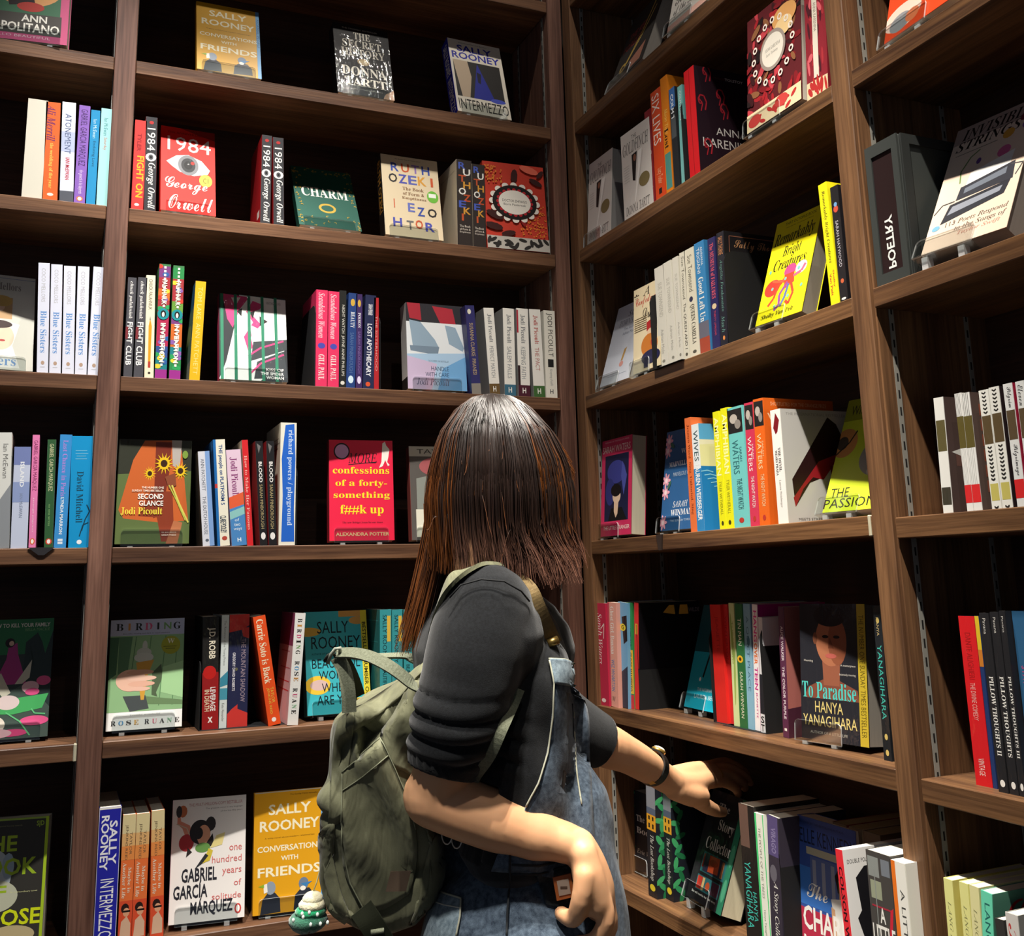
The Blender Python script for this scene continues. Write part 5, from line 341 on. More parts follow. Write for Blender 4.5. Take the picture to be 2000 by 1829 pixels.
('F','B',1,-1.3004,.0016,.7123,.1381,.2072,.035,.0767,.0034,1,'5a1a20','5a1a20','e6e0cf',1,[["p","8a5a3a",[[.097,.594],[.113,.573],[.166,.554],[.236,.544],[.296,.547],[.323,.563],[.308,.584],[.255,.603],[.185,.612],[.125,.609]]],["p","7c1820",[[.676,.058],[.641,.064],[.584,.048],[.528,.018],[.494,-.015],[.495,-.039],[.531,-.044],[.587,-.029],[.644,.001],[.678,.035]]],["p","7c1820",[[.857,.507],[.828,.494],[.807,.457],[.804,.412],[.818,.375],[.844,.359],[.874,.372],[.894,.409],[.898,.454],[.884,.492]]],["p","3a1418",[[.841,.471],[.823,.476],[.792,.47],[.759,.457],[.738,.44],[.736,.428],[.754,.424],[.786,.429],[.818,.443],[.84,.459]]],["p","a02028",[[.017,.747],[-.005,.73],[-.009,.693],[.006,.649],[.035,.617],[.066,.607],[.088,.625],[.092,.662],[.077,.705],[.048,.738]]],["p","a02028",[[.279,.764],[.259,.774],[.216,.775],[.166,.767],[.129,.752],[.119,.737],[.14,.726],[.183,.725],[.232,.734],[.269,.749]]],["p","7c1820",[[.905,.589],[.883,.599],[.839,.598],[.79,.587],[.754,.57],[.746,.554],[.768,.545],[.812,.546],[.861,.556],[.896,.573]]],["p","8a5a3a",[[.853,.342],[.837,.329],[.834,.302],[.846,.27],[.868,.246],[.891,.239],[.907,.252],[.909,.28],[.897,.312],[.876,.335]]],["p","a02028",[[.31,.842],[.288,.836],[.268,.814],[.257,.784],[.259,.758],[.274,.746],[.296,.752],[.316,.774],[.327,.804],[.325,.83]]],["p","a02028",[[.507,.419],[.502,.409],[.511,.391],[.531,.373],[.554,.361],[.571,.36],[.576,.371],[.567,.389],[.547,.407],[.525,.419]]],["p","3a1418",[[.101,.656],[.109,.637],[.15,.616],[.206,.602],[.257,.6],[.283,.61],[.275,.629],[.234,.65],[.178,.664],[.127,.666]]],["p","3a1418",[[.407,.586],[.394,.575],[.393,.553],[.403,.528],[.42,.509],[.439,.504],[.451,.514],[.453,.536],[.443,.561],[.426,.58]]],["p","3a1418",[[.899,.087],[.875,.09],[.836,.079],[.798,.058],[.775,.035],[.777,.018],[.801,.015],[.84,.026],[.878,.047],[.901,.07]]],["p","3a1418",[[.123,.161],[.133,.142],[.175,.121],[.233,.107],[.286,.106],[.313,.116],[.303,.136],[.261,.157],[.202,.17],[.15,.172]]],["p","8a5a3a",[[.609,.834],[.59,.824],[.58,.798],[.581,.766],[.595,.74],[.615,.731],[.634,.741],[.645,.767],[.643,.799],[.629,.824]]],["p","7c1820",[[.915,.865],[.888,.854],[.866,.822],[.858,.78],[.868,.745],[.891,.73],[.919,.741],[.941,.774],[.948,.815],[.939,.85]]],["p","c0404a",[[.586,.502],[.561,.519],[.5,.526],[.429,.521],[.372,.506],[.353,.486],[.378,.468],[.438,.461],[.51,.466],[.567,.481]]],["p","a02028",[[.145,.118],[.138,.105],[.149,.082],[.174,.059],[.202,.043],[.224,.043],[.231,.056],[.22,.079],[.196,.103],[.167,.118]]],["p","1f1214",[[.115,.42],[.096,.424],[.064,.418],[.031,.403],[.009,.386],[.008,.373],[.027,.369],[.059,.375],[.092,.39],[.114,.407]]],["p","c0404a",[[.37,.342],[.362,.322],[.381,.29],[.419,.257],[.463,.237],[.495,.237],[.503,.257],[.484,.29],[.446,.322],[.402,.342]]],["p","3a1418",[[.069,.394],[.075,.378],[.107,.36],[.153,.347],[.195,.344],[.217,.352],[.211,.368],[.179,.386],[.133,.399],[.091,.402]]],["p","7c1820",[[.093,.707],[.08,.685],[.094,.646],[.131,.605],[.176,.577],[.213,.574],[.227,.597],[.212,.636],[.175,.677],[.13,.704]]],["p","8a5a3a",[[.421,.179],[.396,.178],[.361,.162],[.331,.135],[.317,.108],[.324,.092],[.349,.093],[.384,.11],[.414,.136],[.429,.163]]],["p","1f1214",[[.931,.199],[.939,.186],[.97,.173],[1.012,.166],[1.049,.166],[1.066,.175],[1.058,.188],[1.027,.201],[.985,.208],[.949,.208]]],["p","a02028",[[.41,.775],[.409,.761],[.428,.74],[.461,.722],[.495,.712],[.516,.715],[.518,.729],[.498,.749],[.465,.768],[.432,.778]]],["p","7c1820",[[1.024,.439],[1.005,.454],[.958,.462],[.899,.46],[.853,.449],[.836,.434],[.855,.419],[.903,.411],[.961,.413],[1.007,.423]]],["p","7c1820",[[.599,.145],[.585,.154],[.552,.158],[.512,.154],[.482,.144],[.472,.133],[.487,.124],[.52,.121],[.559,.125],[.59,.134]]],["p","c0404a",[[.396,.862],[.369,.859],[.336,.838],[.311,.806],[.302,.776],[.314,.76],[.341,.763],[.374,.785],[.399,.816],[.408,.846]]],["p","c0404a",[[.205,.057],[.184,.052],[.163,.03],[.151,.002],[.151,-.023],[.165,-.035],[.186,-.029],[.207,-.008],[.22,.02],[.219,.045]]],["p","a02028",[[.618,.725],[.599,.719],[.581,.699],[.572,.672],[.575,.649],[.589,.638],[.608,.644],[.625,.664],[.635,.691],[.632,.714]]],["p","8a5a3a",[[.84,.376],[.823,.377],[.799,.369],[.776,.354],[.762,.338],[.764,.327],[.781,.326],[.805,.334],[.829,.349],[.842,.365]]],["p","c0404a",[[.128,.869],[.099,.877],[.046,.87],[-.01,.85],[-.048,.825],[-.053,.805],[-.024,.796],[.029,.803],[.085,.823],[.123,.848]]],["p","1f1214",[[.179,.166],[.172,.145],[.194,.112],[.236,.08],[.283,.061],[.316,.062],[.322,.083],[.3,.116],[.258,.148],[.212,.167]]],["p","1f1214",[[.798,.296],[.784,.302],[.757,.3],[.728,.292],[.708,.281],[.703,.27],[.717,.265],[.744,.267],[.773,.275],[.794,.286]]],["p","a02028",[[-.085,.572],[-.078,.55],[-.034,.524],[.029,.504],[.087,.498],[.119,.508],[.112,.531],[.068,.557],[.005,.577],[-.053,.583]]],["p","c0404a",[[.421,.675],[.424,.651],[.465,.621],[.527,.595],[.587,.585],[.621,.593],[.618,.617],[.577,.647],[.515,.673],[.456,.683]]],["p","1f1214",[[.469,.455],[.451,.46],[.419,.456],[.385,.443],[.363,.428],[.36,.415],[.378,.41],[.41,.415],[.444,.427],[.466,.443]]],["p","8a5a3a",[[.239,.719],[.212,.731],[.158,.731],[.096,.719],[.051,.699],[.04,.679],[.067,.667],[.121,.667],[.183,.68],[.228,.7]]],["p","c0404a",[[.48,.749],[.447,.739],[.417,.704],[.401,.658],[.407,.618],[.43,.6],[.463,.61],[.493,.645],[.508,.691],[.503,.731]]],["p","7c1820",[[.661,.123],[.642,.136],[.599,.141],[.548,.137],[.507,.126],[.494,.111],[.512,.099],[.555,.094],[.607,.098],[.647,.109]]],["p","7c1820",[[.814,.815],[.804,.807],[.803,.789],[.812,.769],[.826,.754],[.841,.75],[.851,.758],[.852,.776],[.843,.796],[.829,.811]]],["p","1f1214",[[.695,.123],[.667,.133],[.613,.131],[.552,.115],[.509,.093],[.5,.072],[.528,.062],[.583,.064],[.643,.08],[.686,.102]]],["p","3a1418",[[.14,.612],[.114,.608],[.083,.587],[.06,.556],[.053,.527],[.064,.512],[.091,.515],[.122,.536],[.145,.567],[.152,.596]]],["p","8a5a3a",[[.497,.315],[.467,.313],[.43,.291],[.4,.258],[.388,.226],[.399,.208],[.429,.21],[.466,.232],[.496,.265],[.508,.297]]],["p","c0404a",[[.205,.249],[.218,.227],[.269,.205],[.337,.192],[.398,.192],[.427,.206],[.414,.228],[.364,.25],[.295,.263],[.235,.263]]],["p","3a1418",[[.689,.472],[.672,.483],[.632,.488],[.583,.485],[.545,.475],[.532,.461],[.549,.449],[.59,.444],[.638,.448],[.676,.458]]],["p","c0404a",[[1.03,.093],[1.01,.096],[.979,.088],[.949,.071],[.93,.053],[.931,.04],[.95,.037],[.981,.046],[1.012,.062],[1.03,.08]]],["p","a02028",[[.679,.133],[.669,.123],[.67,.103],[.682,.081],[.7,.064],[.717,.061],[.727,.071],[.726,.09],[.715,.113],[.697,.129]]],["p","a02028",[[.903,.864],[.893,.849],[.902,.822],[.926,.794],[.956,.775],[.981,.773],[.991,.788],[.982,.814],[.958,.843],[.928,.862]]],["p","c0404a",[[.455,.283],[.441,.275],[.435,.254],[.439,.229],[.452,.209],[.468,.203],[.482,.212],[.489,.232],[.484,.257],[.472,.277]]],["p","c0404a",[[.901,.138],[.905,.126],[.93,.112],[.965,.101],[.997,.098],[1.014,.104],[1.01,.117],[.985,.131],[.95,.141],[.918,.144]]],["p","c0404a",[[.724,.558],[.709,.563],[.681,.561],[.651,.552],[.629,.54],[.626,.529],[.64,.524],[.668,.526],[.699,.535],[.72,.547]]],["p","8a5a3a",[[.089,.204],[.089,.182],[.122,.151],[.175,.123],[.229,.109],[.263,.114],[.264,.137],[.231,.168],[.177,.196],[.123,.21]]],["p","a02028",[[.608,.168],[.576,.174],[.525,.162],[.473,.137],[.441,.108],[.44,.087],[.472,.081],[.523,.093],[.575,.119],[.607,.147]]],["p","c0404a",[[.429,.858],[.411,.859],[.384,.849],[.36,.831],[.347,.813],[.35,.801],[.369,.8],[.395,.81],[.42,.828],[.433,.846]]],["p","7c1820",[[.208,.342],[.217,.324],[.256,.306],[.31,.294],[.358,.293],[.382,.303],[.373,.321],[.334,.339],[.28,.351],[.232,.352]]],["p","7c1820",[[.083,.334],[.06,.342],[.017,.338],[-.03,.324],[-.063,.306],[-.069,.289],[-.045,.281],[-.002,.285],[.045,.299],[.077,.318]]],["p","a02028",[[.366,.863],[.339,.852],[.319,.821],[.311,.782],[.321,.749],[.343,.735],[.369,.745],[.39,.776],[.397,.816],[.388,.849]]],["p","3a1418",[[.47,.692],[.444,.678],[.428,.643],[.43,.598],[.448,.563],[.475,.55],[.502,.564],[.517,.6],[.516,.644],[.498,.679]]],["p","c0404a",[[.565,.442],[.546,.432],[.535,.405],[.538,.373],[.552,.347],[.572,.337],[.592,.348],[.602,.374],[.6,.407],[.586,.433]]],["p","1f1214",[[.411,.358],[.406,.344],[.421,.322],[.449,.3],[.48,.287],[.502,.287],[.506,.301],[.492,.323],[.464,.345],[.433,.358]]],["p","8a5a3a",[[.743,.168],[.756,.148],[.805,.129],[.87,.118],[.927,.12],[.954,.133],[.94,.153],[.892,.173],[.827,.184],[.77,.182]]],["p","7c1820",[[.402,.728],[.377,.738],[.329,.735],[.277,.721],[.239,.701],[.232,.683],[.257,.673],[.305,.676],[.357,.69],[.395,.71]]],["p","a02028",[[.457,.744],[.444,.75],[.417,.749],[.388,.742],[.366,.732],[.361,.722],[.375,.716],[.401,.717],[.431,.724],[.452,.734]]],["p","a02028",[[.754,.883],[.742,.867],[.751,.838],[.776,.807],[.808,.786],[.835,.783],[.846,.799],[.837,.828],[.812,.859],[.78,.88]]],["p","3a1418",[[.107,.492],[.09,.487],[.074,.469],[.065,.446],[.066,.426],[.078,.416],[.095,.421],[.111,.438],[.12,.462],[.119,.482]]],["p","1f1214",[[.207,.444],[.186,.431],[.178,.399],[.185,.361],[.205,.332],[.23,.322],[.251,.336],[.26,.367],[.253,.405],[.233,.434]]],["p","1f1214",[[.245,.52],[.261,.499],[.314,.48],[.384,.471],[.444,.475],[.472,.49],[.456,.511],[.403,.53],[.333,.539],[.273,.535]]],["p","8a5a3a",[[.768,.25],[.777,.238],[.809,.226],[.85,.221],[.886,.222],[.903,.232],[.893,.244],[.862,.255],[.82,.261],[.784,.259]]],["p","a02028",[[.502,.196],[.517,.178],[.565,.163],[.627,.157],[.679,.162],[.702,.176],[.687,.194],[.639,.209],[.577,.215],[.525,.21]]],["p","7c1820",[[.3,.865],[.276,.858],[.255,.833],[.244,.8],[.248,.772],[.265,.759],[.288,.767],[.31,.791],[.32,.824],[.317,.852]]],["p","1f1214",[[.764,.202],[.748,.187],[.748,.158],[.763,.125],[.788,.1],[.813,.094],[.829,.108],[.829,.138],[.814,.171],[.789,.195]]],["p","1f1214",[[.044,.411],[.023,.398],[.012,.367],[.017,.33],[.035,.301],[.059,.291],[.08,.303],[.091,.334],[.086,.371],[.068,.4]]],["p","3a1418",[[.108,.788],[.072,.783],[.031,.752],[.001,.709],[-.006,.668],[.011,.647],[.047,.653],[.088,.683],[.118,.727],[.125,.767]]],["p","3a1418",[[.519,.084],[.504,.078],[.492,.059],[.489,.036],[.496,.017],[.509,.009],[.524,.015],[.536,.033],[.539,.057],[.532,.076]]],["p","8a5a3a",[[.901,.638],[.879,.636],[.853,.619],[.832,.594],[.825,.57],[.834,.557],[.856,.559],[.882,.576],[.903,.602],[.91,.625]]],["p","1f1214",[[.282,.395],[.289,.376],[.328,.354],[.383,.338],[.434,.334],[.461,.343],[.453,.362],[.415,.384],[.359,.4],[.308,.404]]],["p","a02028",[[.644,.153],[.621,.157],[.584,.148],[.547,.129],[.524,.108],[.524,.093],[.547,.089],[.584,.098],[.622,.117],[.644,.138]]],["p","1f1214",[[.065,.774],[.041,.779],[.001,.77],[-.039,.751],[-.064,.729],[-.065,.713],[-.041,.708],[-.001,.717],[.039,.736],[.065,.758]]],["p","7c1820",[[-.052,.474],[-.044,.456],[-.008,.438],[.042,.425],[.087,.423],[.111,.432],[.103,.449],[.067,.467],[.017,.48],[-.028,.483]]],["p","8a5a3a",[[.316,.634],[.314,.621],[.332,.602],[.361,.584],[.392,.575],[.412,.577],[.414,.59],[.396,.609],[.367,.627],[.336,.636]]],["p","3a1418",[[.615,.125],[.619,.11],[.647,.091],[.688,.077],[.728,.071],[.749,.078],[.746,.093],[.718,.111],[.676,.126],[.637,.132]]],["p","c0404a",[[.134,.295],[.12,.287],[.114,.268],[.117,.245],[.129,.226],[.144,.22],[.157,.228],[.164,.247],[.161,.271],[.149,.289]]],["p","7c1820",[[.673,.075],[.657,.086],[.619,.092],[.573,.089],[.537,.08],[.525,.067],[.54,.056],[.578,.051],[.624,.053],[.661,.063]]],["p","a02028",[[.499,.866],[.483,.86],[.469,.842],[.464,.818],[.468,.798],[.481,.79],[.497,.795],[.511,.814],[.517,.837],[.512,.858]]],["p","7c1820",[[.482,.423],[.465,.406],[.466,.374],[.484,.337],[.513,.31],[.542,.304],[.558,.32],[.557,.353],[.539,.389],[.51,.416]]],["p","c0404a",[[.218,.595],[.21,.573],[.231,.538],[.273,.502],[.321,.481],[.356,.481],[.364,.503],[.343,.538],[.301,.573],[.253,.595]]],["p","a02028",[[.388,.639],[.396,.629],[.421,.621],[.455,.617],[.483,.62],[.496,.627],[.487,.637],[.462,.645],[.429,.649],[.4,.646]]],["p","a02028",[[.306,.802],[.297,.792],[.297,.773],[.308,.751],[.326,.736],[.342,.732],[.352,.741],[.351,.761],[.34,.782],[.323,.798]]],["p","8a5a3a",[[.312,.423],[.288,.406],[.281,.369],[.294,.325],[.32,.291],[.351,.28],[.375,.297],[.382,.335],[.369,.379],[.343,.413]]],["e","d9a060",.72,.2,.22,.1],["e","e9c890",.7,.28,.16,.08],["l","f1e6da",1.6,[[.895,.42],[.877,.442],[.842,.442],[.825,.42],[.843,.398],[.878,.399],[.895,.42]]],["l","f1e6da",1.6,[[.868,.519],[.85,.541],[.815,.541],[.798,.519],[.815,.498],[.851,.498],[.868,.52]]],["l","f1e6da",1.6,[[.79,.604],[.772,.626],[.737,.625],[.72,.604],[.737,.582],[.772,.582],[.79,.604]]],["l","f1e6da",1.6,[[.673,.66],[.655,.682],[.62,.682],[.603,.66],[.621,.638],[.656,.639],[.673,.661]]],["l","f1e6da",1.6,[[.535,.68],[.517,.702],[.482,.702],[.465,.68],[.483,.658],[.518,.659],[.535,.68]]],["l","f1e6da",1.6,[[.397,.66],[.38,.682],[.345,.682],[.327,.66],[.345,.638],[.38,.639],[.397,.661]]],["l","f1e6da",1.6,[[.28,.604],[.263,.626],[.228,.625],[.21,.604],[.228,.582],[.263,.582],[.28,.604]]],["l","f1e6da",1.6,[[.202,.52],[.185,.541],[.15,.541],[.132,.519],[.15,.498],[.185,.498],[.202,.52]]],["l","f1e6da",1.6,[[.175,.42],[.157,.442],[.122,.442],[.105,.42],[.123,.398],[.158,.399],[.175,.42]]],["l","f1e6da",1.6,[[.202,.321],[.185,.342],[.15,.342],[.132,.32],[.15,.299],[.185,.299],[.202,.321]]],["l","f1e6da",1.6,[[.28,.236],[.263,.258],[.228,.258],[.21,.236],[.228,.214],[.263,.215],[.28,.237]]],["l","f1e6da",1.6,[[.397,.18],[.38,.201],[.345,.201],[.327,.18],[.345,.158],[.38,.158],[.397,.18]]],["l","f1e6da",1.6,[[.535,.16],[.517,.182],[.482,.182],[.465,.16],[.483,.138],[.518,.139],[.535,.16]]],["l","f1e6da",1.6,[[.673,.18],[.655,.201],[.62,.201],[.603,.18],[.621,.158],[.656,.158],[.673,.18]]],["l","f1e6da",1.6,[[.79,.236],[.772,.258],[.737,.258],[.72,.236],[.737,.214],[.772,.215],[.79,.237]]],["l","f1e6da",1.6,[[.868,.32],[.85,.342],[.815,.342],[.798,.32],[.815,.299],[.85,.299],[.868,.321]]],["e","9c8f86",.5,.42,.24,.17],["e","e4ddd0",.5,.42,.2,.14],["t","ANNA KARENINA","i","2f2824",.36,.38,.64,.41],["t","Leo Tolstoy","i","2f2824",.38,.43,.6,.46],["r","dcc9a4",0,.85,1,1],["p","b5302f",[[.26,.929],[.245,.937],[.214,.937],[.178,.931],[.151,.92],[.144,.909],[.159,.902],[.19,.901],[.226,.907],[.253,.918]]],["p","b5302f",[[.585,.896],[.591,.884],[.616,.872],[.651,.864],[.682,.863],[.698,.87],[.692,.881],[.667,.893],[.632,.901],[.6,.902]]],["p","b5302f",[[.582,.947],[.567,.955],[.536,.956],[.5,.949],[.473,.939],[.466,.928],[.481,.92],[.512,.919],[.548,.925],[.574,.936]]],["p","b5302f",[[.182,.948],[.183,.936],[.204,.92],[.235,.907],[.265,.902],[.283,.906],[.281,.918],[.261,.933],[.23,.946],[.199,.952]]],["p","b5302f",[[.48,.916],[.489,.905],[.516,.896],[.553,.891],[.584,.893],[.598,.901],[.59,.912],[.562,.921],[.526,.926],[.494,.924]]],["p","b5302f",[[.711,.955],[.693,.959],[.663,.953],[.633,.939],[.613,.923],[.612,.911],[.63,.907],[.66,.913],[.69,.927],[.71,.943]]],["p","b5302f",[[.354,.985],[.338,.991],[.306,.989],[.272,.98],[.248,.967],[.243,.955],[.26,.949],[.291,.951],[.325,.96],[.349,.973]]],["p","b5302f",[[.561,.976],[.542,.974],[.52,.96],[.502,.939],[.495,.919],[.502,.908],[.521,.91],[.544,.924],[.562,.945],[.568,.965]]],["p","b5302f",[[.718,.992],[.72,.98],[.74,.964],[.771,.951],[.802,.946],[.819,.95],[.818,.962],[.797,.978],[.766,.991],[.736,.996]]],["p","b5302f",[[.797,.907],[.783,.915],[.752,.918],[.715,.914],[.688,.904],[.679,.893],[.693,.885],[.724,.883],[.761,.887],[.788,.897]]],["p","b5302f",[[.483,.933],[.465,.937],[.435,.931],[.404,.918],[.384,.902],[.383,.89],[.4,.886],[.43,.892],[.461,.905],[.482,.92]]],["p","b5302f",[[.824,.926],[.824,.914],[.842,.897],[.871,.882],[.9,.874],[.918,.877],[.919,.889],[.901,.906],[.872,.921],[.843,.929]]],["e","c0403c",.15,.93,.12,.05],["e","c0403c",.65,.9,.12,.05]],[],'dark red marbled floral cover with oval chain, facing out'),
('S','B',1,-1.1578,.008,.7037,.128,.1878,.0475,.0728,'8a2430','8a2430','e6e0cf',1,[["p","d4606a",[[.164,.803],[.128,.797],[.089,.765],[.061,.72],[.056,.679],[.075,.658],[.111,.665],[.151,.697],[.178,.742],[.183,.782]]],["p","a83038",[[.382,.669],[.345,.667],[.296,.641],[.255,.601],[.237,.562],[.249,.539],[.286,.541],[.335,.566],[.376,.607],[.394,.646]]],["p","a83038",[[.288,.728],[.289,.704],[.326,.671],[.385,.642],[.444,.628],[.48,.634],[.48,.659],[.443,.692],[.383,.721],[.324,.734]]],["p","a83038",[[.331,.342],[.294,.348],[.236,.333],[.178,.303],[.142,.269],[.143,.245],[.179,.239],[.237,.254],[.296,.284],[.331,.318]]],["p","d4606a",[[.192,.279],[.177,.256],[.191,.216],[.227,.174],[.272,.146],[.309,.143],[.324,.165],[.311,.205],[.274,.247],[.229,.275]]],["p","d4606a",[[.806,.228],[.768,.228],[.717,.204],[.672,.166],[.649,.128],[.659,.104],[.696,.104],[.747,.128],[.793,.166],[.815,.204]]],["p","a83038",[[.504,.264],[.49,.241],[.505,.202],[.542,.16],[.588,.132],[.625,.129],[.639,.152],[.625,.191],[.588,.233],[.542,.261]]],["p","a83038",[[.903,.342],[.866,.347],[.808,.331],[.752,.3],[.717,.266],[.719,.242],[.755,.237],[.813,.252],[.87,.283],[.904,.318]]],["p","4a1a24",[[.745,.393],[.717,.377],[.701,.338],[.705,.29],[.726,.251],[.757,.237],[.785,.253],[.801,.293],[.797,.341],[.776,.379]]],["p","4a1a24",[[.229,.312],[.193,.307],[.15,.277],[.118,.233],[.109,.193],[.125,.171],[.162,.176],[.204,.206],[.236,.25],[.246,.29]]],["p","a83038",[[.799,.765],[.767,.752],[.743,.715],[.735,.667],[.747,.627],[.775,.61],[.806,.623],[.831,.661],[.838,.709],[.826,.749]]],["p","4a1a24",[[.213,.49],[.178,.482],[.142,.448],[.119,.402],[.118,.362],[.14,.342],[.175,.35],[.211,.383],[.233,.429],[.234,.47]]],["p","d4606a",[[.104,.668],[.121,.647],[.177,.628],[.25,.619],[.312,.624],[.34,.64],[.323,.661],[.267,.68],[.194,.689],[.132,.684]]],["p","d4606a",[[.329,.555],[.321,.531],[.346,.494],[.394,.457],[.446,.435],[.484,.436],[.492,.46],[.467,.497],[.419,.534],[.366,.556]]],["p","a83038",[[.647,.334],[.636,.311],[.656,.272],[.7,.233],[.75,.209],[.787,.208],[.798,.231],[.777,.27],[.734,.309],[.684,.334]]],["p","4a1a24",[[.43,.312],[.397,.324],[.334,.318],[.267,.297],[.221,.27],[.213,.246],[.246,.235],[.308,.241],[.375,.261],[.422,.289]]],["p","d4606a",[[.376,.472],[.38,.448],[.421,.418],[.484,.392],[.545,.382],[.58,.391],[.576,.415],[.535,.445],[.471,.471],[.411,.481]]],["p","d4606a",[[.435,.101],[.398,.098],[.352,.07],[.315,.028],[.3,-.011],[.314,-.034],[.351,-.031],[.397,-.003],[.435,.039],[.449,.078]]],["p","4a1a24",[[.125,.134],[.117,.11],[.143,.073],[.191,.036],[.244,.015],[.282,.016],[.289,.04],[.264,.077],[.215,.113],[.162,.135]]],["p","4a1a24",[[.539,.537],[.523,.515],[.533,.475],[.567,.432],[.61,.402],[.646,.398],[.663,.419],[.652,.46],[.619,.503],[.576,.532]]],["p","d4606a",[[.445,.837],[.446,.813],[.483,.78],[.543,.751],[.602,.738],[.638,.745],[.637,.769],[.6,.802],[.54,.83],[.481,.844]]],["p","4a1a24",[[.687,.813],[.652,.805],[.616,.771],[.594,.725],[.594,.684],[.615,.665],[.651,.673],[.686,.707],[.708,.753],[.708,.794]]],["p","4a1a24",[[.751,.358],[.719,.346],[.693,.309],[.683,.261],[.693,.221],[.719,.203],[.751,.215],[.778,.252],[.788,.3],[.777,.34]]],["p","4a1a24",[[.283,.278],[.247,.286],[.187,.276],[.124,.25],[.084,.219],[.08,.194],[.116,.186],[.176,.197],[.239,.223],[.279,.254]]],["p","d4606a",[[.819,.296],[.785,.306],[.723,.298],[.658,.276],[.613,.247],[.607,.223],[.641,.213],[.703,.22],[.768,.243],[.813,.272]]],["p","4a1a24",[[.507,.51],[.474,.498],[.445,.462],[.432,.415],[.44,.374],[.465,.356],[.498,.367],[.527,.404],[.54,.451],[.532,.492]]],["r","ded6c6",.36,0,.6,.84],["v","ANNA KARENINA","n","6a6258",.42,.2,.55,.45],["r","dcc9a4",0,.86,1,1],["p","b5302f",[[.963,1.005],[.926,1.0],[.882,.971],[.848,.928],[.837,.888],[.853,.866],[.89,.87],[.934,.9],[.968,.943],[.979,.983]]],["p","b5302f",[[.663,1.008],[.649,.985],[.664,.946],[.702,.904],[.748,.877],[.785,.874],[.799,.896],[.784,.936],[.746,.977],[.7,1.005]]],["p","b5302f",[[.278,.974],[.246,.987],[.184,.984],[.114,.967],[.065,.943],[.053,.919],[.085,.906],[.148,.909],[.217,.926],[.267,.951]]],["p","b5302f",[[.6,.963],[.563,.957],[.523,.926],[.493,.882],[.486,.842],[.504,.82],[.541,.826],[.581,.857],[.611,.901],[.618,.942]]],["p","b5302f",[[.638,.969],[.601,.971],[.547,.95],[.497,.915],[.469,.878],[.475,.854],[.513,.852],[.567,.873],[.617,.908],[.645,.945]]],["p","b5302f",[[.572,.998],[.535,1.003],[.478,.988],[.42,.957],[.386,.923],[.387,.899],[.424,.893],[.481,.909],[.539,.94],[.573,.974]]],["p","b5302f",[[.374,.926],[.343,.94],[.28,.938],[.21,.923],[.159,.899],[.147,.876],[.179,.862],[.241,.864],[.311,.88],[.362,.903]]],["p","b5302f",[[.425,.965],[.388,.96],[.345,.93],[.312,.887],[.302,.847],[.318,.825],[.355,.83],[.398,.859],[.431,.902],[.441,.943]]],["p","b5302f",[[.598,.962],[.593,.938],[.621,.902],[.673,.867],[.728,.848],[.765,.85],[.77,.875],[.742,.911],[.69,.945],[.635,.965]]]],[],'dark red floral spine with white vertical label against the post'),
('F','B',2,-1.8798,.0161,.3897,.1166,.1859,.02,.3088,.0358,1,'c3c8d2','c3c8d2','e6e0cf',0,[["t","SUE","i","4a5262",.45,.1,.8,.17],["t","TOWNSEND","i","4a5262",.2,.2,.95,.28],["t","The Secret","n","6a7282",.4,.31,.8,.345],["t","Adrian Mole","n","6a7282",.4,.37,.8,.405],["p","b08a4a",[[.6,.6],[.68,.58],[.62,.74],[.56,.74]]],["e","c98f86",.6,.78,.07,.035],["r","8a92a2",.2,.9,.85,.905]],[],'pale blue-white cover leaning far back near the corner post'),
('F','B',2,-1.717,.0039,.3856,.1013,.1718,.03,.0642,.0049,1,'e3d3ae','e3d3ae','e6e0cf',0,[["t","*","b","1a1414",.02,.06,.2,.12],["t","A","i","1a1414",.35,.02,.6,.12],["t","Confederacy","c","c02a2c",.08,.12,1.0,.25],["t","of","i","1a1414",.6,.22,.75,.28],["t","Dunces","c","1a1414",.35,.27,1.1,.4],["r","6a5c44",.04,.36,.5,.37],["r","6a5c44",.04,.385,.5,.395],["r","6a5c44",.04,.41,.5,.42],["r","6a5c44",.04,.435,.5,.445],["r","6a5c44",.04,.46,.5,.47],["r","6a5c44",.04,.485,.5,.495],["r","6a5c44",.04,.51,.5,.52],["p","b02a2a",[[.5,.45],[.75,.42],[.85,.55],[.5,.55]]],["e","e6c6a4",.65,.58,.14,.05],["e","c9782e",.6,.72,.3,.13],["e","b53a2c",.75,.7,.1,.05],["e","26264a",.65,.86,.34,.08],["r","26264a",.4,.85,.55,.97]],[],'cream cover with a red-capped figure in front of the pale spines'),
('S','B',2,-1.6253,.008,.3776,.128,.1978,.0329,0,'dcd9cc','dcd9cc','e6e0cf',0,P11,[],'first of the plain ivory spines with faint grey print'),
('S','B',2,-1.59,.008,.3776,.128,.1985,.0276,-.0204,'dcd9cc','dcd9cc','e6e0cf',0,P11,[],'second of the plain ivory spines with faint grey print'),
('S','B',2,-1.5611,.008,.3776,.128,.1992,.0193,0,'dcd9cc','dcd9cc','e6e0cf',0,P11,[],'third of the plain ivory spines with faint grey print'),
('S','B',2,-1.5406,.008,.3776,.128,.2012,.0189,.02,'dedac8','dedac8','e6e0cf',0,[["v","Sue Townsend","n","6a6658",.3,.04,.75,.44],["v","The QUEEN AND I","n","2f2c26",.25,.48,.75,.9],["e","5a574c",.5,.95,.2,.015]],[],'ivory spine with dark brown curly lettering'),
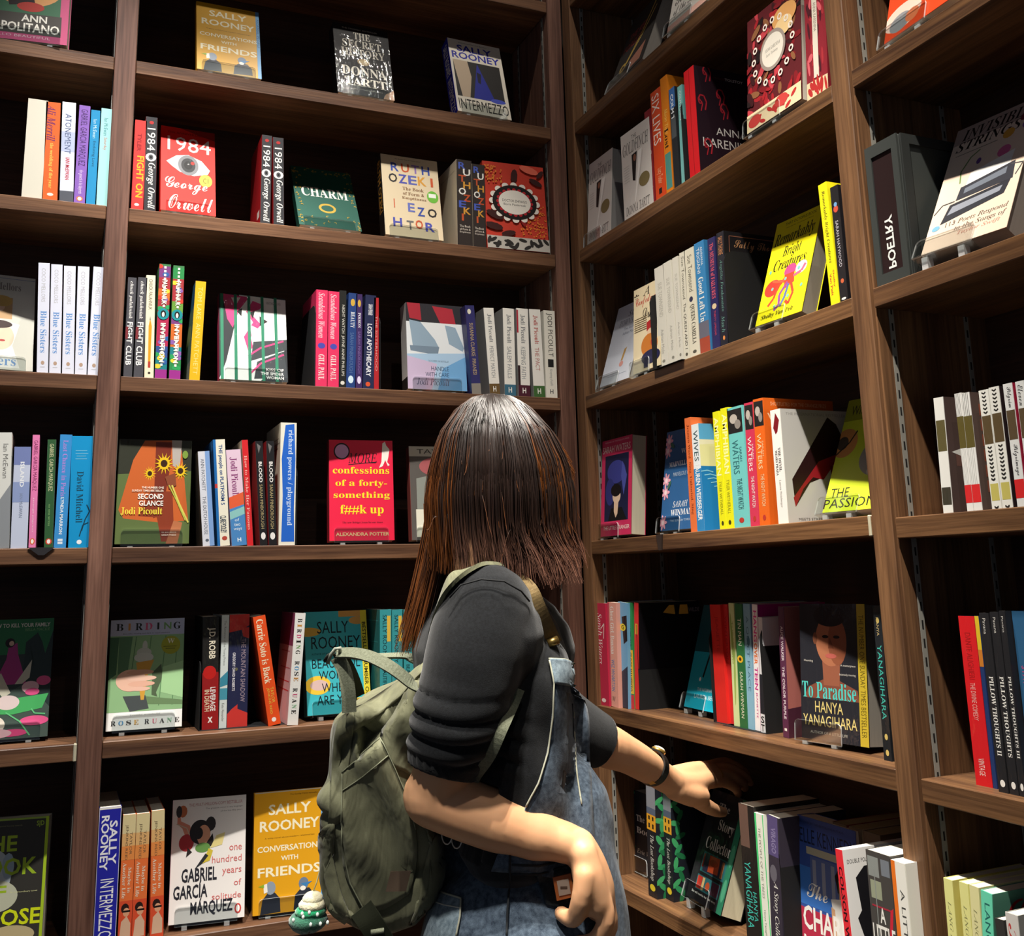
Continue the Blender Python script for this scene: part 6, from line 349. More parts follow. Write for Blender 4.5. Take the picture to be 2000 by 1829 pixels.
('S','B',2,-1.5202,.008,.3776,.128,.2012,.0305,0,'e0dbc6','e0dbc6','e6e0cf',0,[["v","Sue Townsend","n","6a6658",.3,.06,.75,.4],["e","3a3a52",.45,.47,.2,.025],["v","QUEEN CAMILLA","s","4a463c",.25,.52,.75,.88],["e","5a574c",.5,.95,.2,.015]],[],'ivory spine left of the blue and rust one'),
('S','B',2,-1.4874,.008,.3776,.128,.2033,.031,0,'3a86bd','3a86bd','e6e0cf',1,[["v","ADRIANA","n","e6eef2",.6,.05,.8,.22],["v","TRIGIANI","n","e6eef2",.2,.05,.5,.28],["v","Good Left Undone","s","eef0ea",.2,.32,.72,.86],["r","a84a34",0,.86,1,1],["r","6a6a78",0,.72,1,.86]],[],'blue spine turning rust at its foot'),
('S','B',2,-1.4503,.008,.3776,.128,.1985,.0225,.027,'2c2a5c','2c2a5c','e6e0cf',1,[["v","The MUSEUM of FAILURES","s","d85a6a",.25,.05,.75,.55],["e","e0c8a0",.5,.62,.3,.025],["v","THRITY UMRIGAR","n","c0465a",.4,.66,.65,.88]],[],'dark violet spine with pink lettering'),
('S','B',2,-1.4258,.008,.3776,.14,.2,.0212,.0429,'23242e','1c1a1f','e6e0cf',1,[["v","SALLY THORNE","n","c98a5a",.2,.04,.8,.2],["v","Angelika Frankenstein","i","6a9a90",.25,.24,.7,.7],["v","Match","i","6a9a90",.25,.74,.7,.88],["e","d88a4a",.5,.93,.15,.02]],[["l","8a5a4a",.8,[[.08,.04],[.95,.04]]],["l","8a5a4a",.8,[[.08,.04],[.08,.9]]],["t","Sally Thorne","c","b98a64",.15,.07,.85,.17]],'black spine with copper frame on its cover, beside the wide bookend'),
('F','B',2,-1.3382,.0159,.3935,.1092,.1955,.03,.3349,.0568,1,'f0e51c','f0e51c','8f897c',0,[["t","THAT OCTOPUS BOOK","n","4a4412",.22,.03,.9,.06],["t","Wonderful, touching and funny","n","6a6412",.25,.08,.85,.095],["t","Remarkably","q","16140f",.04,.12,.92,.28],["t","Bright","q","16140f",.3,.28,.7,.41],["t","Creatures","q","16140f",.15,.4,.86,.51],["e","d0487c",.56,.55,.13,.06],["e","cf3c30",.22,.67,.17,.08],["p","d8452f",[[.45,.58],[.66,.58],[.7,.68],[.5,.72]]],["e","b8c8d0",.8,.56,.12,.06],["l","d8452f",3,[[.5,.6],[.35,.68],[.3,.78],[.2,.84]]],["l","8a4a8c",3,[[.55,.66],[.42,.76],[.45,.86],[.36,.9]]],["l","5a6a9c",3,[[.58,.68],[.55,.8],[.48,.88]]],["l","d8452f",3,[[.62,.66],[.72,.78],[.66,.88],[.58,.84]]],["l","e0607c",3,[[.66,.62],[.82,.6],[.88,.54]]],["l","c05a3c",3,[[.48,.64],[.3,.62],[.2,.6]]],["e","6fb5a8",.1,.5,.025,.016],["e","6fb5a8",.23,.68,.025,.016],["e","6fb5a8",.36,.86,.025,.016],["e","6fb5a8",.49,.62,.025,.016],["e","6fb5a8",.62,.8,.025,.016],["e","6fb5a8",.75,.56,.025,.016],["e","6fb5a8",.88,.74,.025,.016],["t","Shelby Van Pelt","q","23200f",.1,.915,.8,.965]],[],'bright yellow cover with a red octopus leaning back'),
('S','B',2,-1.1462,.008,.3776,.128,.1894,.0181,-.0278,'f0e51c','f0e51c','e6e0cf',0,[["v","Remarkably Bright Creatures","q","55501a",.25,.06,.7,.66],["v","Shelby","b","c04a2c",.55,.72,.8,.86],["v","Van Pelt","b","c04a2c",.2,.74,.45,.92]],[],'bright yellow spine leaning beside the octopus cover'),
('S','B',2,-1.1266,.008,.3776,.128,.1764,.0166,0,'201f22','1c1a1f','e6e0cf',1,[["v","SARAH HAYWOOD","n","c0bcc4",.3,.3,.65,.7],["e","c8503c",.5,.2,.3,.03],["e","6fa0d0",.5,.16,.2,.02],["e","c8603c",.5,.82,.2,.02],["e","e6e4e0",.5,.97,.3,.01]],[],'black spine leaning against the right post on the third shelf'),
('F','B',3,-1.9137,.0214,.0797,.1209,.2006,.034,.0734,.0289,1,'c92f5c','c92f5c','dcd6bd',0,[["t","WINNER OF THE BAILEYS PRIZE","n","f0c0cc",.1,.02,.9,.035],["t","SARAH WATERS","n","f6e4dc",.03,.07,.95,.14],["r","1c2040",.12,.17,.9,.85],["e","3a3f8a",.5,.35,.3,.12],["e","2f3678",.3,.55,.15,.14],["p","4a52a0",[[.7,.25],[.85,.4],[.75,.6],[.66,.4]]],["p","151517",[[.25,.85],[.35,.72],[.7,.72],[.86,.85]]],["p","e0c0a4",[[.44,.6],[.6,.6],[.56,.78],[.5,.82],[.44,.76]]],["e","e6c8ac",.52,.6,.13,.075],["e","151315",.5,.54,.17,.065],["t","THE LITTLE STRANGER","n","f6e4dc",.1,.9,.95,.94]],[],'crimson cover with a pale painted figure, thick cream page block showing'),
('F','B',3,-1.7002,.0357,.0804,.1084,.1924,.022,.1476,.0248,1,'2f5f93','2f5f93','e6e0cf',1,[["t","MARVELLOUS","s","eceef0",.15,.32,.9,.37],["t","WAYS","s","eceef0",.5,.2,.9,.25],["t","WINMAN","s","eceef0",.3,.8,.95,.86],["t","SARAH","i","eceef0",.35,.72,.8,.78],["t","THE SUNDAY TIMES","n","b8c8d8",.3,.9,.9,.92],["t","MARVELLOUS WAYS","n","b8c8d8",.3,.43,.9,.47],["p","e8a6b8",[[.23,.1],[.219,.11],[.189,.116],[.151,.116],[.121,.11],[.11,.1],[.121,.09],[.151,.084],[.189,.084],[.219,.09]]],["p","e8a6b8",[[.181,.162],[.162,.162],[.136,.15],[.113,.132],[.102,.113],[.106,.101],[.125,.101],[.151,.112],[.174,.131],[.185,.15]]],["p","e8a6b8",[[.071,.177],[.059,.168],[.057,.147],[.065,.124],[.081,.106],[.098,.101],[.11,.11],[.112,.131],[.104,.154],[.088,.172]]],["p","e8a6b8",[[-.017,.134],[-.013,.122],[.01,.109],[.043,.098],[.074,.095],[.091,.1],[.087,.112],[.064,.126],[.031,.137],[-.0,.14]]],["p","e8a6b8",[[-.017,.066],[-.0,.06],[.031,.063],[.064,.074],[.087,.088],[.091,.1],[.074,.105],[.043,.102],[.01,.091],[-.013,.078]]],["p","e8a6b8",[[.071,.023],[.088,.028],[.104,.046],[.112,.069],[.11,.09],[.098,.099],[.081,.094],[.065,.076],[.057,.053],[.059,.032]]],["p","e8a6b8",[[.181,.038],[.185,.05],[.174,.069],[.151,.088],[.125,.099],[.106,.099],[.102,.087],[.113,.068],[.136,.05],[.162,.038]]],["e","f3dce0",.1,.1,.04,.025],["p","e8a6b8",[[.21,.2],[.199,.21],[.169,.216],[.131,.216],[.101,.21],[.09,.2],[.101,.19],[.131,.184],[.169,.184],[.199,.19]]],["p","e8a6b8",[[.161,.262],[.142,.262],[.116,.25],[.093,.232],[.082,.213],[.086,.201],[.105,.201],[.131,.212],[.154,.231],[.165,.25]]],["p","e8a6b8",[[.051,.277],[.039,.268],[.037,.247],[.045,.224],[.061,.206],[.078,.201],[.09,.21],[.092,.231],[.084,.254],[.068,.272]]],["p","e8a6b8",[[-.037,.234],[-.033,.222],[-.01,.209],[.023,.198],[.054,.195],[.071,.2],[.067,.212],[.044,.226],[.011,.237],[-.02,.24]]],["p","e8a6b8",[[-.037,.166],[-.02,.16],[.011,.163],[.044,.174],[.067,.188],[.071,.2],[.054,.205],[.023,.202],[-.01,.191],[-.033,.178]]],["p","e8a6b8",[[.051,.123],[.068,.128],[.084,.146],[.092,.169],[.09,.19],[.078,.199],[.061,.194],[.045,.176],[.037,.153],[.039,.132]]],["p","e8a6b8",[[.161,.138],[.165,.15],[.154,.169],[.131,.188],[.105,.199],[.086,.199],[.082,.187],[.093,.168],[.116,.15],[.142,.138]]],["e","f3dce0",.08,.2,.04,.025],["p","e8a6b8",[[.23,.5],[.219,.51],[.189,.516],[.151,.516],[.121,.51],[.11,.5],[.121,.49],[.151,.484],[.189,.484],[.219,.49]]],["p","e8a6b8",[[.181,.562],[.162,.562],[.136,.55],[.113,.532],[.102,.513],[.106,.501],[.125,.501],[.151,.512],[.174,.531],[.185,.55]]],["p","e8a6b8",[[.071,.577],[.059,.568],[.057,.547],[.065,.524],[.081,.506],[.098,.501],[.11,.51],[.112,.531],[.104,.554],[.088,.572]]],["p","e8a6b8",[[-.017,.534],[-.013,.522],[.01,.509],[.043,.498],[.074,.495],[.091,.5],[.087,.512],[.064,.526],[.031,.537],[-.0,.54]]],["p","e8a6b8",[[-.017,.466],[-.0,.46],[.031,.463],[.064,.474],[.087,.488],[.091,.5],[.074,.505],[.043,.502],[.01,.491],[-.013,.478]]],["p","e8a6b8",[[.071,.423],[.088,.428],[.104,.446],[.112,.469],[.11,.49],[.098,.499],[.081,.494],[.065,.476],[.057,.453],[.059,.432]]],["p","e8a6b8",[[.181,.438],[.185,.45],[.174,.469],[.151,.488],[.125,.499],[.106,.499],[.102,.487],[.113,.468],[.136,.45],[.162,.438]]],["e","f3dce0",.1,.5,.04,.025],["p","e8a6b8",[[.23,.62],[.219,.63],[.189,.636],[.151,.636],[.121,.63],[.11,.62],[.121,.61],[.151,.604],[.189,.604],[.219,.61]]],["p","e8a6b8",[[.181,.682],[.162,.682],[.136,.67],[.113,.652],[.102,.633],[.106,.621],[.125,.621],[.151,.632],[.174,.651],[.185,.67]]],["p","e8a6b8",[[.071,.697],[.059,.688],[.057,.667],[.065,.644],[.081,.626],[.098,.621],[.11,.63],[.112,.651],[.104,.674],[.088,.692]]],["p","e8a6b8",[[-.017,.654],[-.013,.642],[.01,.629],[.043,.618],[.074,.615],[.091,.62],[.087,.632],[.064,.646],[.031,.657],[-.0,.66]]],["p","e8a6b8",[[-.017,.586],[-.0,.58],[.031,.583],[.064,.594],[.087,.608],[.091,.62],[.074,.625],[.043,.622],[.01,.611],[-.013,.598]]],["p","e8a6b8",[[.071,.543],[.088,.548],[.104,.566],[.112,.589],[.11,.61],[.098,.619],[.081,.614],[.065,.596],[.057,.573],[.059,.552]]],["p","e8a6b8",[[.181,.558],[.185,.57],[.174,.589],[.151,.608],[.125,.619],[.106,.619],[.102,.607],[.113,.588],[.136,.57],[.162,.558]]],["e","f3dce0",.1,.62,.04,.025],["p","e8a6b8",[[.21,.92],[.199,.93],[.169,.936],[.131,.936],[.101,.93],[.09,.92],[.101,.91],[.131,.904],[.169,.904],[.199,.91]]],["p","e8a6b8",[[.161,.982],[.142,.982],[.116,.97],[.093,.952],[.082,.933],[.086,.921],[.105,.921],[.131,.932],[.154,.951],[.165,.97]]],["p","e8a6b8",[[.051,.997],[.039,.988],[.037,.967],[.045,.944],[.061,.926],[.078,.921],[.09,.93],[.092,.951],[.084,.974],[.068,.992]]],["p","e8a6b8",[[-.037,.954],[-.033,.942],[-.01,.929],[.023,.918],[.054,.915],[.071,.92],[.067,.932],[.044,.946],[.011,.957],[-.02,.96]]],["p","e8a6b8",[[-.037,.886],[-.02,.88],[.011,.883],[.044,.894],[.067,.908],[.071,.92],[.054,.925],[.023,.922],[-.01,.911],[-.033,.898]]],["p","e8a6b8",[[.051,.843],[.068,.848],[.084,.866],[.092,.889],[.09,.91],[.078,.919],[.061,.914],[.045,.896],[.037,.873],[.039,.852]]],["p","e8a6b8",[[.161,.858],[.165,.87],[.154,.889],[.131,.908],[.105,.919],[.086,.919],[.082,.907],[.093,.888],[.116,.87],[.142,.858]]],["e","f3dce0",.08,.92,.04,.025],["p","3f6a5a",[[.29,.175],[.267,.181],[.226,.176],[.183,.161],[.154,.141],[.15,.125],[.173,.119],[.214,.124],[.257,.139],[.286,.159]]],["p","3f6a5a",[[.153,.592],[.146,.576],[.16,.551],[.189,.525],[.222,.508],[.247,.508],[.254,.524],[.24,.549],[.211,.575],[.178,.592]]]],[],'blue cover with pink water lilies partly behind spines'),
('S','B',3,-1.5514,.008,.0712,.128,.2023,.0193,0,'e2723c','e2723c','e6e0cf',1,[["v","Jesmyn Ward  Sing, Unburied, Sing","s","8a3416",.25,.06,.7,.85]],[],'narrow coral orange spine right of the water lilies'),
('S','B',3,-1.5311,.008,.0712,.125,.1876,.0228,0,'e6eef0','3f9cc8','e6e0cf',1,[["v","WIVES","n","23484f",.2,.06,.8,.35],["r","2f86c0",0,.42,1,1],["v","LAUREN WEISBERGER","b","eef2f2",.2,.38,.8,.9]],[["r","f0ecc8",0,.12,1,.35],["r","5fb0dc",0,0,1,.15],["p","e9e6a8",[[0,.2],[1,.15],[1,.4],[0,.4]]],["r","1f7cba",0,.4,1,1],["e","5a3a2c",.6,.28,.11,.04],["e","4a2c20",.6,.36,.1,.08],["e","8a5a44",.55,.38,.2,.03],["t","WIVES","s","eef2ea",.3,.56,1.2,.68],["t","WIVES","n","eef2a0",.55,.82,1.2,.87],["l","8fd0e8",1,[[.0,.45],[.1,.44],[.2,.455]]],["l","8fd0e8",1,[[.05,.485],[.15,.475],[.25,.49]]],["l","8fd0e8",1,[[.1,.52],[.2,.51],[.3,.525]]],["l","8fd0e8",1,[[.15,.555],[.25,.545],[.35,.56]]],["l","8fd0e8",1,[[.2,.59],[.3,.58],[.4,.595]]],["l","8fd0e8",1,[[.25,.625],[.35,.615],[.45,.63]]],["l","8fd0e8",1,[[.3,.66],[.4,.65],[.5,.665]]],["l","8fd0e8",1,[[.35,.695],[.45,.685],[.55,.7]]],["l","8fd0e8",1,[[.4,.73],[.5,.72],[.6,.735]]],["l","8fd0e8",1,[[.45,.765],[.55,.755],[.65,.77]]],["l","8fd0e8",1,[[.5,.8],[.6,.79],[.7,.805]]],["l","8fd0e8",1,[[.55,.835],[.65,.825],[.75,.84]]],["l","8fd0e8",1,[[.6,.87],[.7,.86],[.8,.875]]],["l","8fd0e8",1,[[.65,.905],[.75,.895],[.85,.91]]]],'white and sea blue spine with a swimmer on its cover'),
('S','B',3,-1.4631,.008,.0712,.128,.1997,.0184,0,'e6e41a','e6e41a','e6e0cf',0,P12,[],'left lemon yellow spine of a pair'),
('S','B',3,-1.4439,.008,.0712,.128,.2018,.0209,.0213,'e6e41a','e6e41a','e6e0cf',0,P12,[],'right lemon yellow spine of a pair, touching teal'),
('S','B',3,-1.4213,.008,.0712,.128,.1992,.0424,0,'6fc4c0','6fc4c0','e6e0cf',1,[["r","222020",.04,.02,.96,.22],["e","b9b0a6",.4,.1,.25,.04],["e","8f8780",.65,.15,.2,.04],["v","WATERS","n","2f6a70",.2,.28,.6,.56],["v","SARAH","n","2f6a70",.65,.34,.8,.46],["v","THE NIGHT WATCH","n","2f6a70",.35,.6,.7,.85],["e","b5382c",.5,.94,.16,.022]],[],'wide pale turquoise spine with black-and-white picture'),
('S','B',3,-1.3775,.008,.0712,.128,.1996,.0234,.024,'cc3654','cc3654','e6e0cf',1,[["r","222020",.04,.02,.96,.22],["e","b9b0a6",.4,.1,.25,.04],["e","8f8780",.65,.15,.2,.04],["v","WATERS","n","f2e4e0",.2,.28,.6,.56],["v","SARAH","n","f2e4e0",.65,.34,.8,.46],["v","THE NIGHT WATCH","n","f2e4e0",.35,.6,.7,.85],["e","b5382c",.5,.94,.16,.022]],[],'crimson spine with dark picture at its head'),
('S','B',3,-1.3532,.008,.0712,.14,.2016,.026,.0255,'e2661c','d8621a','e6e0cf',1,[["r","222020",.04,.02,.96,.22],["e","b9b0a6",.4,.1,.25,.04],["e","8f8780",.65,.15,.2,.04],["v","WATERS","n","f6d2a0",.2,.28,.6,.56],["v","SARAH","n","f6d2a0",.65,.34,.8,.46],["v","THE NIGHT WATCH","n","f6d2a0",.35,.6,.7,.85],["e","b5382c",.5,.94,.16,.022]],[["t","SHORTLISTED FOR THE ORANGE PRIZE","n","f2b48c",.1,.03,.9,.06],["t","WATERS","n","f2c8a0",.05,.12,.9,.2]],'orange spine and cover left of the stiletto book'),
('S','B',3,-1.3062,.008,.0712,.135,.1776,.0241,0,'efece6','b8b6b2','e6e0cf',0,[["p","7c1620",[[.2,.16],[.5,.03],[.85,.1],[.6,.2],[.4,.22]]],["v","THE DEVIL","s","3a3836",.5,.34,.75,.55],["v","WEARS PRADA","s","3a3836",.2,.36,.42,.58],["v","Lauren Weisberger","s","b0aca6",.35,.62,.6,.86]],[["t","THE INTERNATIONAL BESTSELLER","n","8f8c88",.08,.03,.95,.055],["p","23090c",[[.68,.06],[.8,.12],[.92,.3],[.86,.37],[.55,.6],[.35,.65],[.12,.86],[.1,.62]]],["p","8c1620",[[.12,.86],[.1,.78],[.5,.46],[.86,.37],[.7,.5],[.55,.62],[.4,.6],[.25,.7]]],["p","6a0f18",[[.66,.5],[.74,.5],[.76,.78],[.72,.9],[.7,.78]]],["l","3a0a10",2.5,[[.62,.95],[.64,.8],[.78,.8],[.8,.95]]],["l","3a0a10",2.5,[[.72,.78],[.72,.97]]],["t","THE","s","2a2826",.8,.62,.92,.64],["t","DEVIL","s","2a2826",.78,.65,1.0,.7],["t","WEARS PRADA","s","2a2826",.78,.72,.99,.75],["t","MEETS STREEP AND CHANEL","n","5a5652",.15,.955,.9,.975]],'white book with a giant dark red stiletto on its cover'),
('F','B',3,-1.2603,.0554,.0856,.1093,.1972,.02,.4339,.1314,1,'c4d430','c4d430','e6e0cf',0,[["r","8f9a1c",0,0,1,.2],["t","WINTERSON","n","1f1f14",.1,.06,.9,.15],["e","c98a4a",.12,.4,.22,.13],["e","4a4034",.08,.4,.1,.06],["l","2a241c",1.5,[[0,.5],[.2,.4],[.3,.3]]],["e","8f8d86",.75,.56,.3,.16],["e","d6d4ce",.7,.5,.12,.08],["e","55534e",.85,.6,.12,.08],["e","bab8b2",.8,.68,.18,.05],["t","THE","n","26261a",.08,.8,.4,.88],["t","PASSION","n","26261a",.0,.89,.9,.97]],[],'lime green cover cut off by the right post'),
('S','B',4,-1.9288,.0099,-.2558,.128,.2008,.0448,0,'bb2a48','bb2a48','e6e0cf',1,[["v","Sarah Waters","i","f4dcd8",.2,.1,.6,.6],["l","f0d8d4",1.2,[[.5,.25],[.8,.2],[.7,.35]]],["e","f0d8d4",.5,.95,.2,.02]],[],'crimson spine with italic white lettering nearest the corner post'),
('S','B',4,-1.8874,.0127,-.2558,.128,.2022,.0359,.0356,'e0a090','e0a090','e6e0cf',1,[["v","Ghost Girl, Banana","s","f2e4dc",.25,.04,.7,.5],["v","WIZ WHARTON","n","5a86b8",.3,.55,.65,.85],["t","W","n","3a3a3a",.3,.9,.65,.95],["r","c8465a",0,0,.2,1]],[],'salmon pink spine between crimson and blue'),
('S','B',4,-1.8662,.0218,-.2558,.128,.2022,.0361,.0698,'6fa6cc','6fa6cc','e6e0cf',1,[["p","191a20",[[.4,.14],[.95,.12],[1,.36],[.6,.4]]],["e","e6d23a",.5,.24,.32,.035],["t","G","b","1f1f1f",.35,.22,.65,.26],["p","2a3446",[[0,.7],[1,.6],[1,1],[0,1]]]],[],'blue spine with a yellow round letter badge'),
('S','B',4,-1.8404,.0287,-.2558,.128,.2021,.0232,.0318,'2f8a4a','2f8a4a','e6e0cf',1,[["v","COLSON WHITEHEAD","b","16241a",.25,.05,.75,.42],["r","e9b82c",0,.45,1,.86],["v","CROOK MANIFESTO","b","1f1a10",.25,.47,.75,.84],["r","c8322c",0,.87,1,1]],[],'green and yellow banded spine'),
('S','B',4,-1.8194,.0304,-.2558,.14,.2024,.0159,.0833,'d8322f','0d0a10','e6e0cf',1,[["r","e6a83a",.2,.2,.8,.3]],[["p","c9a040",[[.4,.1],[.5,.03],[.58,.03],[.6,.12]]],["p","c9a040",[[.66,.12],[.68,.03],[.8,.03],[.82,.12]]],["t","WILDE","n","8a8490",.82,.06,1.0,.1]],'thin red spine whose dark cover shows gold shapes'),
('F','B',4,-1.7159,.0766,-.2434,.1221,.1917,.022,.2938,-.0685,1,'1aa6c0','1aa6c0','e6e0cf',0,[["r","0f4a54",0,0,1,.46],["l","101416",3,[[.62,.1],[.4,.7]]],["t","THE INTERNATIONAL","n","d8eef2",.3,.8,.98,.83],["t","LAUREN BEUKES","n","d8eef2",.25,.86,1.0,.9],["e","eef4f4",.33,.72,.03,.02]],[],'turquoise cover leaning back beside the tall bookend'),
('S','B',4,-1.5848,.0599,-.2558,.128,.2004,.0326,0,'d42a24','d42a24','e6e0cf',1,[["v","JEANETTE","n","b01c1a",.35,.1,.7,.4]],[],'thick plain red spine right of the turquoise cover'),
('S','B',4,-1.5597,.0657,-.2558,.128,.201,.0163,.0212,'cc2c2c','cc2c2c','e6e0cf',1,[["v","WINTERSON","n","a01c1c",.35,.1,.7,.5]],[],'second, thinner plain red spine'),
('S','B',4,-1.5294,.0567,-.2558,.128,.2037,.0156,.0317,'cfdca0','cfdca0','e6e0cf',1,[["v","THE HOURS","n","8f9a60",.25,.15,.65,.5],["p","9ab45c",[[.616,.519],[.492,.512],[.332,.424],[.199,.289],[.142,.158],[.184,.081],[.308,.088],[.468,.176],[.601,.311],[.658,.442]]],["p","9ab45c",[[.434,.836],[.376,.765],[.403,.63],[.506,.484],[.645,.382],[.766,.364],[.824,.435],[.797,.57],[.694,.716],[.555,.818]]]],[],'pale green leafy spine'),
('S','B',4,-1.5063,.0522,-.2558,.128,.2031,.0203,.0402,'2f6a3c','2f6a3c','e6e0cf',1,[["v","TIN MAN","n","e9ead8",.3,.12,.75,.34],["e","e9b82c",.45,.45,.4,.03],["e","4a2a14",.45,.45,.18,.015],["v","SARAH WINMAN","n","d8dcc0",.3,.55,.7,.92]],[],'dark green spine with a sunflower'),
('S','B',4,-1.488,.0544,-.2558,.128,.2032,.0199,.0479,'86b4cc','86b4cc','e6e0cf',1,[["v","A QUIET PLACE","n","4a7088",.3,.1,.7,.7],["e","3f6a80",.6,.3,.2,.04]],[],'powder blue spine beside the sunflower one'),
('S','B',4,-1.4674,.0545,-.2558,.14,.2027,.0143,.0727,'f0eef0','b01c7c','e6e0cf',1,[["v","HANG","b","e0409a",.2,.05,.8,.3],["v","OVER","b","e8702c",.2,.31,.8,.48],["v","TEEN","b","c82a8a",.2,.5,.8,.68],["v","JEANETTE","n","c82a8a",.3,.7,.7,.9]],[],'white spine with magenta and orange capitals'),
('S','B',4,-1.4459,.05,-.2558,.128,.1826,.0109,.0747,'d8dade','d8dade','e6e0cf',1,[["t","S","b","17171a",.1,.86,.9,.92],["t","T","b","17171a",.1,.93,.9,.99],["r","23242a",0,.5,1,.84]],[],'short grey and black spine against the near bookend'),
('S','B',4,-1.3865,.0482,-.2558,.13,.1999,.0147,.0521,'5a2c48','b26a62','e6e0cf',1,[["v","ALICE WALKER","b","e2d4dc",.3,.15,.7,.42],["v","THE COLOR PURPLE","b","e2d4dc",.3,.46,.7,.86],["r","e6dfd8",.3,.93,.7,.95]],[["t","1984","b","2a1a1a",.3,.04,.8,.07],["t","COLOR","b","e6ddd6",.3,.22,1.2,.34],["t","PURPLE","b","e6ddd6",.4,.37,1.3,.46],["p","1f1414",[[.3,.36],[.8,.3],[1,.5],[.6,.6]]],["p","7a3c28",[[.35,.44],[.8,.42],[.9,.72],[.4,.72]]],["p","4a2434",[[0,.78],[1,.72],[1,1],[0,1]]]],'plum purple spine with salmon front cover'),
('F','B',4,-1.3192,.0314,-.2464,.1259,.1972,.04,.0842,.1351,1,'22232a','22232a','9a948a',1,[["r","22232a",.0,.0,.88,1],["p","7a4636",[[.12,.62],[.35,.56],[.6,.56],[.86,.62],[.88,.7],[.05,.7]]],["p","8f5640",[[.34,.34],[.62,.34],[.6,.6],[.36,.6]]],["e","a86a4c",.48,.27,.23,.19],["e","8a5038",.58,.28,.14,.17],["e","7a4a34",.24,.26,.035,.045],["e","17131a",.47,.09,.25,.08],["e","1a1416",.4,.245,.05,.012],["e","1a1416",.57,.245,.05,.012],["p","6e3c2a",[[.47,.25],[.53,.33],[.44,.33]]],["e","b05a50",.48,.385,.085,.018],["t","Haunting","n","c9c4ba",.06,.42,.2,.44],["t","A masterpiece","n","c9c4ba",.62,.44,.84,.46],["t","Intensely moving","n","c9c4ba",.6,.505,.84,.525],["t","To Paradise","s","4fc0b8",.02,.58,.84,.7],["t","HANYA","n","d8c47a",.22,.72,.64,.8],["t","YANAGIHARA","n","d8c47a",.03,.82,.84,.9],["t","AUTHOR OF A LITTLE LIFE","n","a8a49a",.14,.935,.7,.955],["r","b9a22e",.88,0,1,1],["v","THE NUMBER ONE SUNDAY TIMES BESTSELLER","n","55480f",.905,.08,.975,.94]],[],'portrait cover of a young man with turquoise title'),
('S','B',4,-1.1536,.0357,-.2558,.128,.2057,.0151,.0247,'1b2126','1b2126','e6e0cf',1,[["v","HANYA","n","c9b27a",.3,.08,.6,.2],["v","YANAGIHARA","n","45c0b0",.2,.26,.75,.74],["e","d8c070",.5,.1,.2,.02],["e","d8c070",.5,.85,.2,.02],["e","d8c070",.5,.95,.2,.02]],[],'black spine with turquoise capitals against the right post'),
('F','B',5,-1.9485,.0712,-.5723,.1256,.1478,.03,.0281,.0048,1,'1a1e2a','1a1e2a','e6e0cf',0,[["t","The Lost","s","eceae4",.3,.3,.9,.38],["t","Bookshop","s","eceae4",.3,.45,1.3,.55],["t","Evie Woods","i","c9c6be",.3,.72,.95,.78],["p","2f8a55",[[.27,.03],[.247,.049],[.187,.061],[.113,.061],[.053,.049],[.03,.03],[.053,.011],[.113,-.001],[.187,-.001],[.247,.011]]],["p","1f6a40",[[.182,.205],[.147,.196],[.114,.162],[.094,.115],[.095,.074],[.118,.055],[.153,.064],[.186,.098],[.206,.145],[.205,.186]]],["p","2f8a55",[[.047,.27],[.052,.246],[.094,.216],[.157,.191],[.218,.181],[.253,.19],[.248,.214],[.206,.244],[.143,.269],[.082,.279]]],["p","1f6a40",[[.063,.276],[.1,.273],[.156,.291],[.21,.324],[.241,.359],[.237,.384],[.2,.387],[.144,.369],[.09,.336],[.059,.301]]],["p","2f8a55",[[.206,.361],[.222,.383],[.21,.423],[.175,.466],[.131,.495],[.094,.499],[.078,.477],[.09,.437],[.125,.394],[.169,.365]]],["p","1f6a40",[[.267,.547],[.238,.562],[.176,.566],[.103,.555],[.049,.535],[.033,.513],[.062,.498],[.124,.494],[.197,.505],[.251,.525]]],["p","2f8a55",[[.156,.708],[.126,.694],[.104,.656],[.1,.608],[.115,.568],[.144,.552],[.174,.566],[.196,.604],[.2,.652],[.185,.692]]],["p","1f6a40",[[.036,.755],[.049,.732],[.1,.708],[.17,.693],[.233,.692],[.264,.705],[.251,.728],[.2,.752],[.13,.767],[.067,.768]]],["p","2f8a55",[[.083,.765],[.12,.767],[.169,.793],[.21,.832],[.229,.871],[.217,.895],[.18,.893],[.131,.867],[.09,.828],[.071,.789]]]],[],'dark cover with leaves in a clear holder at the left end'),
